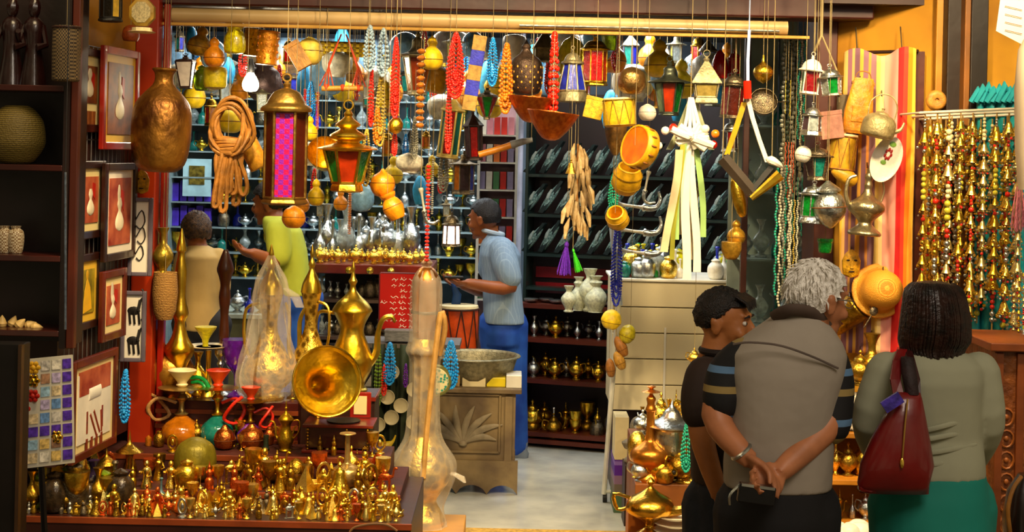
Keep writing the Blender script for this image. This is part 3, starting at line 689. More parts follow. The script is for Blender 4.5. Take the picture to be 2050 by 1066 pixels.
for row in range(9):
    z = q0.z - .032 - row * .034; nW = (3, 3, 2, 3, 4, 3, 3, 4, 2)[row]; x = q1.x - .02
    for k in range(nW):
        L = q.uniform(.028, .045)
        pts = [(x - L * t, y - .0115, z + .005 * math.sin(t * 9 + k + row)) for t in [i / 8 for i in range(9)]]
        m.tube(pts, .0022, 5); m.sph((x - L * .4, y - .0115, z + .011 * (1 if k % 2 else -1)), .0026, 6, 4)
        if k % 2: m.tube([(x - L * .8, y - .0115, z), (x - L * .8, y - .0115, z + .014)], .002, 5)
        x -= L + .014
m.build('white_script', white, r)
fr = MB(); 
for (u0, v0, u1, v1) in ((q0.x, q0.z, q1.x, q0.z), (q0.x, q1.z, q1.x, q1.z), (q0.x, q0.z, q0.x, q1.z), (q1.x, q0.z, q1.x, q1.z)): fr.tube([(u0, y, v0), (u1, y, v1)], .009, 6)
fr.build('frame', M('frame_red_dark', '#5e0b08', .4), r)
MB().box(((q0.x + q1.x) / 2, y + .05, (q1.z + tz) / 2 - .0), (.12, .1, q1.z - tz)).build('foot', M('table_grey'), r, smooth=False)
put('scale_box', painted_box(M('grey_case', '#6a6a6a', .5)), 'grey_case', 800, 660, 682, 8.6, 'grey metal case under the red lettered board', 'case', w=2.6)
# orange drum on a stool
y = 9.6; puts('orange_drum', drum(M('drum_orange', '#c4440c', .4, 0, .3, 3, .2), cream, M('drum_lace', '#3a1a0a', .7)), 'goblet_drum', 916, y, P(916, 708, y).z, .31, 'orange hand drum laced in black beside the shopkeeper', 'drum', scale=(.3, .3, .31))
zz = P(916, 708, y).z; r = empty('stool', (XZ(916, y, zz), y, 0), 'dark stool carrying the orange drum behind the chest', 'stool')
MB().lathe([(.13, zz - .03), (.13, zz)], 20).build('seat', darkwood, r)
for k in range(3): MB().tube([(.1 * math.cos(k * 2.1), .1 * math.sin(k * 2.1), zz - .03), (.14 * math.cos(k * 2.1), .14 * math.sin(k * 2.1), .01)], .014, 6).build('leg', darkwood, r)
# --- left counter with pale glass top
y = 10.0; a = XZ(352, y, .8); b = XZ(560, y, .8); zt = P(430, 628, y).z
r = wroot('shop_counter', ((a + b) / 2, y, 0), 'olive shop counter with a pale glass top in the left back', 'counter')
MB().box(((a + b) / 2, y + .25, (zt - .03) / 2), (b - a, .5, zt - .03)).build('body', M('counter_olive', '#5d5a3a', .5), r, smooth=False)
MB().box(((a + b) / 2, y + .25, zt - .015), (b - a + .04, .54, .03)).build('top', M('counter_top_pale', '#b9c2b2', .2), r, smooth=False, bevel=.004)
for k in range(7):
    mini((5, 6, 9, 11, 2, 9, 0)[k], (XZ(378 + k * 24, y + .1, zt), y + .12, zt + .001), R.uniform(.1, .17), 'standing on the pale glass counter top in the left back', 'wares on the pale counter')
# --- back shelves and their glitter
by = 12.25; a = XZ(338, by, 1.8); b = XZ(962, by, 1.8); bz = [P(650, yy, by).z for yy in (560, 510, 460, 410, 360, 308, 254, 200, 146)]
shelf_unit('back_shelves', 'tall mirrored shelves of silver and glass along the back wall', (a, by), 0, b - a, .3, bz, 2.95, M('mirror_blue', '#51636e', .15, .6, .4, 3, .1), M('glass_board', '#8fa3a5', .2, .2), sides=True, th=.012)
adj = ['lowest', 'second', 'third', 'fourth', 'fifth', 'sixth', 'seventh', 'eighth', 'top']
for j, z in enumerate(bz):
    n = 27
    for k in range(n):
        x = a + .06 + (b - a - .12) * k / (n - 1)
        if x < XZ(430, by, 2) and 2 <= j <= 4: continue
        c_ = R.choice((0, 2, 2, 4, 5, 6, 3, 8, 9, 10, 11, 7) if j > 0 else (0, 3, 7))
        mini(c_, (x + R.uniform(-.006, .006), by + .09 + .12 * (k % 2), z + .001), R.uniform(.13, .16) * (.85 if c_ in (0, 2) else (1.0 if c_ in (3, 8) else 1.25)), rz=PI * (k % 2) if c_ in (0, 2, 4) else None, where='on the %s of the mirrored back shelves' % (adj[j] + ' board'), group='wares on the %s back board' % adj[j], w=1.0)
# purple packets and a pale picture in the far left of the back shelves
pk = M('packet_purple', '#4a2fb0', .4, 0, .4, 9, .1)
for j in (2, 3):
    for k in range(5):
        boxthing('packet', 344 + k * 16, 357 + k * 16, bz[j] + .001, .15 + .02 * (k % 2), by + .06, .06, pk, 'purple packet in the row on the far left of the back shelves', 'packet', 'purple packets')
q0 = P(352, 318, 12.0); q1 = P(408, 396, 12.0)
r = wroot('framed_picture', ((q0.x + q1.x) / 2, 12.2, q1.z), 'pale blue framed picture on the back shelves at far left', 'picture')
MB().box(((q0.x + q1.x) / 2, 12.28, (q0.z + q1.z) / 2), (q1.x - q0.x, .02, q0.z - q1.z)).build('frame', M('frame_paleblue', '#a9cfd6', .3), r, smooth=False)
MB().box(((q0.x + q1.x) / 2 + .0, 12.268, (q0.z + q1.z) / 2 + .02), ((q1.x - q0.x) * .55, .01, (q0.z - q1.z) * .5)).build('picture', M('picture_ochre', '#6b5c1e', .4, 0, .6, 30), r, smooth=False)
# --- wall of packets right of the shelves, left of the slipper rack
y = 11.0; a = XZ(955, y, 1.8); b = XZ(1036, y, 1.8); zz = [P(1000, v, y).z for v in (600, 545, 490, 435, 380, 325, 270)]
shelf_unit('packet_rack', 'narrow rack of bright packets behind the shopkeeper', (a, y), 0, b - a, .25, zz, 2.5, M('rack_pinkish', '#8d6f74', .5, 0, .4, 5), white, th=.012)
pcs = [M('packet_' + n_, c_, .4) for n_, c_ in (('red', '#c4200f'), ('white', '#dcd6c8'), ('pink', '#c77a86'), ('orange', '#d9701a'), ('lilac', '#8f86a8'), ('green', '#3f7a4a'))]
for j, z in enumerate(zz):
    for k in range(5):
        x = a + .035 + k * .052; c_ = R.randrange(6); r = empty('packet', (x, y + .1, z + .001), '%s packet on the narrow rack behind the shopkeeper' % ('red', 'white', 'pink', 'orange', 'lilac', 'green')[c_], 'packet', 'bright packets on the narrow rack, ' + ('red', 'white', 'pink', 'orange', 'lilac', 'green')[c_])
        MB().box((0, 0, .065), (.044, .05, .13)).build('body', pcs[c_], r, smooth=False)
struct(MB().tube([(XZ(1039, 10.2, 1.5), 10.2, 0), (XZ(1039, 10.2, 1.5), 10.2, CEIL)], .018, 10).build('trim_14', M('post_lavender', '#a9adc4', .4)))
# white ribbed jars and ornate vases on the slipper counter
for i, (px, y0, y1, wf) in enumerate(((1158, 545, 612, .8), (1180, 515, 600, .7), (1192, 540, 612, .95), (1138, 560, 612, .8))):
    q = .12; x, y, _ = SP(0, q, 0)
    yy = 9.95 - .04 * i
    puts('ornvase%d' % (i % 2), vase(M('vase_ivory', '#c9c9a8', .3, 0, .25, 12, .3), [(.2, 0), (.24, .04), (.16, .12), (.34, .38), (.36, .55), (.2, .72), (.13, .8), (.22, .96), (.24, 1)] if i % 2 else [(.22, 0), (.2, .05), (.32, .3), (.3, .5), (.14, .7), (.2, .82), (.12, .9), (.2, 1)]), 'ornate_vase', px, yy, lowb[0] + .001, (y1 - y0) / S(9.95), ('low ivory vase', 'tallest ivory vase', 'wide ivory vase', 'leftmost ivory vase')[i] + ' with painted flowers under the slipper rack', 'vase', w=wf)
# trinkets on the cream stand
r = boxthing('orange_box', 1368, 1425, zt + .017, .05, wy + .03, .2, M('box_orange', '#c98a2c', .5), 'flat orange box on top of the cream stand', 'box')
zt = P(1260, 563, wy).z + .017
TC = [gred, ggreen, gyel, gblue, gclear, silver, gold, gteal, white]
TN = ['red', 'green', 'yellow', 'blue', 'clear', 'silver', 'gilt', 'teal', 'white']
for k in range(48):
    c_ = R.randrange(9); f_ = (vase(TC[c_], V_JAR, 10), vase(TC[c_], V_BOTTLE, 10))[k % 2]
    px = 1250 + (k * 37) % 232; 
    if 1364 < px < 1428: px = px - 110
    puts('trk_%d_%d' % (c_, k % 2), f_, ('trinket_jar', 'trinket_bottle')[k % 2], px, wy + .06 + .45 * ((k * 7) % 10) / 10, zt, R.uniform(.09, .19), '%s trinket %s in the clutter on the cream stand' % (TN[c_], ('jar', 'bottle')[k % 2]), ('jar', 'bottle')[k % 2], w=1.1, group='%s trinket %ss on the cream stand' % (TN[c_], ('jar', 'bottle')[k % 2]))
# --- glass fronted cabinet on the right, full height
gy = 7.75; a = XZ(1484, gy, 1.6); b = XZ(1622, gy, 1.6)
r = wroot('glass_cabinet', ((a + b) / 2, gy, 0), 'tall glass fronted cabinet with a brown post at the right of the shop mouth', 'cabinet')
fm = M('cabinet_brown', '#3b1a10', .4, 0, .3, 3, .1)
for px, wd in ((1490, .03), (1622, .03)):
    x = XZ(px, gy, 1.6); MB().box((x, gy + .02, 1.49), (wd, .04, 2.96)).build('post', fm, r, smooth=False, bevel=.003)
gp = M('cabinet_glass', '#e8f0f0', .04, 0, var=0, bump=0, trans=1.0, ior=1.1)
MB().box(((a + b) / 2, gy + .02, 2.0), (b - a, .006, 1.9)).build('pane', gp, r, smooth=False)
MB().box(((a + b) / 2, gy + .02, .55), (b - a, .03, 1.0)).build('lower_panel', fm, r, smooth=False)
MB().box(((a + b) / 2, gy + .5, 1.48), (b - a, .02, 2.9)).build('back_panel', M('cabinet_back', '#8d9a94', .25, .2, .4, 3, .1), r, smooth=False)
MB().box((XZ(1560, gy, 1.6) - .02, gy + .005, 1.9), (.008, .008, 1.9)).build('lock_rod', M('steel_rod', '#3f4a55', .3, .8), r, smooth=False)
for z in (1.15, 1.5, 1.85, 2.2):
    MB().box(((a + b) / 2, gy + .26, z), (b - a - .02, .4, .01)).build('shelf', M('glass_board'), r, smooth=False)
    for k in range(4):
        mini((5, 11, 10, 2)[k], (a + .06 + k * .085, gy + .25, z + .006), .17 + .03 * (k % 2), 'behind the cabinet glass at the right, %s shelf' % {1.15: 'lowest', 1.5: 'second', 1.85: 'third', 2.2: 'top'}[z], 'wares behind the cabinet glass %s' % z)
# ================= goods hanging in the shop mouth =================
for Y_ in (6.55, 6.8):
    struct(MB().tube([(-2.6, Y_, 3.01), (2.6, Y_, 3.01)], .012, 8).build('trim_15', pewter))
def H(key, fn, name, px, y0, y1, Y, label, cat, w=1, rz=0, tilt=0, pitch=0, hang=True, group=None):
    topz = (2.604 if abs(Y - 7.05) < .03 else 3.0)
    return put(key, fn, name, px, y0, y1, Y, label, cat, w, rz, tilt, hang, group, topz, pitch)
# big copper pot
H('big_pot', L_([(0, 0), (.22, .005), (.35, .08), (.41, .25), (.42, .5), (.38, .66), (.27, .76), (.16, .84), (.13, .9), (.14, .96), (.17, .985), (.17, 1), (.14, 1), (.12, .9)], 'body', M('pot_copper', '#3f1d0a', .42, .75, .5, 2.2, .6, col2='#9a6a26'), 28), 'copper_pot', 324, 138, 345, 6.6, 'big battered copper pot hanging by the red column', 'pot', w=.68, tilt=2)
# rope bundle
lm = leather
def rope(r):
    q = random.Random(4)
    m = MB()
    for k in range(9):
        a = q.uniform(.12, .2); hgt = q.uniform(.2, .27); cx = q.uniform(-.03, .05); cz = .73 + q.uniform(-.03, .03); y = q.uniform(-.08, .08)
        m.tube([(cx + a * math.cos(t) * (1 + .1 * math.sin(3 * t + k)), y + .04 * math.sin(2 * t + k), cz + hgt * math.sin(t)) for t in [2 * PI * i / 26 for i in range(26)]], .02, 7, closed=True)
    m.build('coil', lm, r)
    m = MB()
    for k in range(9):
        x = q.uniform(-.13, .13); L = q.uniform(.28, .5); y = q.uniform(-.07, .05); x2 = x + q.uniform(-.08, .06)
        m.tube(curve([(x * .4, y, .58), (x, y - .03, .45), (x2, y, .5 - L), (x2 + .05, y + .01, .5 - L - .02), (x2 + .06, y, .5 - L + .1), (x * .7 + .03, y, .5)], 4), .02, 7)
    m.build('loose_loops', lm, r)
    m = MB()
    for k in range(6): m.tube([(.13 * math.cos(t), .1 * math.sin(t), .52 + k * .022 + .015 * math.sin(t + k)) for t in [2 * PI * i / 20 for i in range(20)]], .018, 6, closed=True)
    m.build('binding', lm, r)
H('rope', rope, 'rope_bundle', 458, 198, 415, 6.75, 'thick coil of tan leather rope hung left of the great lantern', 'rope', w=1.0)
def purse(r):
    MB().lathe([(.3, 0), (.32, .03), (.32, .97), (.29, 1), (.27, 1), (.27, .1), (0, .08)], 20).build('body', M('cup_tan', '#c28a24', .5, 0, .25, 5, .2), r)
    MB().tube([(.325 * math.cos(t), .325 * math.sin(t), .9) for t in [2 * PI * i / 20 for i in range(20)]], .015, 5, closed=True).build('rim_cord', lm, r)
H('tancup', purse, 'leather_cup', 507, 276, 340, 6.9, 'tan leather cup hanging mouth upward beside the rope coil', 'cup', tilt=-28)
# the great lantern with magenta glass
r = H('great', lantern(6, M('lantern_bronze', '#6e5326', .4, .9, .5, 5, .4, col2='#a8823c'), (M('glass_brown', '#4a1608', .2, 0, trans=.2),) * 4 + (gmag, M('glass_brown')), .155, .155, .66, 'dome', .05, frame=.013), 'great_lantern', 572, 148, 410, 6.5, 'large domed bronze lantern with magenta patterned glass', 'lantern', w=1.0, rz=4)
H('tierlamp', lantern(6, brass, (ggreen, M('glass_brick', '#a8300c', .2, 0, trans=.2), ggreen), .17, .28, .36, 'tier', .1), 'brass_lantern', 696, 200, 385, 6.75, 'tiered brass lantern with green and red panes right of the great lantern', 'lantern', w=.9, rz=8)
H('ladle', bowl(brass), 'brass_bowl', 650, 288, 352, 7.12, 'round brass bowl hanging face out between the two brass lanterns', 'bowl', w=.36, pitch=62, tilt=12)
def disc(mat): return L_([(0, 0), (.45, .1), (.5, .5), (.45, .9), (0, 1)], 'body', mat, 22)
rows = [  # key, builder, name, px, y0, y1, Y, label, cat, w, tilt
 ('lan_wg', lantern(4, darkwood, (white, ggreen), .2, .36, .72, 'flat', .06), 'lantern', 372, 108, 178, 7.3, 'dark lantern with one white and one green pane at the left end of the rail', 'lantern', .95, -2),
 ('ybag', gourd(M('bag_yellow', '#9c7a14', .6, 0, .4, 6, .3)), 'round_basket', 402, 52, 112, 7.35, 'olive yellow round basket hanging above the green paned lantern', 'basket', 1, 10),
 ('gord', gourd(gourd_o), 'gourd', 429, 74, 134, 7.2, 'plain orange gourd next to the yellow glass lamp', 'gourd', .85, 0),
 ('yjar', L_([(.2, 0), (.34, .06), (.38, .3), (.34, .6), (.24, .82), (.27, .9), (.2, 1)], 'glass_body', gyel, 20, 3, 8, .12), 'glass_lamp', 470, 50, 108, 7.15, 'lemon yellow fluted glass lamp on the rail', 'lamp', 1.0, 0),
 ('can', can(M('can_yellow', '#c39318', .4, .6, .3, 5, .3), brassd), 'pierced_can', 506, 58, 112, 7.4, 'left one of two pierced yellow cans', 'lamp', .95, 4),
 ('can2', can(M('can_amber', '#c07a14', .4, .5, .3, 5, .3), gamber), 'pierced_can', 536, 62, 130, 7.15, 'right and larger one of two pierced yellow cans', 'lamp', .9, 4),
 ('lemon', disc(M('disc_lemon', '#c9b81c', .4, 0, .2, 5, .2)), 'yellow_tambourine', 431, 131, 180, 7.3, 'lemon coloured round tambourine below the orange gourd', 'tambourine', .95, 0),
 ('ggls', vase(M('glass_olive', '#6f8a14', .2, 0, trans=.3), V_JAR, 14), 'glass_jar', 404, 130, 182, 7.5, 'olive green glass jar left of the lemon tambourine', 'jar', .9, 0),
 ('bulb', bulb_fn, 'light_bulb', 502, 118, 184, 7.9, 'bare glowing light bulb on a wire', 'light bulb', .95, 0),
 ('greypot', L_([(0, 0), (.25, .02), (.45, .25), (.48, .5), (.4, .75), (.25, .9), (.28, 1)], 'body', M('pot_violet_grey', '#4e3c3c', .45, .5, .4, 4, .3), 22), 'metal_pot', 528, 126, 202, 8.3, 'dull violet grey pot hanging behind the light bulb', 'pot', 1, 0),
 ('wbox', painted_box(M('box_wood', '#a8742c', .5, 0, .3, 4, .2), .5), 'wooden_box', 596, 82, 140, 7.1, 'tilted wooden box hanging left of the pale striped gourd', 'box', .55, -32),
 ('pumpk', gourd(M('gourd_pale', '#d8bf4a', .5, 0, .25, 3, .1), [(0, 0), (.3, .03), (.48, .25), (.5, .5), (.42, .78), (.2, .93), (.06, 1)], 8), 'pale_gourd', 620, 74, 130, 7.2, 'pale yellow ribbed gourd behind the tilted wooden box', 'gourd', .95, 0),
 ('ygd', gourd(gourd_y), 'yellow_gourd', 620, 232, 282, 7.3, 'yellow gourd between the great lantern and the tiered lantern', 'gourd', .8, 0),
 ('og2', gourd(gourd_o, [(0, 0), (.3, .03), (.5, .28), (.52, .5), (.42, .78), (.2, .93), (.06, 1)]), 'orange_gourd', 588, 412, 457, 6.8, 'small round orange gourd just under the great lantern', 'gourd', 1, 0),
 ('yg3', gourd(gourd_y), 'yellow_gourd', 633, 358, 412, 7.0, 'yellow gourd at the lower right corner of the great lantern', 'gourd', .75, 0),
 ('trilan', lantern(6, tin, (M('glass_rust', '#8a3410', .2, 0, trans=.2), gamber), .2, .34, .5, 'bell', .06), 'lantern', 836, 52, 192, 7.35, 'grey capped lantern with rust brown panes behind the wooden beads', 'lantern', .6, 0),
 ('ygd2', gourd(gourd_y), 'bound_gourd', 865, 72, 140, 7.2, 'yellow gourd tied in a leather sling', 'gourd', .8, 0),
 ('ypl', disc(M('disc_gold', '#c08c0c', .4, .3, .2, 5, .2)), 'yellow_plate', 866, 130, 185, 7.7, 'flat golden plate behind the wooden beads', 'plate', 1.2, 20),
 ('brsp', gourd(brass, [(0, 0), (.3, .03), (.5, .28), (.52, .5), (.42, .78), (.2, .93), (.06, 1)]), 'brass_ball', 792, 234, 268, 6.95, 'egg shaped brass ball at the foot of the red beads', 'ball', .85, 25),
 ('slim', lantern(6, M('lantern_cream', '#b09a52', .5, .3, .3, 5, .3), (M('glass_dark_red', '#8a100c', .2, 0, trans=.2), M('glass_deepteal', '#154a44', .2)), .2, .2, .68, 'cone', .05), 'slim_lantern', 903, 186, 318, 7.5, 'slim cream framed lantern with a pointed red pane', 'lantern', .75, 6),
 ('darkl', lantern(6, darkwood, (gred, M('glass_smoke', '#3a2830', .2)), .2, .22, .6, 'cone', .06), 'dark_lantern', 948, 218, 322, 7.6, 'dark slender lantern with one red pane', 'lantern', .75, -3),
 ('amberl', lantern(6, pewter, (gamber, M('glass_smoke', '#3a2830', .2), gblue), .28, .28, .56, 'bell', .08), 'amber_lantern', 929, 296, 390, 7.9, 'dark lantern with amber panes over the shopkeeper', 'lantern', .75, 0),
 ('litl', lantern(6, pewter, (M('pane_lit', '#ffe9e2', .3, emit='#ffdfe8', estr=2.2, bump=0),), .24, .22, .5, 'dome', .06), 'lit_lantern', 904, 418, 494, 7.8, 'small pewter lantern glowing white beside the head of the shopkeeper', 'lantern', .95, 0),
 ('wdome', L_([(.3, 0), (.32, .1), (.5, .25), (.56, .5), (.5, .78), (.2, .96), (.05, 1)], 'shade', M('shade_milk', '#c9c6b4', .3), 22), 'milk_glass_lamp', 820, 306, 346, 7.4, 'milky white glass lampshade above the orange gourds', 'lamp', 1.25, 0),
 ('og3', gourd(gourd_o, [(0, 0), (.3, .03), (.5, .28), (.52, .5), (.42, .72), (.15, .88), (.06, 1)]), 'orange_gourd', 766, 338, 394, 6.9, 'upper one of two glossy orange gourds hung one below the other', 'gourd', .85, 0),
 ('og4', gourd(gourd_o, [(.3, 0), (.34, .04), (.46, .3), (.48, .5), (.36, .72), (.28, .8), (.36, .9), (.38, 1)]), 'orange_gourd', 786, 386, 441, 6.85, 'lower one of two glossy orange gourds, cut open like a cup', 'gourd', .8, -25),
 ('grl', lantern(6, pewter, (ggreen, gred), .1, .36, .6, 'flat', .08), 'pointed_lantern', 975, 172, 240, 7.7, 'pointed lantern with green and red diamond panes', 'lantern', .85, 0),
 ('prc', pierced(M('pierced_iron', '#4a3a30', .5, .6, .4, 8, .4)), 'pierced_lantern', 1053, 78, 192, 7.15, 'dark pierced iron lantern on a forked hanger', 'lantern', .72, 0),
 ('wdish', disc(white), 'white_dish', 1030, 68, 122, 8.2, 'round white dish behind the pierced iron lantern', 'dish', .9, 0),
 ('houl', lantern(4, tin, (tin, tin), .36, .36, .25, 'cone', .1), 'tin_lantern', 1090, 48, 124, 7.8, 'square tin lantern with a pyramid roof', 'lantern', .95, 0),
 ('ydom', L_([(.3, 0), (.4, .05), (.45, .3), (.43, .6), (.3, .85), (.1, .96), (.03, 1)], 'shade', gyel, 20), 'yellow_glass_dome', 1145, 72, 150, 7.7, 'yellow glass dome behind the blue glass lantern', 'lamp', .8, 0),
 ('blul', lantern(8, tin, (gblue,), .36, .22, .48, 'dome', .2), 'blue_lantern', 1146, 92, 205, 7.1, 'lantern of violet blue glass with a pierced cap', 'lantern', .72, 0),
 ('redl', lantern(6, brass, (gred,), .34, .34, .6, 'dome', .08), 'red_lantern', 1191, 68, 172, 7.25, 'brass framed lantern with bright red glass', 'lantern', .68, 0),
 ('gcup', vase(M('glass_lime', '#8fae10', .2, 0, trans=.3), [(.3, 0), (.34, .1), (.38, .6), (.46, .95), (.44, 1)], 16), 'lime_cup', 1220, 62, 102, 7.5, 'lime green glass cup on the rail', 'cup', 1, 0),
 ('ball', L_([(0, 0), (.3, .05), (.48, .28), (.5, .5), (.45, .75), (.25, .94), (.06, 1)], 'body', M('ball_brass', '#8f7040', .32, .9, .3, 3, .3), 26), 'metal_ball', 1265, 134, 190, 6.8, 'plain tarnished metal ball hanging from a long cord', 'ball', 1, 0),
 ('boxn', painted_box(M('box_yellow', '#c9a61c', .5, 0, .3, 5, .2), .5), 'yellow_box', 1189, 194, 238, 7.0, 'yellow tin box painted with dark figures', 'box', .85, 12),
 ('ydrum', drum(M('drum_yellow', '#d3a81c', .45, 0, .2, 4, .2), cream, M('lace_y', '#8d7210', .6), r0=.5), 'yellow_drum', 1240, 196, 255, 6.85, 'squat yellow drum under the metal ball', 'drum', 1.05, -4),
 ('lowv', L_([(0, 0), (.12, .05), (.3, .4), (.4, .8), (.42, 1)], 'body', M('brown_cone', '#6a4a1c', .5, 0, .4, 5, .3), 14), 'brown_cone', 1232, 252, 312, 7.2, 'brown pointed cone hanging under the yellow drum', 'horn', .9, 0),
 ('smw', gourd(white, [(0, 0), (.3, .03), (.5, .28), (.52, .5), (.42, .78), (.2, .93), (.06, 1)]), 'white_ball', 1296, 208, 242, 7.0, 'small cream ball next to the squat yellow drum', 'ball', 1, 0),
 ('ybig', gourd(gourd_y), 'yellow_gourd', 1320, 78, 155, 7.6, 'large yellow gourd high behind the grey capped lantern', 'gourd', .95, 0),
 ('gcap', lantern(6, M('lantern_zinc', '#50564a', .4, .8, .3, 5, .3), (M('glass_sage', '#7e9470', .2, 0, trans=.2), M('glass_brick', '#a8300c'), ggreen), .2, .32, .5, 'bell', .05), 'zinc_lantern', 1340, 112, 232, 7.25, 'zinc lantern with a wide cap and sage and brick panes', 'lantern', .75, 0),
 ('peak', lantern(4, tin, (M('tin_yellow', '#93803e', .5, .5), tin), .3, .36, .25, 'cone', .12), 'peaked_lantern', 1414, 100, 208, 7.0, 'grey tin lantern with a tall pointed roof', 'lantern', .85, 0),
 ('redarch', L_([(.3, 0), (.35, .1), (.35, .5), (.2, .85), (.03, 1)], 'glass_body', gred, 16), 'red_glass_arch', 1441, 100, 158, 7.6, 'pointed red glass lamp behind the tin lantern', 'lamp', .8, 0),
 ('redcap', lantern(6, gred, (gred,), .3, .3, .5, 'dome', .1), 'crimson_lantern', 1470, 98, 148, 7.6, 'crimson glass lantern with pale rings', 'lantern', .75, 0),
 ('bronzel', lantern(6, pewter, (M('glass_brown', '#4a1608'), M('glass_garnet', '#7d0f16', .2, 0, trans=.2)), .3, .3, .6, 'dome', .05), 'bronze_lantern', 1468, 138, 238, 7.1, 'bronze lantern with narrow garnet panes', 'lantern', .72, 4),
 ('smalll', lantern(6, silver, (gred, M('glass_smoke', '#3a2830')), .28, .26, .5, 'dome', .1), 'small_lantern', 1462, 236, 305, 7.4, 'small silver lantern under the bronze one', 'lantern', .8, 0),
 ('bgball', gourd(brass, [(0, 0), (.05, .03), (.28, .15), (.4, .35), (.35, .55), (.16, .68), (.06, .8), (.04, 1)]), 'brass_pendant', 1528, 110, 168, 7.0, 'drop shaped brass pendant above the copper pan', 'pendant', .85, 0),
]
for k, fn, nm, px, y0, y1, Y_, lb, ct, w_, tl in rows: H(k, fn, nm, px, y0, y1, Y_, lb, ct, w=w_, tilt=tl, rz=R.uniform(-8, 8))
d = bpy.data.lights.new('lamp', 'POINT'); d.energy = 14; d.color = (1, .86, .6); d.shadow_soft_size = .06
o = bpy.data.objects.new('lamp', d); COL.objects.link(o); o.location = P(502, 168, 7.78)
def pan(r):
    MB().lathe(smooth_prof([(0, 0), (.35, .02), (.48, .2), (.5, .38), (.47, .38), (.44, .2), (0, .06)]), 24).build('bowl', pewter, r)
    MB().tube([(.48, 0, .33), (.9, 0, .38)], [.06, .02], 8, flat=.4).build('handle', pewter, r)
H('pan', pan, 'metal_pan', 1530, 172, 228, 6.95, 'dark metal pan with a short handle below the brass pendant', 'pan', pitch=70, tilt=0)
H('cbowl', bowl(copper), 'copper_bowl', 1063, 196, 246, 7.0, 'left and higher one of two wide copper bowls', 'bowl', w=.62, tilt=4)
H('cbowl', bowl(copper), 'copper_bowl', 1104, 226, 282, 6.66, 'right and lower one of two wide copper bowls', 'bowl', w=.6, tilt=6)
def tamb(r):
    MB().lathe([(.48, 0), (.5, .03), (.5, .97), (.48, 1), (.45, 1), (.45, .06), (0, .05)], 30).build('shell', M('tambour_yellow', '#cf9a14', .4, 0, .2, 4, .1), r)
    MB().lathe([(0, .86), (.3, .87), (.45, .9), (.45, .95), (0, .92)], 30).build('skin', M('tambour_orange', '#c8620c', .35, 0, .3, 3, .1), r)
    m = MB()
    for k in range(14): a = 2 * PI * k / 14; m.sph((.5 * math.cos(a), .5 * math.sin(a), .5), (.03, .03, .25), 8, 6)
    m.build('painted_marks', M('mark_brown', '#7a4a10', .5), r)
H('halft', tamb, 'tambour', 1281, 280, 310, 6.75, 'orange tambour with a painted yellow rim seen almost edge on', 'tambourine', w=2.9, tilt=-72, pitch=34)
def cupdrum(r):
    MB().lathe(smooth_prof([(.3, 0), (.4, .08), (.5, .4), (.5, .65), (.4, .95), (.4, 1), (.33, 1), (.36, .7), (.3, .2), (0, .15)]), 24).build('body', M('cup_yellow', '#dba81a', .4, 0, .2, 4, .15), r)
    for z in (.3, .72): MB().tube([(.505 * math.cos(t), .505 * math.sin(t), z) for t in [2 * PI * i / 24 for i in range(24)]], .02, 5, closed=True).build('painted_band', M('band_olive', '#8a6a10', .5), r)
H('cupd', cupdrum, 'yellow_cup', 1255, 330, 388, 7.05, 'open yellow wooden pot painted with leaves', 'pot', pitch=32, tilt=8)
H('cupd', cupdrum, 'yellow_cup', 1236, 416, 460, 6.9, 'smaller yellow pot tipped towards the silver daggers', 'pot', pitch=50, tilt=-25)
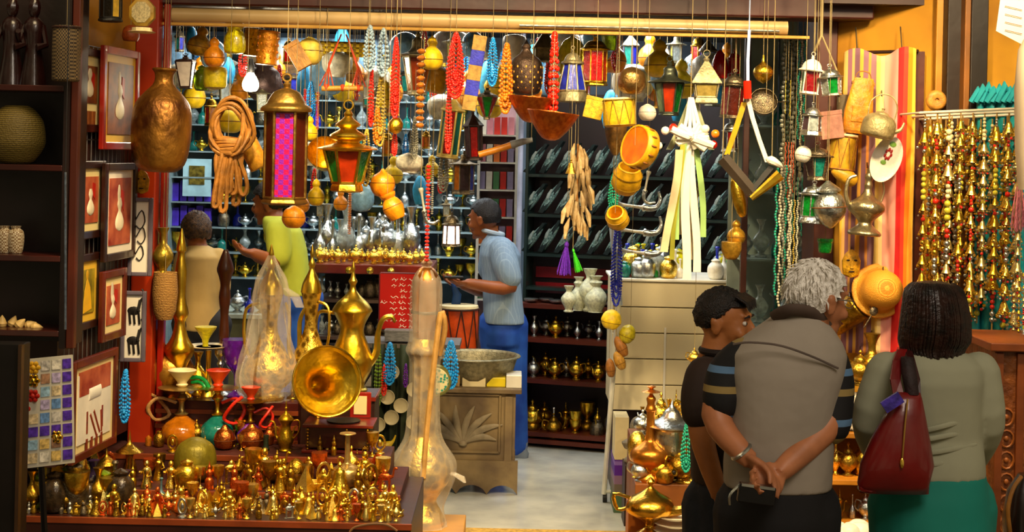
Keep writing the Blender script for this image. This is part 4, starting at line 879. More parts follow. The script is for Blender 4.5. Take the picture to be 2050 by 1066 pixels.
# bulging beads: necklaces
NR = M('bead_red', '#d8200a', .22, 0, .15, 9, 0, coat=.4); NLB = M('bead_pale_blue', '#9cb8cc', .25, 0, .25, 9, 0, coat=.4); NT = M('bead_turquoise', '#148ee0', .2, 0, .2, 9, 0, coat=.4)
NY = M('bead_yellow', '#b39a3a', .3, 0, .2, 9, 0); NO = M('bead_orange', '#dd7a12', .25, 0, .2, 9, 0, coat=.4); NWd = M('bead_wood', '#a8621a', .35, 0, .3, 9, 0, coat=.4); NG = M('bead_grey', '#8a8a7a', .3, .3, .3, 9, 0); NTL = M('bead_teal', '#1f9c82', .25, 0, .3, 9, 0); NB = M('bead_royal', '#1e2fc0', .2, 0, .2, 9, 0, coat=.4); NW = M('bead_white', '#c9c4ae', .3)
necks = [
 ('n_lb', NLB, 5, .3, .032, 740, 52, 142, 7.02, 'pale blue bead loops, first from the left on the rail', .95),
 ('n_lb2', NLB, 4, .28, .034, 767, 58, 152, 7.06, 'greenish pale blue bead loop beside the red bead bundle', .95),
 ('n_r1', NR, 3, .09, .022, 743, 140, 252, 7.1, 'short red bead string below the pale blue loops', 1),
 ('n_y', NY, 4, .16, .018, 762, 150, 292, 7.12, 'dull yellow bead strings beside the long red bundle', 1),
 ('n_r2', NR, 7, .13, .016, 792, 76, 236, 6.98, 'long thick red bead bundle left of the wooden beads', 1),
 ('n_r3', NR, 5, .2, .026, 790, 258, 312, 7.0, 'red bead tail under the brass ball', 1.1),
 ('n_or', NO, 3, .26, .04, 755, 215, 288, 7.12, 'orange bead strings among the dull yellow ones', .9),
 ('n_big', NR, 8, .3, .022, 912, 66, 196, 6.95, 'largest bundle of bright red beads in the middle of the rail', 1.0),
 ('n_red4', NR, 3, .1, .018, 898, 175, 305, 7.0, 'straight red bead strings falling from the largest red bundle', 1),
 ('n_tq', NT, 5, .24, .024, 986, 76, 172, 7.0, 'turquoise bead loops beside the orange ones', 1),
 ('n_og', NO, 5, .2, .026, 1013, 88, 226, 7.0, 'orange bead loops at the left of the pierced iron lantern', 1),
 ('n_r5', NR, 3, .1, .03, 1109, 66, 232, 6.97, 'single thick rope of coral red beads between two lanterns', 1),
 ('n_g1', NG, 4, .2, .022, 830, 234, 318, 7.3, 'grey bead strings beside the wooden beads', .9),
 ('n_g2', NG, 4, .22, .024, 888, 298, 384, 7.6, 'dark pearl strings left of the amber lantern', 1.2),
 ('n_teal', NTL, 5, .3, .03, 1228, 348, 420, 7.3, 'teal bead strings behind the open yellow pot', 1),
 ('n_roy', NB, 4, .14, .014, 1235, 440, 612, 8.6, 'long royal blue bead strings on the white rolling rail', 1),
 ('n_gold', NY, 2, .16, .02, 733, 260, 372, 6.9, 'amber bead loop beside the tiered lantern', 1.1),
]
for k, m_, s_, wd, bs, px, y0, y1, Y_, lb, wf in necks:
    H(k, necklace(m_, s_, wd, bs), 'bead_necklace', px, y0, y1, Y_, lb, 'necklace', w=wf, rz=R.uniform(-12, 12))
H('woodb', chain_beads(NWd, 12, .055), 'wooden_beads', 842, 96, 258, 6.98, 'single string of large brown wooden beads', 'necklace')
for i, (px, y0, y1, m_) in enumerate(((856, 330, 525, NR), (700, 380, 470, NWd), (866, 318, 430, NG), (610, 178, 262, NR), (636, 184, 260, NR))):
    H('tasstr%d' % i, chain_beads(m_, 26, .02 if y1 - y0 > 100 else .035), 'bead_string', px, y0, y1, 7.3, ('dark red bead string falling beside the silver dagger', 'thin brown bead string under the tiered lantern', 'thin grey bead string left of the glowing lantern', 'short red bead string right of the great lantern dome', 'red bead string under the bamboo hanger')[i], 'bead string', w=1.3)
def multi(mats, n=9, w=.5):
    def fn(r):
        q = random.Random(9); ms = {id(m): (MB(), m) for m in mats}
        cd = MB()
        for k in range(n):
            x = w * (k / (n - 1) - .5); y = q.uniform(-.03, .03); b, mt = MB(), mats[k % len(mats)]; L = q.uniform(.85, 1)
            for i in range(46): b.sph((x + .006 * math.sin(i), y, 1 - L * (i + .5) / 46), .0095, 6, 4)
            cd.tube([(x, y, 1), (x, y, 1 - L)], .002, 4); b.build('bead_strand', mt, r)
        cd.build('strings', WSTR, r)
    return fn
Yg = 7.55
for key, ms, n, px, y0, y1, w_, lb in (
    ('mg1', [NG, M('bead_dark', '#2f3a26', .3)], 5, 1583, 75, 560, .07, 'dark and grey bead curtain strings in front of the cabinet glass'),
    ('mg2', [NTL, NW], 4, 1606, 82, 300, .07, 'teal bead strings hanging high left of the small glass lanterns'),
    ('mg3', [NTL], 4, 1600, 355, 482, .2, 'bright turquoise green bead strings below the white lantern cluster'),
    ('mg4', [M('bead_coral', '#e2501c', .25, 0)], 4, 1580, 285, 402, .14, 'coral orange bead strings right of the cabinet glass'),
    ('mg5', [NTL, NW, NG], 5, 1566, 330, 620, .09, 'teal and white bead strings reaching down behind the white haired head'),
    ('mg6', [gyel], 2, 1577, 160, 235, .12, 'lemon bead strings in front of the cabinet edge'),
    ('mg7', [NW, NY], 3, 1588, 400, 600, .06, 'cream bead strings hanging low behind the white haired head')):
    H(key, multi(ms, n, w_), 'bead_strings', px, y0, y1, Yg if key != 'mg1' else 7.66, lb, 'bead strings')
    Yg -= .05
# blue and gold belt
def belt(r):
    for i in range(5): MB().slab([(-.09, 0, i / 5), (.09, 0, i / 5), (.09, 0, (i + 1) / 5), (-.09, 0, (i + 1) / 5)], .03).build('band', M('belt_blue', '#2a2fb8', .5, 0, .2, 12) if i % 2 else M('belt_tan', '#a8843c', .6, 0, .3, 12), r, smooth=False, bevel=.005)
H('belt', belt, 'woven_belt', 950, 70, 222, 7.05, 'woven belt banded in royal blue and tan', 'belt', tilt=8)
# bamboo hanger
def hanger(r):
    MB().tube([(-.36, 0, .08), (.36, 0, .1)], .045, 10).build('bamboo_rod', M('bamboo', '#b8862c', .45, 0, .3, 9, .2), r)
    m = MB()
    for x0 in (-.28, .28):
        for k in range(4):
            m.tube([(x0 - .12 + .08 * k, 0, .12), (x0 * .9, 0, .42 + .02 * k), (x0 * .15, 0, .98)], .013, 5)
    m.build('red_cords', M('cord_red', '#b83c10', .7), r)
    for x in (-.28, 0, .28): MB().sph((x, 0, .1), (.05, .055, .06)).build('knot', M('cord_red'), r)
H('hanger', hanger, 'bamboo_hanger', 687, 66, 188, 7.15, 'bamboo rod slung from red cords', 'hanger', w=.95)
for i in range(3):
    y_ = 88 + i * 10
    q = P(688, y_, 7.9 + .15 * i); r = empty('woven_band', q, ('uppermost', 'middle', 'lowest')[i] + ' yellow woven band stretched behind the bamboo hanger', 'band')
    MB().tube([(-.16, 0, 0), (.16, 0, -.004)], .014, 8, flat=.5).build('band', M('band_yellow', '#d9b410', .6, 0, kind='checker', col2='#8d6d0a', scale=60), r)
    cord(r, q + Vector((-.14, 0, .01)), Vector((q.x - .14, q.y, 3.0))); cord(r, q + Vector((.14, 0, .01)), Vector((q.x + .14, q.y, 3.0)))
# stick with grey end
def stick(r):
    MB().tube(curve([(0, 0, 0), (.01, 0, .35), (0, 0, .62)]), [.06] * 9, 10).build('wooden_arm', M('arm_orange', '#c47a1a', .4, 0, .3, 4), r)
    MB().tube([(0, 0, .6), (0, 0, .82), (.02, 0, 1)], [.075, .06, .04], 10).build('grey_sleeve', M('sleeve_grey', '#7b7f84', .5), r)
H('stick', stick, 'wooden_club', 1012, 238, 350, 7.3, 'orange wooden club with a grey sleeve lying aslant', 'club', tilt=72, hang=True)
# daggers
H('dg0', dagger(silver), 'curved_dagger', 848, 376, 450, 7.15, 'small curved silver dagger beside the dark red beads', 'dagger', w=.9, tilt=-10)
for i, (px, py) in enumerate(((1268, 412), (1270, 462), (1272, 504))):
    c = P(px, py, 8.68); hh = 90 / S(8.68)
    inst('dg1', dagger(silver), 'curved_dagger', c + Vector((hh / 2 + .02, 0, -.02)), (hh, hh, hh), (0, math.radians(-84), 0), ('uppermost', 'middle', 'lowest')[i] + ' of the sheathed silver daggers on the white rail', 'dagger')
H('dg2', dagger(silver), 'curved_dagger', 1293, 342, 405, 8.3, 'upright silver dagger above the row of sheathed ones', 'dagger', tilt=10, hang=True)
# shells, tassels, bell
def shells(r):
    q = random.Random(2); m = MB()
    for k in range(46):
        z = .12 + .8 * (k / 46); wv = .17 * (1 - abs(z - .45)) ; x = q.uniform(-wv, wv); y = q.uniform(-.08, .08)
        m.tube([(x * .7, y * .6, z + .1), (x, y, z), (x * 1.15, y * 1.1, z - .12)], [.006, .03, .012], 7)
    m.build('shells', M('shell_tan', '#b39058', .5, 0, .4, 12, .3, col2='#d8c090'), r)
    MB().tube([(0, 0, .1), (0, 0, 1)], .012, 5).build('string', leather, r)
H('shellb', shells, 'shell_garland', 1155, 288, 482, 7.1, 'garland of tan shells and husks in the middle of the shop', 'garland', w=1.0)
H('tas_p', tassel(M('tassel_purple', '#5a1fae', .7, 0, .3, 20)), 'tassel', 1132, 482, 552, 7.12, 'purple tassel hanging under the shell garland', 'tassel', w=.95, tilt=4)
H('tas_g', tassel(M('tassel_green', '#36b81e', .7, 0, .3, 20)), 'tassel', 1153, 496, 546, 7.05, 'green tassel hanging under the shell garland', 'tassel', w=.7, tilt=-16)
H('ybell', figurine(gold, 4), 'brass_bell', 1143, 318, 348, 7.0, 'little yellow bell at the side of the shell garland', 'bell', w=.9)
# ribbons
def ribbon(mb, pts, w, t=.003):
    pts = [Vector(p) for p in pts]; mb_pts = pts
    n = len(pts); vs = []; fs = []
    for i, p in enumerate(pts):
        tw = .3 * math.sin(i * .8); d = Vector((math.cos(tw), math.sin(tw), 0)) * w / 2; nn = Vector((-math.sin(tw), math.cos(tw), 0)) * t
        vs += [p - d - nn, p + d - nn, p + d + nn, p - d + nn]
    for i in range(n - 1):
        for k in range(4): k2 = (k + 1) % 4; fs.append((i * 4 + k, i * 4 + k2, i * 4 + 4 + k2, i * 4 + 4 + k))
    fs += [(3, 2, 1, 0), tuple((n - 1) * 4 + k for k in range(4))]
    mb.add(vs, fs)
rw = M('ribbon_white', '#e2dccb', .6, 0, .1, 5, .1); rg = M('ribbon_green', '#93b86a', .6, 0, .15, 5); rc = M('ribbon_cream', '#c9b892', .6, 0, .2, 5); rol = M('ribbon_olive', '#8a8a1c', .6)
Yr = 6.95
r = wroot('ribbon_bundle', P(1372, 200, Yr), 'thick bunch of long white, cream and green ribbons hanging from the rail', 'ribbons')
for i, (px0, px1, y0, y1, mt, wd) in enumerate(((1360, 1332, 300, 505, rc, .045), (1364, 1346, 290, 520, rol, .028), (1368, 1352, 285, 480, rg, .03), (1376, 1372, 290, 560, rw, .05), (1384, 1394, 285, 545, rw, .045), (1396, 1409, 290, 475, rg, .035), (1380, 1384, 280, 520, rc, .035), (1372, 1362, 290, 470, rc, .03))):
    mb = MB(); n = 12; ribbon(mb, [P(px0 + (px1 - px0) * t + 3 * math.sin(t * 5 + i), y0 + (y1 - y0) * t, Yr + .012 * (i - 4)) for t in [k / n for k in range(n + 1)]], wd * .8); mb.build('ribbon', mt, r)
mb = MB()
for i in range(12):
    a = 2 * PI * i / 12; c = P(1384, 276, Yr); L = .075 + .015 * (i % 3)
    mb.tube([c + Vector((.02 * math.cos(a + t) + L * math.sin(PI * t / 3.2) * math.cos(a), -.03 + .02 * math.sin(i), L * .7 * math.sin(PI * t / 3.2) * math.sin(a))) for t in (0, .6, 1.2, 1.8, 2.4, 3.0)], .014, 7)
mb.build('rosette', rw, r)
mb = MB()
for k, px in enumerate((1376, 1382, 1388, 1394)): ribbon(mb, [P(1383 + (px - 1383) * .2, 195, Yr), P(px, 230, Yr), P(px + (px - 1384), 268, Yr)], .016)
mb.build('top_loops', rw, r)
MB().tube([P(1383, 196, Yr), Vector((P(1383, 196, Yr).x, Yr, 3.0))], .002, 5).build('hanging_string', WSTR, r)
mb = MB(); ribbon(mb, [P(1384, 200, Yr + .06), P(1360, 260, Yr + .06), P(1340, 300, Yr + .06)], .03); ribbon(mb, [P(1388, 200, Yr + .06), P(1408, 260, Yr + .06), P(1424, 300, Yr + .06)], .03)
mb.build('side_ribbons', M('ribbon_sage', '#9aa27c', .6), r)
for i, (px, py) in enumerate(((1312, 276), (1332, 262), (1348, 256), (1318, 292), (1412, 258), (1432, 268), (1428, 290))):
    mb = MB().sph(P(px, py, Yr - .02), .02, 10, 7); mb.build('button', (gred, white, NR, white, white, NO, gred)[i], r)
for i, px in enumerate((1355, 1318)): pass
Yt = 6.9
r = wroot('scarf_ties', P(1495, 170, Yt), 'white and yellow ribbons tied on a blue cord', 'ribbons')
mb = MB(); ribbon(mb, [P(1497, 195, Yt), P(1506, 235, Yt), P(1520, 280, Yt), P(1536, 325, Yt)], .022); mb.build('white_ribbon', rw, r)
mb = MB(); ribbon(mb, [P(1490, 205, Yt + .02), P(1474, 255, Yt + .02), P(1455, 310, Yt + .02)], .026); mb.build('yellow_ribbon', M('ribbon_gold', '#b89410', .5), r)
mb = MB(); ribbon(mb, [P(1500, 60, Yt), P(1497, 120, Yt), P(1497, 165, Yt), P(1499, 196, Yt)], .014); mb.build('blue_cord', M('ribbon_blue', '#9db2e0', .6), r)
MB().tube([P(1496, 162, Yt - .02), P(1497, 198, Yt - .02)], .018, 8).build('red_binding', NR, r)
MB().tube([P(1500, 60, Yt), Vector((P(1500, 60, Yt).x, Yt, 3.0))], .003, 5).build('hanging_string', M('ribbon_blue'), r)
# black sheathed fan shape
r = wroot('leather_scabbards', P(1503, 395, 6.8), 'pair of dark leather scabbards crossed in a V with a white feather', 'scabbards')
MB().tube([P(1447, 316, 6.8), P(1508, 388, 6.8)], [.03, .028], 4, flat=.5).build('scabbard', M('scabbard_grey', '#33291f', .5), r, smooth=False)
MB().tube([P(1548, 338, 6.8), P(1502, 392, 6.8)], [.024, .02], 4, flat=.5).build('scabbard', black, r, smooth=False)
MB().tube([P(1562, 350, 6.78), P(1504, 398, 6.78)], [.026, .012], 6, flat=.5).build('brass_edge', brass, r)
MB().tube(curve([P(1535, 318, 6.8), P(1550, 324, 6.78), P(1566, 334, 6.8)]), [.01, .014, .02, .02, .018, .016, .014, .01, .006], 8).build('feather', white, r)
MB().tube([P(1447, 316, 6.8), Vector((P(1447, 316, 6.8).x, 6.8, 3.0))], .002, 4).build('hanging_string', WSTR, r)
MB().tube([P(1545, 330, 6.8), Vector((P(1545, 330, 6.8).x, 6.8, 3.0))], .002, 4).build('hanging_string', WSTR, r)
H('gcup2', gourd(M('cup_gold', '#b58a2a', .35, .5)), 'gold_cup', 1474, 440, 490, 7.2, 'upper one of two golden cups reflected in the cabinet glass', 'cup', w=.9)
H('gcup3', L_([(0, 0), (.3, .05), (.5, .5), (.52, .9), (.5, 1)], 'body', M('cup_gold', '#b58a2a')), 'gold_cup', 1464, 484, 520, 7.15, 'lower one of two golden cups reflected in the cabinet glass', 'cup', w=1.1)
H('ysock', L_([(0, 0), (.12, .05), (.2, .4), (.16, .8), (.05, 1)], 'body', brass), 'brass_sheath', 1478, 352, 436, 7.15, 'narrow brass sheath hanging left of the crossed scabbards', 'sheath', w=.8, tilt=-14)
# fruit garland on the rolling rail
for i, (px, y0, y1, w_, tl, m_, lb) in enumerate(((1224, 620, 660, 1, 10, gourd_y, 'topmost yellow painted coconut on the white rail'), (1256, 650, 688, .85, 20, M('nut_olive', '#b3a418', .4), 'olive yellow painted coconut, second on the white rail'), (1243, 672, 716, .5, -28, M('nut_brown', '#9a6428', .5), 'brown half shell, third on the white rail'), (1240, 703, 742, .55, -25, M('nut_tan', '#b88832', .5), 'tan half shell, fourth on the white rail'), (1222, 718, 756, .5, -8, M('nut_brown'), 'lowest brown half shell on the white rail'))):
    H('nut%d' % i, gourd(m_, [(0, 0), (.3, .05), (.5, .35), (.5, .55), (.4, .8), (.2, .95), (.05, 1)]), 'painted_coconut', px, y0, y1, 8.62, lb, 'coconut', w=w_, tilt=tl, hang=True)
# --- goods hanging deeper in the shop, under the ceiling
deep = [('hl', lambda: lantern(6, brassd, (gamber, gred), .26, .26, .5, 'dome', .08), 'lantern', 'brass lantern with amber and red glass', 'lantern', .7),
        ('hl2', lambda: lantern(6, pewter, (gblue, gteal), .26, .3, .5, 'cone', .08), 'lantern', 'pewter lantern with blue and teal glass', 'lantern', .7),
        ('hl3', lambda: lantern(4, tin, (gclear, gyel), .26, .3, .5, 'bell', .08), 'lantern', 'tin lantern with pale and yellow glass', 'lantern', .7),
        ('hg', lambda: gourd(gourd_y), 'gourd', 'yellow gourd', 'gourd', .8),
        ('hg2', lambda: gourd(gourd_o), 'gourd', 'orange gourd', 'gourd', .8),
        ('hp', lambda: pierced(silver), 'pierced_lantern', 'silver pierced lantern', 'lantern', .75),
        ('hb', lambda: L_([(0, 0), (.3, .05), (.48, .28), (.5, .5), (.45, .75), (.25, .94), (.06, 1)], 'body', M('ball_blue', '#7aa8cf', .2, 0)), 'glass_ball', 'pale blue glass ball', 'ball', .9),
        ('hw', lambda: L_([(.3, 0), (.32, .1), (.5, .25), (.56, .5), (.5, .78), (.2, .96), (.05, 1)], 'shade', M('shade_milk', '#c9c6b4')), 'milk_glass_lamp', 'milk white glass shade', 'lamp', 1),
        ('hc', lambda: L_([(.16, 0), (.2, .02), (.3, .5), (.16, .9), (.05, 1)], 'cloth', M('cloth_sky', '#2f9cd6', .5)), 'blue_pennant', 'sky blue cloth bag', 'bag', .9),
        ('ht', lambda: necklace(NT, 4, .3, .03), 'bead_necklace', 'turquoise bead loop', 'necklace', .9),
        ('hr', lambda: necklace(NR, 4, .3, .03), 'bead_necklace', 'red bead loop', 'necklace', .9)]
for k in range(125):
    i = (k * 7 + k // 11) % 11; key, fb, nm, lb, ct, w_ = deep[i]
    px = 350 + (k * 97) % 1130; Y_ = 8.1 + ((k * 31) % 16) * .12
    y0 = R.uniform(52, 190) if px < 1000 or k % 2 else R.uniform(50, 140); hh = R.uniform(50, 82)
    if Y_ > 9 and y0 > 150: y0 -= 50
    H(key, fb(), nm, px, y0, y0 + hh, Y_, lb + ' hanging under the ceiling, %s of the red beads' % ('left' if px < 905 else 'right'), ct, w=w_, group='%ss under the ceiling, %s side' % (lb, 'left' if px < 905 else 'right'), rz=R.uniform(0, 60))
# more small hangings, middle depth left side, y 260-520
for k in range(26):
    i = (k * 5) % 11; key, fb, nm, lb, ct, w_ = deep[i]
    px = 600 + (k * 53) % 330; y0 = 255 + (k * 41) % 150; hh = R.uniform(38, 60)
    if 740 < px < 810 and y0 > 320: continue
    H(key, fb(), nm, px, y0, y0 + hh, 8.0 + .1 * (k % 9), lb + ' dangling low over the gilt teapots', ct, w=w_, group=lb + 's low over the counter')
# ================= left side wall: frames, grid, dark shelves, postcards =================
def LW(px, off=0):
    a = Vector(WA); b = Vector(WB); t = .5
    for _ in range(30):
        q = a.lerp(b, t); x = XZ(px, q.y, 1.6); t += (x - q.x) / (b.x - a.x + (a.x - 0) * 0 + 1e-9) * .5
    return q
wd = Vector((WB[0] - WA[0], WB[1] - WA[1], 0)).normalized(); wn = Vector((wd.y, -wd.x, 0)); wang = math.atan2(wd.y, wd.x)
def WT(px, off):               # point of the wall plane (pulled off it by off) seen at column px: returns x, y
    # ray x = k*y ; plane (p-WA).wn = off
    k = XZ(px, 1.0 * 6.5, 1.9) / 6.5
    # (k*y - WA.x)*wn.x + (y - WA.y)*wn.y = off
    y = (off + WA[0] * wn.x + WA[1] * wn.y) / (k * wn.x + wn.y); return k * y, y
def zat(px, py, y): return P(px, py, y).z
pic_b = M('picture_brown', '#4a1c0a', .5, 0, .5, 12, 0, col2='#8a4a18'); pic_r = M('picture_red', '#7a120a', .5, 0, .5, 9, 0, col2='#b8603a'); pic_y = M('picture_green', '#2c3010', .5, 0, .5, 9, 0, col2='#a8901c'); pic_w = M('picture_white', '#d8d2c4', .5, 0, .1, 9, 0)
motw = M('motif_white', '#d8ccb0', .5); motr = M('motif_red', '#b01c0c', .5); motk = M('motif_ink', '#171310', .5); moty = M('motif_yellow', '#d8a41c', .5)
def frame(px0, px1, y0, y1, off, fm_, matm, picm, label, motifs=0, col=False):
    if col: Y = 6.985 - off - .13 + .0; xa, ya, xb, yb = XZ(px0, Y, 1.5), Y, XZ(px1, Y, 1.5), Y; ang = 0
    else: (xa, ya), (xb, yb) = WT(px0, off), WT(px1, off); ang = wang
    W = math.hypot(xb - xa, yb - ya); ym = (ya + yb) / 2; pm = (px0 + px1) / 2
    z1 = zat(pm, y0, ym); z0 = zat(pm, y1, ym); Hh = z1 - z0
    r = empty('framed_picture', ((xa + xb) / 2, ym, z0), label, 'picture'); r.rotation_euler[2] = ang
    t = .034 if not col else .018; m = MB()
    for sx in (-1, 1): m.box((sx * (W / 2 - t / 2), 0, Hh / 2), (t, .022, Hh))
    for z in (t / 2, Hh - t / 2): m.box((0, 0, z), (W - 2 * t, .022, t))
    m.build('frame', fm_, r, smooth=False, bevel=.004)
    MB().box((0, .004, Hh / 2), (W - 2 * t, .006, Hh - 2 * t)).build('mat_board', matm, r, smooth=False)
    g = .034 if not col else .0
    if not col: MB().box((0, -.001, Hh / 2 + (.07 if motifs == 1 else 0) * Hh), (W - 2 * t - 2 * g, .006, (Hh - 2 * t - 2 * g) * (.72 if motifs == 1 else 1))).build('picture', picm, r, smooth=False)
    w_ = W / 2 - t - g; X = lambda x, z, s: Matrix.Translation((x, -.004, z)) @ Matrix.Diagonal((s, .02, s, 1))
    if motifs in (0, 1, 2):
        MB().lathe(smooth_prof([(.1, 0), (.3, .1), (.34, .3), (.2, .5), (.1, .62), (.2, .8), (.1, 1)]), 12, X=X(-.01, Hh * (.3 if motifs != 1 else .42), Hh * .34)).build('painted_jar', motw, r)
        MB().slab([(.01, -.006, Hh * .72), (.04, -.006, Hh * .7), (.035, -.006, Hh * .5), (.005, -.006, Hh * .56)], .003).build('painted_cloth', motr, r, smooth=False)
        if motifs == 1:
            for k in (-1, 0, 1): MB().box((k * .045, -.002, Hh * .17), (.03, .006, .06)).build('small_picture', pic_b, r, smooth=False)
        if motifs == 2: MB().sph((-.02, -.003, Hh * .68), (.02, .003, .045)).build('painted_figure', motw, r)
    if motifs == 3:     # robed yellow figure
        MB().slab([(0, -.006, Hh * .68), (.03, -.006, Hh * .55), (.05, -.006, Hh * .26), (-.04, -.006, Hh * .22), (-.03, -.006, Hh * .5)], .003).build('painted_robe', moty, r, smooth=False)
        MB().sph((0, -.003, Hh * .72), (.016, .003, .022)).build('painted_head', moty, r)
    if motifs == 4:     # ink script
        m = MB()
        for (cx, cz, s) in ((0, .7, .05), (.005, .5, .045), (0, .28, .04)): m.tube(curve([(cx - s * .5, -.004, Hh * cz), (cx + s * .1, -.004, Hh * cz + s), (cx + s * .4, -.004, Hh * cz), (cx, -.004, Hh * cz - s * .7), (cx - s * .4, -.004, Hh * cz - s * .4)], 3), .0028, 5)
        m.build('ink_script', motk, r)
    if motifs == 5:     # two horned animals
        m = MB()
        for cz in (.72, .3):
            c = Hh * cz; m.sph((0, 0, c), (.03, .004, .02)); m.tube([(.02, -.002, c), (.03, -.002, c + .05)], .008, 5); m.tube(curve([(.03, -.002, c + .05), (.05, -.002, c + .075), (.035, -.002, c + .1)], 3), .004, 5)
            for dx in (-.02, .0, .022): m.tube([(dx, -.002, c), (dx + .006, -.002, c - .06)], .005, 5)
        m.build('ink_animals', motk, r)
    if motifs == 6:     # oven, white roll and daggers
        MB().box((0, -.003, Hh * .75), (w_ * 1.9, .004, Hh * .24)).build('painted_oven', pic_r, r, smooth=False)
        MB().tube([(-.07, -.005, Hh * .62), (.06, -.005, Hh * .625)], .025, 8, flat=.2).build('painted_roll', white, r)
        m = MB()
        for (a, b) in (((-.05, .42), (.03, .16)), ((-.01, .44), (.06, .2)), ((.07, .42), (.08, .2))): m.tube([(a[0], -.004, Hh * a[1]), (b[0], -.004, Hh * b[1])], .008, 6, flat=.4)
        for k in range(4): m.box((-.085 + .055 * k, -.004, Hh * .13), (.02, .004, .05)); m.box((-.085 + .17 * (k % 2), -.004, Hh * (.4 - .1 * (k // 2))), (.014, .004, .05))
        m.build('painted_daggers', M('motif_brown', '#7a2c14', .5), r)
    return r
fdk = M('frame_dark', '#260d06', .35, 0, .3, 6, .1, coat=.3); frd = M('frame_mahogany', '#8a1a0e', .28, 0, .3, 5, .1, coat=.5); fbr = M('frame_brown', '#52180a', .35, 0, .3, 6, .1, coat=.3)
matc = M('mat_cream', '#dcc98c', .6, var=.05, bump=0); maty = M('mat_gold', '#d9ae34', .5, var=.05, bump=0); matw = M('mat_white', '#dcd3c2', .6, var=.05, bump=0)
frame(150, 201, 97, 265, .03, fdk, matc, pic_b, 'dark framed picture of a jar over three small views, partly behind the red frame', 1)
frame(200, 272, 97, 300, .06, frd, maty, pic_b, 'large glossy red frame with yellow mat, top of the side wall', 2)
frame(156, 208, 322, 478, .03, fdk, matc, pic_r, 'dark frame with a red jar picture, left of the long white matted one', 0)
frame(208, 272, 326, 520, .06, fdk, matw, pic_r, 'dark frame with white mat and a long jar picture in the middle row', 2)
frame(150, 204, 508, 660, .03, fdk, maty, pic_y, 'dark frame with a yellow robed figure on a gold mat', 3)
frame(207, 255, 540, 680, .06, fbr, matc, pic_r, 'brown frame with a white figure, right of the yellow robed one', 2)
frame(256, 304, 396, 553, 0.02, M('frame_grey', '#5c5460', .4), matw, pic_w, 'narrow grey frame of black script on the red column', 4, col=True)
frame(245, 295, 583, 725, .02, M('frame_grey'), matw, pic_w, 'narrow grey frame with two black horned animals on the red column', 5, col=True)
frame(152, 241, 710, 910, .07, fbr, matc, pic_w, 'large brown frame with painted daggers at the foot of the side wall', 6)
# wire grid
(xa, ya), (xb, yb) = WT(136, .012), WT(263, .012)
r = wroot('wire_grid', (xa, ya, .85), 'black wire grid panel behind the picture frames', 'grid')
m = MB(); n = 16
for i in range(n): t = i / (n - 1); m.tube([(xa + (xb - xa) * t, ya + (yb - ya) * t, .85), (xa + (xb - xa) * t, ya + (yb - ya) * t, 2.45)], .0025, 5)
m.build('upright_wires', M('wire_grey', '#6f6a66', .4, .8), r)
m = MB()
for z in [.85 + .2 * k for k in range(9)]: m.tube([(xa, ya, z), (xb, yb, z)], .0035, 5)
m.build('cross_wires', M('wire_grey'), r)
# mask, blue beads on the column
Yc = 6.82
def mask(r):
    MB().loft([((0, 0, 0), .08, .04), ((0, 0, .1), .3, .1), ((0, 0, .35), .34, .13), ((0, 0, .6), .36, .13), ((0, 0, .85), .24, .1), ((0, 0, 1), .06, .04)], 18).build('face', M('mask_yellow', '#c79410', .5, 0, .4, 6, .4), r)
    MB().sph((-.14, -.12, .62), (.07, .03, .035)).sph((.14, -.12, .62), (.07, .03, .035)).sph((0, -.12, .22), (.12, .03, .03)).build('carved_holes', darkwood, r)
    MB().loft([((0, -.13, .34), .07, .05), ((0, -.13, .6), .025, .02)], 8).build('nose', M('mask_yellow'), r)
put('mask', mask, 'carved_mask', 284, 340, 388, Yc + .05, 'yellow carved mask on the red column above the script frame', 'mask', w=.9)
put('n_sidetq', necklace(NT, 5, .24, .03), 'bead_necklace', 250, 742, 846, 6.62, 'turquoise bead loops hanging low on the red column beside the dagger picture', 'necklace', w=.9, hang=False)
# top: hanging lamp, octagonal lantern, bracket
H('blk_lamp', lantern(8, black, (M('glass_lampyellow', '#c9a030', .3, 0, trans=.2), M('glass_dark', '#17120a', .2), M('glass_dark')), .3, .3, .6, 'flat', .1), 'black_lantern', 222, -40, 44, 6.2, 'black lantern with yellowish glass hanging at the top left', 'lantern', w=.85, hang=True)
def octo(r):
    MB().lathe([(.36, 0), (.42, .03), (.3, .06), (.3, .14)], 8, ph=PI / 8).build('foot', cream, r)
    MB().lathe([(.34, -.16), (.4, -.12), (.4, .12), (.34, .16)], 8, ph=PI / 8, X=Matrix.Translation((0, 0, .55)) @ Matrix.Rotation(PI / 2, 4, 'X')).build('octagonal_case', M('octagon_wood', '#a8842c', .5, 0, .3, 5, .2), r)
    MB().lathe([(0, .0), (.3, .0), (.3, .02), (0, .03)], 8, ph=PI / 8, X=Matrix.Translation((0, -.16, .55)) @ Matrix.Rotation(PI / 2, 4, 'X')).build('pale_face', M('face_sand', '#b9a878', .5, 0, .3, 20, .2), r)
H('octo', octo, 'octagonal_lamp', 285, -8, 66, 6.4, 'octagonal wooden lamp with a pale face at the top left', 'lamp', w=.9, hang=True)
H('tinyred', L_([(.4, 0), (.5, .3), (.4, .8), (.1, 1)], 'body', M('pot_rust', '#8d3c12', .5), 16), 'rust_pot', 262, 50, 82, 6.75, 'small rust red pot under the black lantern', 'pot', w=1.1)
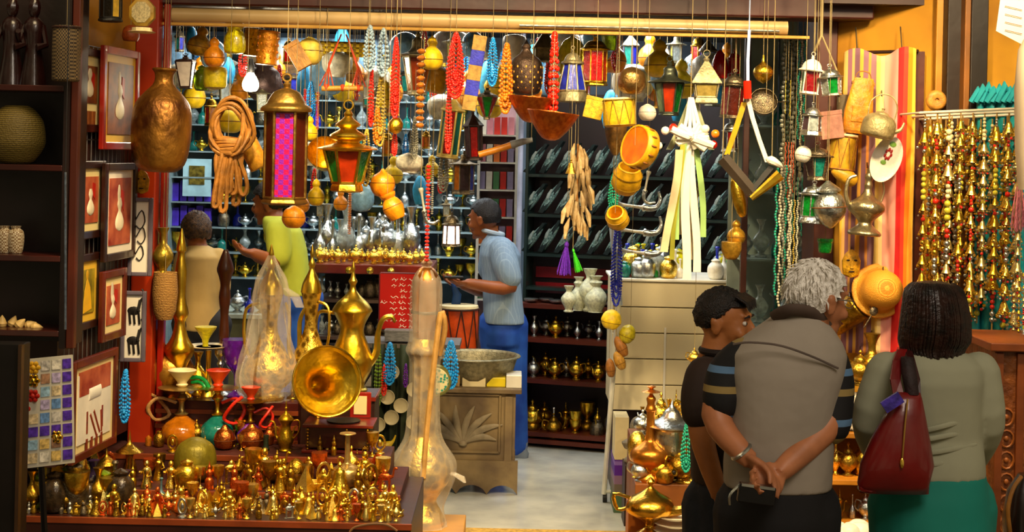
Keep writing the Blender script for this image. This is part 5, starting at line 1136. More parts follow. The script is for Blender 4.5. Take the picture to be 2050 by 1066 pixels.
# dark shelves
cy0 = 5.88; cxl = XZ(-70, cy0, 1.5); cxr = XZ(120, cy0, 1.5)
boards = [P(60, v, cy0).z for v in (170, 330, 512, 662)]
r = wroot('dark_cabinet', ((cxl + cxr) / 2, cy0, 0), 'dark wooden shelves at the far left of the stall', 'shelves')
dk = M('cabinet_black_brown', '#160806', .45, 0, .4, 5, .2)
MB().box(((cxl + cxr) / 2, cy0 + .23, 2.1), (cxr - cxl, .02, 1.75)).build('back_panel', dk, r, smooth=False)
MB().box((cxr + .012, cy0 + .12, 2.1), (.024, .24, 1.75)).build('side_panel', dk, r, smooth=False)
for z in boards: MB().box(((cxl + cxr) / 2 - .0, cy0 + .115, z - .012), (cxr - cxl - .002, .23, .024)).build('shelf', M('shelf_dark', '#3a1008', .35, 0, .3, 4, .1, coat=.3), r, smooth=False, bevel=.003)
MB().box((cxr + .04, cy0 + .03, 2.1), (.03, .04, 1.75)).build('front_post', M('post_rust', '#4a1a0a', .4, 0, .3, 4, .1), r, smooth=False, bevel=.003)
puts('ribpot', L_([(.25, 0), (.4, .06), (.6, .3), (.62, .5), (.56, .75), (.4, .92), (.25, 1), (.2, .98), (.1, .9)], 'body', M('coil_straw', '#4a3c14', .6, 0, kind='weave', col2='#7a6626', scale=9, bump=.5), 30), 'coil_basket', 32, cy0 + .1, boards[1] + .001, 116 / S(cy0 + .1), 'large round coiled straw basket on the dark shelf', 'basket', w=.78)
for i, (px, lb) in enumerate(((8, 'left one of two small white patterned vases on the dark shelf'), (31, 'right one of two small white patterned vases on the dark shelf'))):
    puts('patv', L_([(.2, 0), (.28, .05), (.34, .5), (.3, .8), (.18, .9), (.22, 1)], 'body', M('vase_pattern', '#c9bca0', .4, 0, kind='checker', col2='#7a5a34', scale=16), 20), 'patterned_vase', px, cy0 + .1, boards[2] + .001, 55 / S(cy0), lb, 'vase', w=.9, rz=i * 20)
for i in range(5):
    x = XZ(4 + i * 15, cy0 + .1, boards[3]); r = empty('seashell', (x, cy0 + .1 + .02 * (i % 2), boards[3] + .001), 'pale seashell in the heap on the lowest visible dark shelf', 'shell', 'seashells on the dark shelf')
    MB().lathe([(.001, 0), (.016, .0), (.02, .012), (.012, .03), (.004, .042), (0, .046)], 10, X=Matrix.Rotation(.4 * i, 4, 'Y')).build('shell', M('shell_cream', '#c9a866', .5, 0, .3, 20), r)
def houndstooth(r):
    MB().lathe([(.3, .0), (.33, .03), (.34, .5), (.33, .95), (.3, 1)], 24).build('body', M('weave_check', '#1c1006', .7, 0, kind='checker', col2='#6f5a38', scale=30, bump=.3), r)
    MB().tube([(.34 * math.cos(t), .34 * math.sin(t), .97) for t in [2 * PI * i / 24 for i in range(24)]], .02, 6, closed=True).build('rim', darkwood, r)
H('hound', houndstooth, 'woven_basket', 133, 52, 163, 5.78, 'tall cylindrical basket woven in black and straw checks', 'basket', w=.75, hang=True)
for i, px in enumerate((22, 66)):
    puts('darkstat', figurine(M('ebony', '#1f0a08', .3, 0, .3, 5, .1, coat=.3), 0), 'wooden_statue', px, cy0 + .12, boards[0] + .001, .36, ('left', 'right')[i] + ' one of two dark wooden statues on the top shelf', 'statue', w=.7)
r = wroot('chain', P(131, 350, 5.7), 'thin silvery chain hanging in front of the side wall', 'chain')
MB().tube([P(131, 345, 5.7), P(131, 660, 5.7)], .0045, 6).build('links', M('chain_blue', '#6f7f96', .3, .7, .3, 60), r)
MB().tube([P(131, 345, 5.7), Vector((P(131, 345, 5.7).x, 5.7, 3.0))], .002, 5).build('hanging_string', black, r)
# postcard stand
yb_ = 5.5
tl, tr_, br_, bl = P(34, 722, yb_ - .08), P(146, 711, yb_ + .08), P(150, 927, yb_ + .05), P(24, 942, yb_ - .12)
r = wroot('postcard_board', bl, 'white board leaning at the lower left covered with small postcards and magnets', 'board')
nb = (tr_ - tl).cross(bl - tl).normalized()
if nb.y > 0: nb = -nb
MB().slab([tl, tr_, br_, bl], -.012, nb).build('board', M('board_pale', '#b9b4a4', .5, var=.08), r, smooth=False)
MB().tube([bl.lerp(br_, .5) - nb * .02, Vector((bl.lerp(br_, .5).x, yb_ + .12, .0))], .012, 6).build('leg', black, r)
MB().tube([bl.lerp(br_, .1) - nb * .02, Vector((bl.lerp(br_, .1).x, yb_ + .02, .0))], .012, 6).build('leg', black, r)
cc = [('blue', '#5f86b8'), ('sand', '#cbb890'), ('lilac', '#a89cc0'), ('white', '#cfcabc'), ('sky', '#8fb4cc'), ('ochre', '#c9ab62'), ('brown', '#9a7458'), ('purple', '#4a2a9a'), ('grey', '#b4b0a8')]
def bp(u, v, o=.002): return tl.lerp(tr_, u).lerp(bl.lerp(br_, u), v) + nb * o
for j in range(8):
    for i in range(5):
        if j < 4 and i < 2: continue
        c_ = (i * 4 + j * 5 + i * j) % 9; u0, v0 = .04 + i * .19, .03 + j * .12
        rr = empty('postcard', bp(u0, v0), '%s toned postcard pinned in the %s part of the white board' % (cc[c_][0], ('upper', 'lower')[j > 3]), 'postcard', '%s postcards, %s part' % (cc[c_][0], ('upper', 'lower')[j > 3])); rr['_w'] = 1
        MB().slab([bp(u0, v0), bp(u0 + .155, v0), bp(u0 + .155, v0 + .09), bp(u0, v0 + .09)], .002, nb).build('card', M('card_' + cc[c_][0], cc[c_][1], .4, 0, .45, 60, 0), rr, smooth=False)
for i, (u, v, m_, lb) in enumerate(((.12, .1, moty, 'yellow flower magnet top left'), (.3, .08, moty, 'gold flower magnet near the top'), (.12, .3, ggreen, 'green leaf magnet'), (.3, .34, motr, 'red boat magnet'), (.15, .45, gred, 'crimson magnet'), (.7, .74, gold, 'gilt round magnet at the lower right'), (.1, .2, gblue, 'blue magnet'), (.3, .2, brass, 'brass boat magnet'))):
    q = bp(u, v, .003); rr = empty('magnet', q, lb + ' on the white postcard board', 'magnet'); m = MB()
    for k in range(6): a = k * PI / 3; m.sph((.016 * math.cos(a), -.006, .016 * math.sin(a)), .0095, 6, 5)
    m.sph((0, -.008, 0), .011, 8, 5); m.build('petals', m_, rr)
r = wroot('dark_stand', P(20, 1066, 5.2), 'dark wooden stand edge at the lower left corner', 'stand')
za = P(20, 690, 5.2).z; MB().box(((XZ(-60, 5.2, .8) + XZ(38, 5.2, .8)) / 2, 5.25, za / 2), (XZ(38, 5.2, .8) - XZ(-60, 5.2, .8), .08, za)).build('panel', M('stand_dark', '#120906', .5, 0, .4, 5, .2), r, smooth=False, bevel=.004)
MB().box((XZ(36, 5.2, .8), 5.2, za / 2), (.012, .03, za)).build('edge_strip', M('edge_brown', '#4a3018', .4), r, smooth=False)
# ================= stepped display in front =================
tx0 = XZ(18, 6.1, .5); tx1 = XZ(822, 6.1, .5)
T = [(6.12, 6.42, zat(400, 1042, 6.12)), (6.42, 6.72, zat(400, 985, 6.42)), (6.72, 7.02, zat(400, 912, 6.72))]
clothm = M('cloth_maroon', '#3c0f08', .7, 0, .35, 6, .3); trimb = M('tier_brown', '#7a3412', .45, 0, .3, 5, .2)
r = wroot('display_table', ((tx0 + tx1) / 2, 6.4, 0), 'stepped display table covered in maroon cloth and crowded with gilt trinkets', 'table')
for i, (ya, yb2, z) in enumerate(T):
    x1 = tx1 - .07 * i; x0_ = tx0 + .03 * i
    MB().box(((x0_ + x1) / 2, (ya + 7.02) / 2, z / 2), (x1 - x0_, 7.02 - ya, z) if i == 0 else (x1 - x0_, 7.02 - ya, z)).build('tier', (M('table_front', '#2c0d06', .45, 0, .3, 4, .1), clothm, clothm)[i], r, smooth=False, bevel=.004)
    MB().box(((x0_ + x1) / 2, ya + .003, z - .012), (x1 - x0_ + .006, .012, .026)).build('tier_edge', trimb, r, smooth=False, bevel=.002)
MB().tube(curve([P(700, 1066, 6.1), P(712, 1056, 6.1), P(745, 1050, 6.1), P(775, 1052, 6.1), P(795, 1064, 6.1)]), .005, 6).build('carved_scroll', M('scroll_tan', '#6a4a2c', .5), r)
zb4 = zat(500, 800, 7.12)
bx0, bx1 = XZ(318, 7.1, .8), XZ(600, 7.1, .8)
r = wroot('rear_step', ((bx0 + bx1) / 2, 7.2, 0), 'red brown wooden step behind the trinkets carrying the tall ewers', 'table')
MB().box(((bx0 + bx1) / 2, 7.2, zb4 / 2), (bx1 - bx0, .3, zb4)).build('body', shelfm, r, smooth=False, bevel=.004)
for k in range(3): MB().box(((bx0 + bx1) / 2, 7.045, zb4 - .05 - .07 * k), (bx1 - bx0 + .004, .012, .02)).build('moulding', trimb, r, smooth=False)
# crowd of gilt trinkets
fig = [('robed figurine', 0), ('camel figurine', 1), ('oil lamp', 2), ('pyramid', 3), ('hand bell', 4), ('goblet', 5), ('ring shaped ornament', 6), ('minaret bottle', 7), ('cat figurine', 8)]
gmats = [(gold, 'gilt'), (M('gilt_red', '#d9662a', .25, .9, .3, 9, .2), 'reddish gilt'), (brass, 'brass'), (gold, 'gilt'), (M('gilt_pale', '#ffdf7a', .2, 1, .1, 9, .2), 'pale gilt'), (brassd, 'dark brass')]
OCC = [(XZ(p_, y_, z_), y_, z_, c_) for p_, y_, z_, c_ in ((258, 6.6, T[1][2], .05), (212, 6.5, T[1][2], .05), (236, 6.5, T[1][2], .045), (268, 6.36, T[0][2], .04), (322, 6.38, T[0][2], .035), (390, 6.62, T[1][2], .11), (373, 6.5, T[1][2], .03), (592, 6.62, T[1][2], .035), (694, 6.58, T[1][2], .05), (180, 6.36, T[0][2], .04), (146, 6.24, T[0][2], .05), (122, 6.36, T[0][2], .05))]
def side(px): return 'left of the turquoise vase' if px < 322 else ('between the turquoise vase and the gramophone' if px < 600 else 'in front of the gramophone')
for row, (Yr_, z, hs, n, x0_, x1_) in enumerate(((T[0][0] + .05, T[0][2], (.05, .085), 56, 36, 796), (T[0][0] + .14, T[0][2], (.06, .1), 47, 60, 796), (T[0][0] + .23, T[0][2], (.08, .12), 44, 90, 790), (T[1][0] + .06, T[1][2], (.09, .14), 34, 240, 770), (T[1][0] + .18, T[1][2], (.12, .19), 26, 80, 760))):
    for k in range(n):
        px = x0_ + (x1_ - x0_) * (k + .5) / n + R.uniform(-3, 3)
        if (row == 4 and px < 270) or (row == 3 and px < 245) or (row == 2 and px < 190): continue
        nm, ki = fig[R.choice((0, 0, 1, 2, 3, 4, 5, 6, 7, 8, 7, 0))]; mt, mn = gmats[R.randrange(6)]
        if px < 240 and row < 4 and R.random() < .6: mt, mn = ((pewter, 'pewter'), (silver, 'silver'), (brassd, 'dark brass'))[k % 3]
        h = R.uniform(*hs); wr_ = h * {0: .24, 1: .42, 2: .42, 3: .36, 4: .42, 5: .3, 6: .36, 7: .17, 8: .27}[ki] * .6; ylo, yhi = ((T[0][0] + .03, T[0][1] - .02) if row < 3 else (T[1][0] + .03, T[1][1] - .02))
        for tr in range(60):
            qy = Yr_ + R.uniform(-.015, .015) if tr < 8 else R.uniform(ylo, yhi); qx = XZ(px, qy, z)
            if all(abs(qx - a_) > wr_ + c_ or abs(qy - b_) > wr_ + c_ or z_ != z for a_, b_, z_, c_ in OCC): break
            px = R.uniform(x0_, x1_)
        else: continue
        OCC.append((qx, qy, z, wr_)); ww = {1: .8, 2: .75, 3: 1.0, 5: .9, 6: .9}.get(ki, 1)
        lb = '%s %s on the %s step %s' % (mn, nm, ('lowest', 'lowest', 'lowest', 'second', 'second')[row], side(px))
        puts('fig_%d_%s' % (ki, mn), figurine(mt, ki), nm.replace(' ', '_'), px, qy, z + .001, h, lb, nm, w=ww * .95, rz=R.uniform(-40, 40), group='%s %ss, %s step, %s' % (mn, nm, ('lowest', 'lowest', 'lowest', 'second', 'second')[row], side(px)))
# larger pieces on the upper step and among the crowd: px, base tier, height px, kind
z1, z2, z3 = T[0][2], T[1][2], T[2][2]
def PU(key, fn, name, px, Y, z, ytop, label, cat, w=1, rz=0):
    """stands on height z at depth Y; its top is seen at row ytop"""
    h = P(px, ytop, Y).z - z
    return puts(key, fn, name, px, Y, z + .001, h, label, cat, w, rz)
PU('fin', vase(M('finial_gold', '#c9a03a', .25, 1), [(.2, 0), (.17, .03), (.1, .2), (.09, .45), (.13, .52), (.34, .56), (.35, .58), (.2, .66), (.07, .74), (.03, .85), (.012, .95), (.003, 1)]), 'spired_bottle', 258, 6.6, z2, 862, 'spired brass bottle with a flared cap on the left of the display', 'bottle', w=.75)
PU('fin2', vase(brassd, [(.2, 0), (.25, .1), (.3, .3), (.3, .5), (.36, .56), (.2, .7), (.06, .8), (.01, 1)]), 'domed_jar', 212, 6.5, z2, 898, 'dark brass jar with a pointed dome left of the spired bottle', 'jar', w=.8)
PU('fin3', vase(brass, [(.2, 0), (.22, .2), (.2, .45), (.3, .5), (.2, .66), (.05, .8), (.01, 1)]), 'domed_jar', 180, 6.36, z1, 935, 'small brass jar with a cone lid near the postcard board', 'jar', w=.85)
PU('gob', vase(M('brown_glass', '#5a3010', .2, .3), V_GOBLET), 'goblet', 236, 6.5, z2, 950, 'brown goblet under the spired bottle', 'goblet', w=1.1)
PU('mask2', figurine(pewter, 0), 'pewter_figure', 268, 6.36, z1, 975, 'dark carved head with pale eyes below the spired bottle', 'carving', w=1.0)
PU('bluev', vase(M('vase_grey_blue', '#4f7078', .3, 0, .3, 9, .1), V_BOTTLE), 'blue_vase', 322, 6.38, z1, 957, 'slim grey turquoise bottle vase on the left of the gilt crowd', 'vase', w=.95)
PU('darkv', vase(pewter, V_JAR), 'dark_jar', 146, 6.24, z1, 925, 'dark red lidded jar against the postcard board', 'jar', w=.9)
PU('whead', vase(M('ivory', '#b9ad8c', .5, 0, .3, 9), V_JAR), 'ivory_jar', 32, 6.25, z1, 988, 'ivory jar at the far left end of the display', 'jar', w=1.0)
PU('gjar', vase(gteal, V_JAR), 'green_jar', 122, 6.36, z1, 955, 'dark green glass jar with a white knob near the left end', 'jar', w=1.0)
PU('ob', L_([(0, 0), (.3, .04), (.55, .25), (.6, .5), (.5, .8), (.2, .97), (0, 1)], 'body', M('ball_olive', '#7c7018', .45, .4, .25, 3, .2), 26), 'brass_dome', 390, 6.62, z2, 876, 'large olive brass globe in the midst of the gilt crowd', 'globe', w=.8)
for dx in (0,): pass
zc = zat(423, 884, 6.95)
PU('cone', vase(gold, [(.3, 0), (.3, .5), (.5, .52), (.25, .78), (.02, 1)], 4), 'pyramid_lamp', 424, 6.96, z3, 846, 'golden box lamp with a pyramid roof behind the olive globe', 'lamp', w=.45)
PU('smallpot', vase(brass, V_JAR), 'brass_sugar_pot', 373, 6.47, z2, 920, 'rounded brass pot with a knob in front of the olive globe', 'pot', w=1.15)
PU('rlid', vase(brassd, V_JAR), 'brass_jar', 318, 6.88, z3, 862, 'dark brass cylinder jar with golden lid on the upper step', 'jar', w=.95)
PU('obox', vase(M('jar_orange', '#c9781c', .3, .6), [(.4, 0), (.42, .1), (.42, .7), (.3, .82), (.02, 1)]), 'amber_jar', 297, 6.9, z3, 872, 'squat amber jar close to the red column', 'jar', w=.7)
PU('cop', gourd(copper, [(.2, 0), (.4, .1), (.5, .4), (.4, .7), (.2, .85), (.1, 1)], 12), 'ribbed_copper_pot', 503, 6.88, z3, 850, 'ribbed copper pot in the middle of the upper step', 'pot', w=1.1)
PU('cop2', gourd(copper, [(.2, 0), (.4, .1), (.5, .4), (.4, .7), (.2, .85), (.1, 1)], 12), 'ribbed_copper_pot', 449, 6.86, z3, 852, 'ribbed copper pot right of the olive globe', 'pot', w=.9)
PU('vv', vase(brass, None), 'brass_vase', 468, 6.92, z3, 862, 'pale brass vase between the two ribbed copper pots', 'vase', w=.8)
PU('greyc', vase(M('cup_dark_green', '#2c3524', .4, .4), [(.3, 0), (.36, .15), (.28, .2), (.24, .6), (.27, 1)]), 'dark_cup', 532, 6.85, z3, 872, 'dark green metal beaker left of the cone lidded jug', 'beaker', w=.7)
PU('jug', dallah(M('jug_gold', '#b8901c', .35, .9, .3, 5, .3), seg=20), 'brass_jug', 571, 6.85, z3, 803, 'waisted brass coffee jug left of the gramophone box', 'jug', w=1.0, rz=180)
PU('egg', gourd(brassd, [(.2, 0), (.35, .1), (.42, .4), (.36, .7), (.2, .9), (.0, 1)]), 'brass_egg', 592, 6.62, z2, 918, 'dark round brass pierced egg in front of the jug', 'egg', w=.95)
PU('lotv', vase(M('bottle_ivory_brass', '#b89a5c', .3, .8), [(.2, 0), (.26, .06), (.32, .2), (.28, .34), (.1, .42), (.06, .5), (.05, .9), (.06, .96), (.16, .98), (.16, 1)]), 'long_necked_bottle', 694, 6.58, z2, 868, 'long necked pale brass bottle in front of the gramophone box', 'bottle', w=.95)
PU('lotp', bowl(gold), 'gilt_dish', 545, 6.63, z2, 944, 'shallow gilt dish on the second step', 'dish', w=.9)
PU('lotp2', bowl(gold), 'gilt_dish', 630, 6.5, z2, 966, 'wavy golden dish right of the dark egg', 'dish', w=.9)
for i, (px, yt, k) in enumerate(((345, 905, 6), (410, 905, 7), (483, 905, 5), (555, 935, 4), (640, 905, 7), (655, 910, 0), (668, 905, 7), (730, 925, 1), (760, 905, 6), (745, 900, 5), (715, 935, 8))):
    mt = (brass, brassd, gold)[i % 3]; PU('up_%d_%d' % (k, i % 3), figurine(mt, k), fig[k][0].replace(' ', '_'), px, 6.78 + .03 * (i % 3), z3, yt - 34, '%s %s on the upper step %s' % (('shiny brass', 'dark brass', 'gilt')[i % 3], fig[k][0], ('behind the small sugar pot', 'under the olive globe', 'below the copper pots', 'below the jug', 'at the left front of the gramophone', 'second from left before the gramophone', 'third from left before the gramophone', 'under the right of the gramophone', 'beside the wrapped hookah', 'below the gramophone box corner', 'below the gramophone box')[i]), fig[k][0], w=.9)
# gramophone
gx = XZ(675, 6.9, .8); gz = z3
zbx = zat(675, 850, 6.85)
r = wroot('gramophone', (gx, 6.9, gz), 'gramophone with a great brass horn on a dark wooden box', 'gramophone')
a, b = XZ(607, 6.82, gz), XZ(744, 6.82, gz)
MB().box(((a + b) / 2, 6.92, (zbx + gz) / 2 + .01), (b - a - .02, .2, zbx - gz - .025)).build('box', M('box_oxblood', '#2c0a08', .3, 0, .3, 4, .1, coat=.4), r, smooth=False, bevel=.004)
MB().box(((a + b) / 2, 6.92, zbx - .004), (b - a + .01, .22, .014)).build('lid', redwood, r, smooth=False, bevel=.003)
MB().box(((a + b) / 2, 6.92, gz + .008), (b - a + .015, .22, .014)).build('plinth', redwood, r, smooth=False, bevel=.003)
m = MB()
for x in (a + .02, (a + b) / 2 + .04, b - .02):
    for k in range(7): m.sph((x, 6.815, gz + .02 + (zbx - gz - .04) * k / 6), .006, 8, 5)
m.build('beaded_columns', brassd, r)
hc = P(655, 764, 6.66); hb = P(622, 776, 6.93); X = fit(hb, hc); L = (hc - hb).length; RR = 70 / S(6.66)
pr = [(.02, 0), (.026, L * .2), (.04, L * .45), (.06, L * .65), (.095, L * .82), (RR * .88, L * .95), (RR, L), (RR * .985, L + .004), (RR * .85, L * .93), (.085, L * .8), (.05, L * .62), (.03, L * .42), (.014, L * .2), (.0, L * .15)]
hm = M('horn_brass', '#c9a01c', .3, 1, .3, 8, .4, col2='#f0d04a')
MB().lathe(smooth_prof(pr), 40, X=X, lobes=10, depth=.012).build('horn', hm, r)
hl = MB().tube([X @ Vector((RR * math.cos(t), RR * math.sin(t), L)) for t in [2 * PI * i / 40 for i in range(40)]], .005, 6, closed=True).build('horn_rim', gold, r)
MB().tube(curve([hb + (hc - hb) * .1, hb + Vector((-.02, .05, 0)), hb + Vector((.0, .08, -.06)), Vector((hb.x + .03, 6.98, zbx))]), .014, 8).build('horn_elbow', brassd, r)
MB().lathe([(.075, 0), (.078, .008), (0, .01)], 24, X=Matrix.Translation((gx + .03, 6.9, zbx + .003))).build('turntable', black, r)
r = boxthing('framed_picture', 700, 742, zbx + .004, .12, 7.0, .015, frd, 'small red framed picture standing behind the horn', 'picture')
MB().box((0, -.009, .06), (.06, .004, .085)).build('picture', matc, r, smooth=False)
# tall pieces on the rear step
plast = M('plastic_wrap', '#efe4cc', .3, 0, .1, 5, 1.0, trans=.2, coat=.6, ior=1.15, alpha=.3)
def wrapfn(prof, seed, rough_=.012):
    q = random.Random(seed); seg = 36; ph = [(q.uniform(0, 6), q.randint(3, 17), q.uniform(.2, .8)) for _ in range(7)]
    m = MB(); vs = []; pr = smooth_prof(prof, 5)
    for r_, z in pr:
        for k in range(seg):
            a = 2 * PI * k / seg; d = sum(s * math.sin(n_ * a + p + z * 14 * s) for p, n_, s in ph) * rough_ * min(1, r_ * 12)
            vs.append(((r_ + d) * math.cos(a), (r_ + d) * math.sin(a), z))
    n = len(pr); fs = [(i * seg + k, i * seg + (k + 1) % seg, (i + 1) * seg + (k + 1) % seg, (i + 1) * seg + k) for i in range(n - 1) for k in range(seg)]
    fs += [tuple(range(seg))[::-1], tuple((n - 1) * seg + k for k in range(seg))]
    return m.add(vs, fs)
ewg = M('ewer_gold', '#bd951c', .3, 1, .35, 4, .35, col2='#ebc94c')
etch = M('ewer_etched', '#7a5a14', .35, .85, kind='voronoi', col2='#dcb544', scale=22, bump=.4)
def ewer_tall(r):
    MB().lathe(smooth_prof([(.1, 0), (.11, .02), (.08, .05), (.15, .12), (.17, .2), (.12, .3), (.06, .42), (.05, .5), (.065, .6), (.085, .68)]), 20).build('body', etch, r)
    MB().lathe(smooth_prof([(.09, .68), (.075, .74), (.04, .8), (.02, .84), (.03, .87), (.012, .91), (.018, .94), (.003, 1)]), 16).build('lid', ewg, r)
    MB().tube(curve([(.14, 0, .18), (.2, 0, .3), (.2, 0, .5), (.24, 0, .6)]), [.024, .023, .022, .02, .018, .018, .016, .016, .015, .014, .013, .012, .01], 8).build('spout', ewg, r)
    MB().tube(curve([(-.07, 0, .62), (-.16, 0, .58), (-.17, 0, .4), (-.13, 0, .25)]), .011, 7).build('handle', ewg, r)
def ewer_wrapped(r):
    ewer_tall(r)
    wrapfn([(.15, .0), (.2, .06), (.215, .16), (.19, .26), (.15, .38), (.13, .55), (.12, .66), (.1, .76), (.05, .86), (.02, .93)], 3).build('plastic_wrap', plast, r)
    MB().loft([((.1, -.02, .72), .02, .02), ((.16, -.04, .68), .035, .02), ((.2, -.05, .6), .03, .015)], 10).build('wrap_corner', plast, r)
PU('wrapped_ewer', ewer_wrapped, 'wrapped_ewer', 537, 7.12, zb4, 490, 'tall golden ewer wrapped in pale plastic left of the horn', 'ewer', w=.95, rz=8)
PU('ewer_t', ewer_tall, 'golden_ewer', 619, 7.16, zat(619, 790, 7.16), 490, 'slender golden ewer partly behind the horn', 'ewer', w=.8, rz=160)
z_e = zat(700, 800, 7.3); 
r = wroot('ewer_stand', (XZ(660, 7.25, .7), 7.25, 0), 'dark stand under the two golden ewers behind the horn', 'stand')
a, b = XZ(606, 7.2, .7), XZ(752, 7.2, .7); zz = zat(619, 790, 7.16)
MB().box(((a + b) / 2, 7.25, zz / 2), (b - a, .26, zz)).build('body', darkwood, r, smooth=False)
MB().box(((a + b) / 2, 7.25, zz - .01), (b - a + .01, .28, .018)).build('top', redwood, r, smooth=False)
PU('ewer_big', dallah(ewg, seg=24), 'golden_ewer', 702, 7.26, zz, 525, 'large golden coffee ewer with a spiked lid right of the horn', 'ewer', w=1.0, rz=0)
# wrapped hookah at the table end
hy = 7.35; hz = 0.0; hb_z = zat(840, 1052, hy)
def wrapped_hookah(r):
    MB().lathe(smooth_prof([(.085, 0), (.09, .02), (.075, .05), (.055, .09), (.07, .12), (.1, .165), (.107, .21), (.085, .27), (.05, .33), (.046, .36), (.044, .58), (.055, .63), (.06, .66), (.04, .7)]), 26).build('body', etch, r)
    MB().lathe(smooth_prof([(.045, .7), (.05, .78), (.052, .88), (.05, .92), (.03, .955), (.015, .965), (.02, .98), (.004, 1)]), 22).build('chimney_cap', M('cap_copper', '#b3722c', .35, .9), r)
    MB().lathe([(.054, .79), (.056, .795), (.054, .8)], 20).build('cap_band', darkwood, r)
    MB().tube(curve([(.055, -.03, .64), (.075, -.06, .74), (.06, -.08, .8), (.04, -.085, .62), (.02, -.09, .4), (.01, -.12, .2)]), .011, 8).build('hose', M('hose_tan', '#b58a4a', .4, 0, .2, 20, .2), r)
    wrapfn([(.1, .0), (.085, .06), (.1, .11), (.122, .175), (.12, .24), (.075, .31), (.06, .38), (.055, .6), (.07, .65), (.06, .7), (.06, .88), (.04, .94), (.018, .965), (.022, .98), (.005, .995)], 8, .006).build('plastic_wrap', plast, r)
    MB().loft([((.11, -.02, .2), .02, .02), ((.14, -.03, .19), .02, .012), ((.16, -.04, .17), .006, .006)], 8).build('wrap_corner', plast, r)
r = puts('wrapped_hookah', wrapped_hookah, 'wrapped_hookah', 843, hy, hb_z + .001, P(843, 515, hy).z - hb_z, 'very tall wrapped hookah standing at the right end of the display', 'hookah', w=1.0)
r2 = wroot('low_platform', (XZ(860, hy, .1), hy, 0), 'low ochre platform under the wrapped hookah', 'platform')
MB().box((XZ(860, hy, .1), hy + .02, hb_z / 2), (.34, .42, hb_z)).build('body', M('platform_ochre', '#b8842c', .5, 0, .2, 3, .1), r2, smooth=False, bevel=.005)
# doormat
x0, x1 = XZ(880, 7.6, 0), XZ(1330, 7.6, 0)
r = wroot('door_mat', ((x0 + x1) / 2, 7.5, 0), 'straw coloured mat across the shop threshold', 'mat')
MB().box(((x0 + x1) / 2, 7.55, .008), (x1 - x0, .98, .014)).build('mat', M('mat_straw', '#b8903c', .8, 0, .3, 40, .5), r, smooth=False, bevel=.004)
# beads and ornaments hung along the draped table
yh = 8.42; rail = P(800, 686, yh)
def HB(key, fn, px, y0, y1, lb, w=1):
    r = put(key, fn, 'bead_necklace', px, y0, y1, yh, lb, 'necklace', w=w, hang=False)
HB('tb1', necklace(NT, 6, .34, .034), 780, 688, 770, 'turquoise bead bundle on the green drape left of the wrapped hookah', .95)
HB('tb2', necklace(NT, 7, .38, .032), 902, 684, 778, 'turquoise bead bundle right of the wrapped hookah', .95)
HB('tb3', necklace(NR, 3, .2, .028), 769, 730, 792, 'red bead string under the turquoise bundle on the drape', 1)
HB('tb4', necklace(M('bead_olive', '#5c7a1c', .3), 3, .12, .02), 757, 690, 815, 'olive green bead string at the left edge of the green drape', 1)
HB('tb5', necklace(gpurple, 3, .2, .04), 812, 730, 775, 'short violet bead string beside the hookah neck', 1)
r = empty('mosaic_pendant', P(872, 762, 8.42), 'round mosaic glass pendant in green and blue right of the hookah neck', 'pendant')
MB().lathe([(0, 0), (.085, 0), (.092, .012), (.085, .024), (0, .024)], 28, X=Matrix.Rotation(PI / 2, 4, 'X')).build('rim', M('pendant_rim', '#7a7a3c', .4, .5), r)
MB().lathe([(0, .024), (.075, .024), (.07, .03), (0, .032)], 28, X=Matrix.Rotation(PI / 2, 4, 'X')).build('mosaic', M('mosaic', '#1c8a7a', .2, 0, kind='voronoi', col2='#d8d0a0', scale=60), r)
r = wroot('curved_horn', P(768, 882, 8.44), 'yellow curved horn lying against the foot of the green drape', 'horn')
MB().tube(curve([P(748, 886, 8.44), P(768, 893, 8.44), P(785, 886, 8.44), P(792, 872, 8.44)]), [.008, .012, .016, .02, .022, .022, .02, .016, .01, .008, .006, .005, .004], 8).build('horn', gourd_y, r)
# left back pieces of the rear step
PU('cglobe', L_([(.2, 0), (.3, .04), (.48, .3), (.48, .6), (.3, .85), (.12, .94), (.12, 1)], 'body', M('globe_copper', '#7a3c14', .35, .7, .4, 3, .2, col2='#b8862c'), 26), 'copper_globe', 338, 7.16, zb4, 690, 'big brown copper globe close to the red column', 'globe', w=.95)
PU('tallb', vase(brass, [(.07, 0), (.075, .02), (.03, .08), (.05, .2), (.09, .28), (.05, .36), (.03, .45), (.05, .5), (.03, .6), (.035, .75), (.02, .85), (.03, .88), (.004, 1)], 18), 'tall_brass_stand', 357, 7.1, zb4, 458, 'very tall slim brass stand left of the beige shirted man', 'stand', w=1.0)
PU('bell2', vase(M('bell_dark', '#2c2114', .4, .6), V_BELL), 'dark_bell', 318, 7.12, zb4 + .2, 640, 'dark metal bell near the red column', 'bell', w=.45) 
H('stick2', L_([(.06, 0), (.08, .1), (.06, .3), (.09, .5), (.07, .62), (.1, .72), (.13, .8), (.06, .95), (.03, 1)], 'body', M('stick_brown', '#4a1f0c', .35, 0, .3, 4, .1, coat=.4), 14), 'carved_post', 450, 500, 690, 7.3, 'dark carved wooden pipe stem standing before the beige shirted man', 'pipe', w=.7, hang=True)
H('amphora', vase(M('brass_mottled', '#8f7a24', .35, .8, .4, 4, .3, col2='#c9a840')), 'brass_vase', 326, 456, 552, 7.0, 'mottled brass vase hanging beside the red column', 'vase', w=.95)
H('ropeb', basket(M('rope_weave', '#6a4418', .8, 0, kind='weave', col2='#b08440', scale=9, bump=.6), [(0, 0), (.2, .02), (.3, .2), (.34, .6), (.3, 1), (.27, 1), (.3, .6), (0, .1)]), 'rope_basket', 330, 545, 642, 6.95, 'knotted rope basket under the mottled brass vase', 'basket', w=.78)
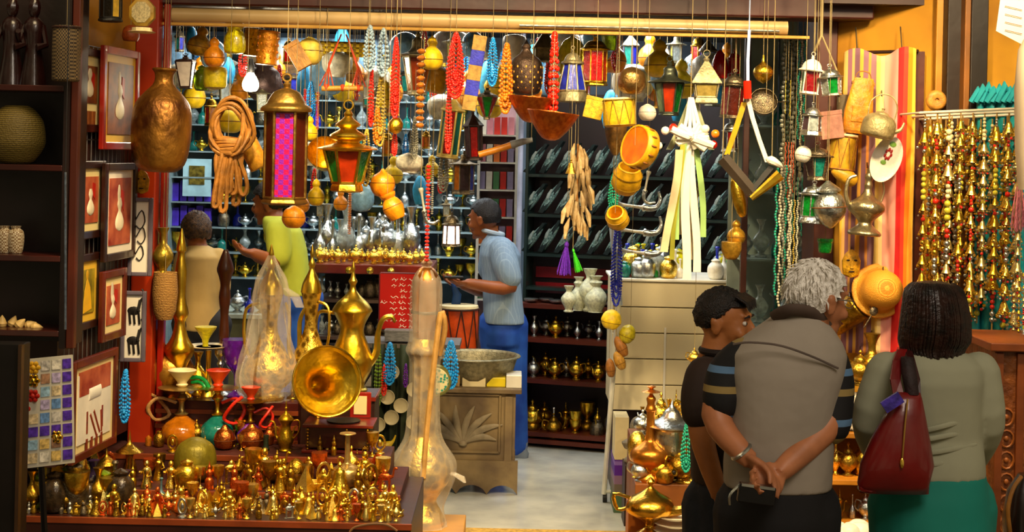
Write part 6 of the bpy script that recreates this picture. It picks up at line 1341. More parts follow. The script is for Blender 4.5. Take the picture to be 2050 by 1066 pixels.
H('tubered', vase(M('tube_red', '#b8321c', .4), [(.2, 0), (.22, .1), (.2, .9), (.12, 1)]), 'red_tube', 331, 400, 440, 7.1, 'short red tube with metal ends high beside the red column', 'tube', w=.7)
zf = zat(420, 694, 7.2)
r = wroot('cream_platter', (XZ(418, 7.2, zf), 7.2, zf), 'cream oval platter carrying the yellow funnel', 'platter')
MB().lathe(smooth_prof([(.02, -.02), (.05, -.015), (.1, 0), (.102, .004), (.04, -.008), (0, -.01)]), 26, X=Matrix.Translation((XZ(418, 7.2, zf), 7.2, zf))).build('dish', cream, r)
MB().lathe(smooth_prof([(.045, 0), (.03, .03), (.012, .1), (.014, zf - zb4 - .02)]), 14, X=Matrix.Translation((XZ(418, 7.2, zf), 7.2, zb4))).build('foot', brass, r)
PU('funnel', vase(M('funnel_yellow', '#e0d21c', .35), [(.12, 0), (.14, .4), (.4, .9), (.44, 1)], 18), 'yellow_funnel', 411, 7.2, zf - .008, 655, 'bright yellow funnel on the cream platter', 'funnel', w=1.2)
def hk(name, px, Y, z, ytop, bulb, met, claym, hose, lb, w=1.2, rz=0):
    def fn(r):
        MB().lathe(smooth_prof([(.16, 0), (.17, .02), (.2, .12), (.17, .24), (.08, .34), (.05, .38)]), 18).build('glass_base', bulb, r)
        MB().lathe(smooth_prof([(.06, .38), (.07, .4), (.035, .44), (.03, .56), (.07, .62), (.035, .68), (.06, .72), (.22, .75), (.22, .765), (.05, .77)]), 18).build('stem', met, r)
        MB().lathe(smooth_prof([(.04, .77), (.06, .8), (.05, .84), (.13, .98), (.14, 1), (.11, 1), (.05, .88), (0, .87)]), 16).build('bowl', claym, r)
        MB().tube(curve([(.05, 0, .55), (.22, -.03, .62), (.32, -.06, .48), (.24, -.1, .3), (.1, -.13, .36), (.2, -.16, .56), (.3, -.1, .66)]), .022, 8).build('hose', hose, r)
    PU(name, fn, 'hookah', px, Y, z, ytop, lb, 'hookah', w=w, rz=rz)
clr = M('clay_red', '#c8381a', .4, 0, .2, 5); hr = M('hose_scarlet', '#c4240f', .4, 0, .2, 30); ht = M('hose_sand', '#b88a50', .5, 0, .2, 30); hg = M('hose_green', '#0f9a4a', .4)
hk('hk1', 434, 7.0, z3, 742, gteal, brass, clr, hr, 'hookah with a red clay bowl and scarlet hose, left of the wrapped ewer')
hk('hk2', 500, 6.98, z3, 776, gpurple, brassd, clr, hr, 'smaller hookah with a red clay cup below the wrapped ewer', rz=30)
hk('hk3', 362, 7.0, z3, 742, gamber, M('brass_pale', '#b8a060', .35, .9), cream, ht, 'hookah with a pale scalloped dish and sand coloured hose', w=1.4, rz=200)
r = wroot('green_hose', P(405, 765, 7.0), 'bright green hose curling behind the pale scalloped hookah', 'hose')
MB().tube(curve([P(382, 757, 7.05), P(398, 756, 7.03), P(412, 764, 7.0), P(420, 780, 7.0)]), .009, 8).tube(curve([P(384, 766, 7.05), P(398, 765, 7.03), P(408, 772, 7.0), P(415, 786, 7.0)]), .008, 8).build('hose', hg, r)
PU('purcup', vase(gpurple, V_GOBLET), 'purple_goblet', 471, 7.18, zb4, 680, 'tall violet glass goblet on the rear step', 'goblet', w=.8)
for i, (px, yt) in enumerate(((440, 700), (395, 705), (585, 740))):
    PU('rearsm%d' % i, vase((silver, brass, brass)[i], (V_CANDLE, None, V_CANDLE)[i]), ('candlestick', 'vase', 'candlestick')[i], px, 7.2 if i < 2 else 7.16, zb4, yt, ('silver candlestick left of the wrapped ewer on the rear step', 'brass vase beside the big copper globe', 'brass candlestick between the wrapped ewer and the horn')[i], ('candlestick', 'vase', 'candlestick')[i], w=.9)
for i in range(9):    # brass wares filling the upper step behind the crowd
    px = 335 + i * 29; PU('fill%d' % (i % 4), (teapot(brass), vase(brass, V_GOBLET), teapot(brassd), vase(copper, V_JAR))[i % 4], ('teapot', 'goblet', 'teapot', 'jar')[i % 4], px, 6.98, z3, 868 - 14 * (i % 3), ('brass teapot', 'brass goblet', 'dark brass teapot', 'copper jar')[i % 4] + ' at the back of the upper step, ' + ('below the copper globe', 'below the pale scalloped dish', 'left of the golden pyramid lamp', 'behind the pyramid lamp', 'below the red clay bowl', 'behind the pale brass vase', 'behind the copper pots', 'behind the dark beaker', 'left of the jug')[i], ('teapot', 'goblet', 'teapot', 'jar')[i % 4], w=.8)

# taller dark and glassy pieces at the left end
lk = [(vase(M('glass_brownish', '#3a2c1c', .1, 0, .5, 9, .2, trans=.3), V_JAR), 'glass_jar', 'brown glass'), (vase(pewter, V_BOTTLE), 'bottle', 'pewter'), (vase(brass, V_GOBLET), 'goblet', 'brass'), (vase(M('glass_olive'), V_JAR), 'glass_jar', 'olive glass'), (vase(brassd, None), 'vase', 'dark brass'), (vase(M('vase_violet', '#2c1c3c', .25), None), 'vase', 'violet glass')]
for k in range(20):
    i = (k * 5) % 6; px = 42 + k * 11; f_, nm, an = lk[i]; Yk = 6.2 + .05 * (k % 2) + (.08 if px > 170 else 0)
    puts('lk%d' % i, f_, nm, px, Yk, T[0][2] + .001, .13 + .02 * ((k * 3) % 4), '%s %s at the left end of the display by the postcard board' % (an, nm.replace('_', ' ').replace('glass ', '')), nm.split('_')[-1], w=1.0, rz=k * 20, group='%s %ss at the left end' % (an, nm))
# ================= right side: brass stand, ochre wall goods, bells =================
x0, x1 = XZ(1268, 7.4, .4), XZ(1470, 7.4, .4); zA = zat(1330, 962, 7.4); zB = zat(1330, 872, 7.66)
r = wroot('stepped_stand', ((x0 + x1) / 2, 7.4, 0), 'stepped orange wooden stand loaded with brass left of the young man', 'stand')
ob = M('box_orange_wood', '#7a4618', .5, 0, .3, 4, .1)
MB().box(((x0 + x1) / 2, 7.45, zA / 2), (x1 - x0, .3, zA)).build('lower_step', ob, r, smooth=False, bevel=.004)
MB().box(((x0 + x1) / 2, 7.72, zB / 2), (x1 - x0, .22, zB)).build('upper_step', ob, r, smooth=False, bevel=.004)
def RU(key, fn, nm, px, Y, z, yt, lb, ct, w=1, rz=0): return PU(key, fn, nm, px, Y, z, yt, lb, ct, w, rz)
hkm = M('hookah_amber_brass', '#c9802c', .3, .9, .3, 4, .2)
RU('birdh', vase(hkm, [(.13, 0), (.14, .03), (.1, .1), (.2, .22), (.19, .32), (.08, .4), (.05, .46), (.045, .7), (.06, .74), (.04, .8), (.05, .86), (.02, .9), (.03, .92), (.1, .93), (.02, .96), (.05, .985), (.0, 1)], 22), 'tall_hookah', 1300, 7.38, zA, 772, 'tall amber brass hookah with a bird finial at the left of the stand', 'hookah', w=1.0)
RU('globel', L_([(.2, 0), (.1, .08), (.1, .3), (.3, .38), (.42, .6), (.4, .8), (.2, .97), (0, 1)], 'body', gold, 24), 'golden_globe', 1274, 7.45, zA, 864, 'round golden globe on a foot, far left of the brass stand', 'globe', w=.5)
RU('urn1', vase(silver, [(.2, 0), (.25, .04), (.12, .12), (.32, .4), (.34, .62), (.42, .66), (.42, .68), (.2, .76), (.12, .85), (.05, .9), (.0, 1)], 22), 'silver_urn', 1342, 7.42, zA, 800, 'shiny silver urn with a flat brim in the middle of the stand', 'urn', w=.75)
RU('urn2', vase(silver, V_CANDLE, 18), 'silver_candlestick', 1373, 7.45, zA, 835, 'silver candlestick beside the teal beads', 'candlestick', w=.9)
for i, (px, yt, f_, nm) in enumerate(((1322, 785, teapot(gold), 'teapot'), (1352, 780, dallah(gold), 'coffee_pot'), (1378, 775, teapot(brass), 'teapot'), (1338, 800, vase(gold), 'vase'), (1366, 800, teapot(gold), 'teapot'), (1400, 790, vase(brass, V_GOBLET), 'goblet'), (1285, 815, vase(brassd), 'vase'))):
    RU('rs%d' % i, f_, nm, px, 7.68 + .05 * (i % 2), zB, yt, ('gilt teapot, leftmost on the upper brass step', 'gilt coffee pot standing high on the brass step', 'brass teapot near the young man on the upper step', 'gilt vase below the coffee pot', 'gilt teapot behind the silver candlestick', 'brass goblet hidden behind the arm of the young man', 'dark brass vase behind the tall amber hookah')[i], nm.replace('_', ' '), w=.62)
def pitcher(r):
    MB().lathe(smooth_prof([(.3, 0), (.4, .06), (.5, .35), (.42, .7), (.2, .9), (.18, 1)]), 20).build('body', M('pitcher_brass', '#a8822c', .3, .9), r)
    MB().lathe([(.1, 0), (.16, .3), (.2, .5), (.16, .5), (.0, .2)], 18, X=fit((.1, -.35, .5), (.35, -.9, .75)) @ Matrix.Diagonal((1, 1, 1, 1))).build('mouth', M('pitcher_brass'), r)
    MB().sph((.27, -.72, .67), (.1, .05, .1)).build('dark_opening', black, r)
RU('pitch', pitcher, 'brass_pitcher', 1330, 7.33, zA, 928, 'squat brass pitcher with a dark open mouth on the stand', 'pitcher', w=1.0, rz=10)
for k in range(12):
    i = (2, 0, 1, 6, 4, 7)[k % 6]; px = (1282, 1320, 1362, 1390, 1404, 1376)[k % 6] + 4 * (k // 6)
    kk, ff, mm_ = minis[i]; z_ = zA if k < 6 else zB
    mini(i, (XZ(px, 7.36 if k < 6 else 7.66, z_), 7.36 if k < 6 else 7.66, z_ + .001), .13 + .03 * (k % 3), 'crowded on the %s step of the orange wooden stand' % ('lower' if k < 6 else 'upper'), 'wares on the %s step of the stand' % ('lower' if k < 6 else 'upper'))
put('tealb', necklace(NTL, 5, .3, .03), 'bead_necklace', 1374, 848, 945, 7.26, 'teal and white bead loops on the brass stand', 'necklace', w=.8, hang=False)
# lower front goods
zK = zat(1300, 1075, 7.12)
r = boxthing('orange_crate', 1255, 1345, 0, zat(1290, 1010, 7.15), 7.14, .14, M('crate_orange', '#b0601c', .5, 0, .3, 4, .1), 'orange wooden crate under the brass oil lamp', 'crate')
RU('lampk', figurine(M('lamp_gold', '#d9a83a', .25, 1), 2), 'oil_lamp', 1300, 7.02, 0.0 + zat(1300, 1075, 7.02), 955, 'large golden oil lamp in front of the orange crate', 'oil lamp', w=1.25, rz=-20)
r = wroot('lamp_stool', (XZ(1300, 7.02, .2), 7.02, 0), 'small dark stool under the golden oil lamp', 'stool'); zz = zat(1300, 1075, 7.02)
MB().lathe([(.09, zz - .02), (.09, zz)], 18, X=Matrix.Translation((XZ(1300, 7.02, .2), 7.02, 0))).build('seat', darkwood, r)
for k in range(3): MB().tube([(XZ(1300, 7.02, .2) + .06 * math.cos(2 * k), 7.02 + .06 * math.sin(2 * k), zz - .02), (XZ(1300, 7.02, .2) + .08 * math.cos(2 * k), 7.02 + .08 * math.sin(2 * k), 0)], .008, 6).build('leg', darkwood, r)
for i in range(3):
    zz = .02 + zat(1350, 1066, 7.0) - .03 + i * .035; 
    r = empty('white_plate', (XZ(1352, 7.0, zz), 7.0, zz), ('lowest', 'middle', 'top')[i] + ' plate of the white stack at the foot of the brass stand', 'plate')
    MB().lathe([(.05, 0), (.1, .018), (.105, .022), (.05, .01), (0, .008)], 26).build('dish', white, r)
r = wroot('plate_block', (XZ(1352, 7.0, .1), 7.0, 0), 'orange block under the white plates', 'block'); zz = zat(1350, 1066, 7.0) - .012
MB().box((XZ(1352, 7.0, .1), 7.0, zz / 2), (.2, .2, zz)).build('body', ob, r, smooth=False)
# striped purple carton, cream carton and grey bust
ya = 8.5; zt_ = zat(1245, 922, ya)
r = boxthing('striped_carton', 1228, 1276, 0, zt_, ya, .3, M('carton_stripes', kind='bands', axis=2, scale=2.6, stops=((0, '#4f6a4a'), (.25, '#6d6256'), (.42, '#8a6a8c'), (.55, '#5a1f9a'), (.7, '#8a6ac0'), (.76, '#5a1f9a'), (.9, '#a890c8'))), 'carton striped purple, grey and green beside the rolling rail', 'carton')
r = boxthing('cream_carton', 1230, 1258, zt_ + .001, zat(1240, 836, ya) - zt_, ya, .2, cream, 'cream carton standing on the striped one', 'carton')
def bust(r):
    MB().lathe(smooth_prof([(.3, 0), (.3, .08), (.14, .14), (.16, .3)]), 16).loft([((0, 0, .28), .3, .2), ((0, 0, .42), .38, .22), ((0, 0, .52), .2, .15), ((0, 0, .58), .13, .12)], 18).sph((0, -.03, .76), (.19, .22, .22), 16, 12).sph((0, -.24, .74), (.04, .06, .06)).sph((0, -.12, .62), (.1, .1, .08)).build('carved_stone', M('stone_grey', '#6f6654', .7, 0, .4, 8, .5), r, remesh=.03, sm=3)
PU('bust', bust, 'stone_bust', 1275, 8.3, 0.33, 832, 'grey carved stone bust behind the amber hookah', 'bust', w=.9)
r = wroot('bust_plinth', (XZ(1275, 8.3, .2), 8.3, 0), 'dark plinth under the grey bust', 'plinth')
MB().box((XZ(1284, 8.3, .2), 8.3, .165), (.2, .2, .33)).build('body', darkwood, r, smooth=False)
H('goldl', teapot(gold), 'gilt_teapot', 1390, 696, 732, 7.3, 'gilt teapot hanging before the cream stand beside the young man', 'teapot', w=.95)
# ---- ochre wall
def RWY(px, off): return RW(px, off)
def RP(px, py, off): y = RW(px, off); return P(px, py, y)
rd = (Vector(RB) - Vector(RA)).normalized(); rang = math.atan2(rd.y, rd.x)
# cloth panel
xa = RP(1688, 400, .07); xb = RP(1832, 400, .07); zt = RP(1760, 104, .07).z; zb = RP(1760, 712, .07).z
r = wroot('striped_cloth', (xa.x, xa.y, zb), 'long cloth striped pink, yellow, orange and red hung on the ochre wall', 'cloth')
stripes = M('cloth_stripes', rough=.8, kind='bands', axis=0, scale=1 / (xb.x - xa.x), bump=.3, stops=((0, '#8a5a6a'), (.06, '#d8a05c'), (.1, '#7a5468'), (.17, '#e0a840'), (.22, '#8a6070'), (.3, '#d8903c'), (.34, '#946a74'), (.42, '#e8c468'), (.47, '#f0cf8c'), (.53, '#e8a08a'), (.62, '#e69a8c'), (.7, '#d01c1c'), (.78, '#e2402a'), (.84, '#f08a14'), (.9, '#f0b83a'), (.95, '#e8b468')))
m = MB(); nx = 50; nz_ = 40; vs = []
dx = (xb - xa); nn = Vector((rd.y, -rd.x, 0))
for j in range(nz_ + 1):
    v = j / nz_; z = zt + (zb - zt) * v + 0
    for i in range(nx + 1):
        u = i / nx; bulge = .012 * math.sin(u * 26 + 1.5 * math.sin(v * 5)) * (.3 + v) + .01 * math.sin(u * 9 + v * 3)
        uu = u - .06 * v * math.sin(u * 3) * .4
        p = xa + dx * uu + nn * (bulge + .015); top = .02 * math.sin(u * 9) * (1 - v); vs.append((p.x, p.y, z + top))
fs = [(j * (nx + 1) + i, j * (nx + 1) + i + 1, (j + 1) * (nx + 1) + i + 1, (j + 1) * (nx + 1) + i) for j in range(nz_) for i in range(nx)]
m.add([Vector(p) - Vector((xa.x, 0, 0)) for p in vs], fs); o = m.build('cloth', stripes, None); o.parent = r; o.matrix_parent_inverse = Matrix(); o.location = (0, -xa.y, -zb)
o.modifiers.new('t', 'SOLIDIFY').thickness = .006
q0 = RP(1822, 400, .03); q1 = RP(1842, 400, .03)
MB().box(((q0.x + q1.x) / 2, (q0.y + q1.y) / 2, (zt + zb) / 2), (.05, .04, zt - zb)).build('hanging_board', M('board_brown', '#4a1c0c', .5), r, smooth=False)
MB().tube([xa + Vector((.0, 0, zt - xa.z)), xb + Vector((0, 0, zt - xb.z))], .008, 6).build('top_rod', darkwood, r)
for px in (1716, 1806): q = RP(px, 104, .07); MB().tube([q, q + Vector((0, .04, .12))], .003, 5).build('hook', pewter, r)
def WI(key, fn, nm, px, y0, y1, off, lb, ct, w=1, rz=0, tilt=0, pitch=0):
    r = put(key, fn, nm, px, y0, y1, RW(px, off), lb, ct, w, rz, tilt, False, None, None, pitch)
    # a short nail and loop holds it to the wall
    q = P(px, y0 + 4, RW(px, off)); b = P(px, y0 - 10, RW(px, .0)); b.y = RW(px, 0)
    o = MB().tube([q, b], .003, 5).build('hanging_cord', darkwood); o.parent = r; o.matrix_parent_inverse = Matrix.LocRotScale(r.location, r.rotation_euler, r.scale).inverted(); return r
def bag(r):
    MB().loft([((0, 0, 0), .3, .08), ((0, 0, .05), .36, .13), ((-.02, 0, .4), .33, .15), ((0, 0, .75), .27, .1), ((.02, 0, .93), .24, .05), ((.02, 0, 1), .22, .03)], 22).build('body', M('bag_amber', '#c4821c', .5, 0, .35, 5, .4), r)
    MB().box((0, -.14, .35), (.4, .03, .3)).build('pocket', M('bag_amber'), r, smooth=False, bevel=.02)
    MB().tube(curve([(-.2, 0, .95), (-.12, -.02, 1.1), (.12, -.02, 1.1), (.2, 0, .95)]), .012, 6).build('strap', leather, r)
    MB().tube([(-.25, 0, .9), (.28, 0, .9)], .03, 6, flat=1.2).build('fringe', leather, r)
WI('bag', bag, 'leather_bag', 1722, 156, 268, .18, 'amber leather bag hanging on the striped cloth', 'bag', w=.78, tilt=5)
WI('kettle', kettle(M('kettle_tin', '#a3966c', .5, .6, .25, 6, .3)), 'kettle', 1765, 188, 276, .3, 'dull tin kettle with a hooped handle on the striped cloth', 'kettle', w=.9, tilt=14)
def oval(r):
    MB().lathe(smooth_prof([(0, 0), (.4, .02), (.5, .08), (.5, .1), (.38, .06), (0, .04)]), 30, X=Matrix.Translation((0, 0, .5)) @ Matrix.Rotation(PI / 2, 4, 'X')).build('dish', M('plate_white', '#dcd8c8', .3, var=.05), r)
    m = MB()
    for k in range(7): a = 2 * PI * k / 7; m.sph((.1 * math.cos(a), -.075, .62 + .1 * math.sin(a)), (.045, .012, .045), 8, 5)
    m.build('painted_flower', M('paint_maroon', '#9a1c14', .4), r)
    MB().sph((.02, -.07, .85), (.12, .012, .06)).sph((-.05, -.07, .42), (.1, .01, .05)).build('painted_leaves', M('paint_green', '#6f9a3c', .4), r)
WI('oval', oval, 'painted_plate', 1773, 272, 366, .22, 'long white plate painted with a maroon flower', 'plate', w=.62, tilt=22)
def sewer(r):
    sm_ = M('ewer_tin', '#94886a', .35, .9, .3, 5, .4, col2='#b8ac88')
    MB().lathe(smooth_prof([(.26, 0), (.28, .02), (.26, .06), (.12, .16), (.16, .24), (.3, .36), (.28, .46), (.12, .56), (.06, .66), (.07, .72), (.055, .78), (.075, .84), (.05, .9), (.06, .94), (.02, .97), (.0, 1)]), 26).build('body', sm_, r)
    MB().tube(curve([(-.26, 0, .36), (-.36, 0, .55), (-.34, 0, .78), (-.22, 0, .84)]), [.05, .048, .045, .04, .036, .034, .03, .03, .028, .026, .024, .022, .02], 8).build('spout', sm_, r)
    MB().tube(curve([(.05, 0, .88), (.2, 0, .84), (.27, 0, .65), (.22, 0, .45)]), .014, 7).build('handle', sm_, r)
WI('sewer', sewer, 'tin_ewer', 1736, 332, 472, .26, 'engraved tin ewer with a curved spout on the striped cloth', 'ewer', w=.85, tilt=4)
WI('hatbig', L_([(.3, 0), (.5, .02), (.52, .1), (.4, .16), (.36, .6), (.2, .85), (0, .9), (0, 1)], 'body', M('hat_orange', '#d8861a', .6, 0, kind='weave', col2='#e8ac3a', scale=16, bump=.4), 30), 'orange_basket', 1768, 538, 622, .2, 'big orange woven basket tray on the striped cloth', 'basket', w=1.25, pitch=80, tilt=0, rz=0)
WI('bpan', L_([(.3, 0), (.4, .05), (.46, .5), (.5, .95), (.52, 1), (.47, 1), (.4, .5), (.3, .12), (0, .1)], 'body', brassd, 24), 'brass_bucket', 1690, 598, 668, .2, 'dull brass bucket beside the white haired man', 'bucket', w=.9, tilt=48, pitch=20)
def spoon(r):
    MB().sph((0, 0, .2), (.14, .06, .2), 14, 8).build('spoon_bowl', pewter, r); MB().tube([(0, 0, .38), (0, 0, 1)], .022, 7).build('handle', pewter, r)
WI('spoon', spoon, 'long_spoon', 1742, 612, 660, .25, 'dark long spoon under the orange basket tray', 'spoon', w=1.3, tilt=-150)
WI('mask', mask, 'carved_mask', 1704, 500, 556, .22, 'yellow green carved mask on the striped cloth near the white haired man', 'mask', w=.95)
WI('bvase', vase(M('vase_gold_old', '#a8842c', .35, .9, .4, 4, .4)), 'brass_vase', 1745, 668, 790, .24, 'old golden brass vase in front of the end of the striped cloth', 'vase', w=1.0)
WI('bvase2', teapot(M('vase_gold_old')), 'brass_teapot', 1722, 700, 772, .3, 'golden brass teapot low between the man and the woman', 'teapot', w=1.0)
WI('drm2', drum(M('drum_straw', '#b8901c', .5, 0, .25, 5, .2), cream, lm, r0=.5), 'straw_drum', 1684, 268, 345, .22, 'yellow drum slung at the left edge of the striped cloth', 'drum', w=.75, tilt=6)
WI('boxp', painted_box(M('box_pinkish', '#c98a74', .5, 0, .2, 4), .5), 'pink_box', 1663, 222, 278, .3, 'pink and yellow box at the upper left of the striped cloth', 'box', w=.8, tilt=-8)
WI('ysho', L_([(0, 0), (.15, .03), (.24, .3), (.2, .7), (.12, .95), (.04, 1)], 'body', M('horn_yellow', '#c08f1a', .45, 0, .2, 4, .2), 16), 'yellow_horn', 1690, 325, 380, .25, 'yellow curved gourd horn left of the tin ewer', 'horn', w=1.2, tilt=-62)
WI('slat', L_([(.3, 0), (.3, 1)], 'body', M('slat_grey', '#6f6248', .6, 0, kind='weave', col2='#3c3020', scale=9), 14), 'ribbed_can', 1687, 190, 235, .16, 'grey ribbed can on the left edge of the striped cloth', 'can', w=.9)
WI('rdisc', L_([(.5, 0), (.52, .3), (.4, 1), (.12, 1), (.1, .6), (0, .6)], 'body', M('disc_wood', '#b07a2c', .5, 0, .3, 4, .2), 26), 'wooden_disc', 1875, 196, 206, .12, 'round wooden disc with a hole nailed to the dark post', 'disc', w=4.0, pitch=90)
WI('ytag', painted_box(M('tag_yellow', '#c9a52c', .5)), 'yellow_tag', 1815, 322, 386, .06, 'narrow yellow tag on the edge of the cloth board', 'tag', w=.16)
# cluster of small glass lanterns on a pale rope
ycl = 6.75
cl = [('cl1', lantern(4, white, (M('glass_garnet', '#7d0f16'), ggreen), .3, .3, .5, 'dome', .05), 'glass_lantern', 1624, 104, 190, 'white capped lantern with garnet and green panes', .8, 6),
      ('cl2', lantern(6, silver, (ggreen, gclear), .3, .34, .5, 'dome', .06), 'glass_lantern', 1663, 128, 192, 'silver lantern with green and clear flutes', .95, -6),
      ('cl3', lantern(6, silver, (gclear, M('glass_smoke', '#3a2830')), .34, .3, .45, 'dome', .14), 'glass_lantern', 1626, 205, 272, 'small silver lantern with clear glass under the white capped one', .85, 4),
      ('cl4', lantern(6, pewter, (gteal, M('glass_smoke', '#3a2830')), .26, .4, .5, 'dome', .1), 'glass_lantern', 1636, 284, 362, 'dark lantern with teal panes in the middle of the cluster', .85, 0),
      ('cl5', lantern(8, silver, (ggreen,), .34, .34, .5, 'dome', .16), 'glass_lantern', 1628, 362, 448, 'silver lantern with emerald green glass', .8, 3),
      ('cl6', gourd(silver, [(.02, 0), (.1, .04), (.34, .25), (.4, .45), (.3, .68), (.2, .74), (.3, .8), (.1, .95), (.04, 1)], 8), 'fluted_ornament', 1660, 362, 458, 'silver and red fluted ornament right of the emerald lantern', .9, -4),
      ('cl7', vase(ggreen, [(.3, 0), (.4, .1), (.46, .7), (.5, .8), (.5, 1)]), 'green_cup', 1652, 478, 507, 'emerald glass cup at the bottom of the cluster', 1.1, 0),
      ('cl8', gourd(white, [(0, 0), (.3, .05), (.5, .4), (.4, .8), (.1, 1)]), 'white_flower', 1608, 292, 325, 'white and red glass drop left of the teal lantern', 1.0, 10)]
for i, (k, fn, nm, px, y0, y1, lb, w_, tl) in enumerate(cl): H(k, fn, nm, px, y0, y1, ycl - .05 * (i % 3), lb, ('lantern', 'lantern', 'lantern', 'lantern', 'lantern', 'ornament', 'cup', 'ornament')[i], w=w_, tilt=tl)
mb = MB()
for k in range(8):
    a = 2 * PI * k / 8; mb.sph((.035 * math.cos(a), .035 * math.sin(a), 0), (.012, .012, .045), 6, 5)
r = wroot('hanging_rope', P(1645, 60, 6.7), 'pale twisted rope holding the cluster of small glass lanterns', 'rope')
MB().tube([Vector((P(1645, 60, 6.7).x, 6.7, 3.0)), P(1645, 70, 6.7), P(1630, 104, 6.72)], .006, 6).tube([P(1645, 70, 6.7), P(1675, 140, 6.7), P(1680, 205, 6.7)], .004, 6).build('rope', WSTR, r)
# bells: chime strings on white rods
chm = [brass, gold, M('chime_red', '#b8200f', .3), silver, M('chime_lime', '#a8a02c', .3), M('chime_ivory', '#d8cc9c', .3)]
def chime(seed, n=9):
    def fn(r):
        q = random.Random(seed); ms = {}
        def g(k): return ms.setdefault(k, MB())
        z = 1.0; bells = MB()
        MB().tube([(0, 0, 0), (0, 0, 1)], .004, 5).build('string', M('chime_cord', '#8a6a2c', .7), r)
        nb_ = 0; z = .97
        while z > .04:
            t = q.random()
            if t < .62:
                s = q.uniform(.045, .07); X = Matrix.Translation((0, 0, z - s)) @ Matrix.Diagonal((s * .9, s * .9, s, 1)); bells.lathe(smooth_prof([(.5, 0), (.47, .06), (.32, .3), (.24, .6), (.12, .8), (0, .9)], 2), 12, X=X)
                for a in range(4): bells.sph((s * .5 * math.cos(a * 1.57), s * .5 * math.sin(a * 1.57), z - s - .01), s * .14, 6, 4); g(a % 2 + 2).sph((s * .5 * math.cos(a * 1.57 + .8), s * .5 * math.sin(a * 1.57 + .8), z - s - .028), s * .12, 6, 4)
                z -= s + .035
            else:
                c_ = q.randrange(6); s = q.uniform(.008, .016)
                for j in range(q.randint(1, 3)): g(c_).sph((0, 0, z - s), (s, s, s), 8, 5); z -= 2 * s
                z -= .006
        bells.build('bells', (brass, gold, M('bell_pale', '#e8d48a', .3, .9))[seed % 3], r)
        for k, m_ in ms.items(): m_.build('beads', chm[k], r)
    return fn
rodY = lambda px: RW(px, .3)
n = 0
for row, (y0, off, cnt, xs0, xs1) in enumerate(((226, .36, 9, 1848, 2040), (232, .26, 9, 1858, 2034), (238, .16, 8, 1866, 2030))):
    for k in range(cnt):
        px = xs0 + (xs1 - xs0) * k / (cnt - 1); Yk = RW(px, off)
        if row == 2 and px < 1880: Yk = RW(px, off)
        dirn = ('leftmost', 'left', 'left', 'middle', 'middle', 'middle', 'right', 'right', 'rightmost')[k * 9 // cnt]
        L1 = y0 + R.uniform(300, 470)
        c_ = ('front', 'middle', 'rear')[row]
        r = put('chime%d' % (n % 6), chime(n % 6), 'bell_chime', px, y0, L1, Yk, 'string of small brass bells and beads, %s part of the %s white rod' % (dirn, c_), 'bell chime', w=1.0, rz=R.uniform(0, 90), group='bell chimes, %s rod, %s' % (c_, dirn)); n += 1
    a = RW(xs0 - 4, off); b = RW(xs1 + 6, off)
    o = wroot('hanging_rod', (XZ(xs0, a, 2.2), a, 2.2), ('front', 'middle', 'rear')[row] + ' white rod the bell chimes hang from', 'rod')
    pa, pb = P(xs0 - 6, y0, a), P(xs1 + 30, y0 - 10, b)
    MB().tube([pa, pb], .006, 8).build('rod', M('rod_white', '#c9c4b4', .4), o)
    MB().tube([pb, Vector((pb.x, pb.y + off + .05, pb.z))], .006, 8).build('bracket', M('rod_white'), o); MB().tube([pa, pa + Vector((0, off, 0))], .005, 8).build('bracket', M('rod_white'), o)
# turquoise drape behind the bells
xa = RP(1952, 300, .1); xb = RP(2060, 300, .1); zt = RP(2000, 182, .1).z; zb = RP(2000, 1010, .1).z
r = wroot('turquoise_drape', (xa.x, xa.y, zb), 'turquoise cloth draped behind the bell chimes', 'cloth')
m = MB(); vs = []; nx, nz_ = 40, 20
for j in range(nz_ + 1):
    for i in range(nx + 1):
        u, v = i / nx, j / nz_; p = xa.lerp(xb, u); vs.append((p.x, p.y - .02 * math.sin(u * 30 + math.sin(v * 6)) - .02, zt + (zb - zt) * v))
m.add(vs, [(j * (nx + 1) + i, j * (nx + 1) + i + 1, (j + 1) * (nx + 1) + i + 1, (j + 1) * (nx + 1) + i) for j in range(nz_) for i in range(nx)])
o = m.build('cloth', M('cloth_turquoise', '#0f8a96', .6, 0, .25, 3, .2), r); o.modifiers.new('t', 'SOLIDIFY').thickness = .006
m = MB()
for k in range(11): p = xa.lerp(xb, k / 10); m.tube([(p.x - .03, p.y - .03, zt - .05), (p.x - .01, p.y - .045 - .01 * (k % 2), zt + .01 * (k % 3)), (p.x + .03, p.y - .03, zt - .06 + .02 * (k % 2))], [.014, .022, .012], 8)
m.build('folded_top', M('cloth_cyan', '#2aa6b8', .5, 0, .2, 6, .4), r)
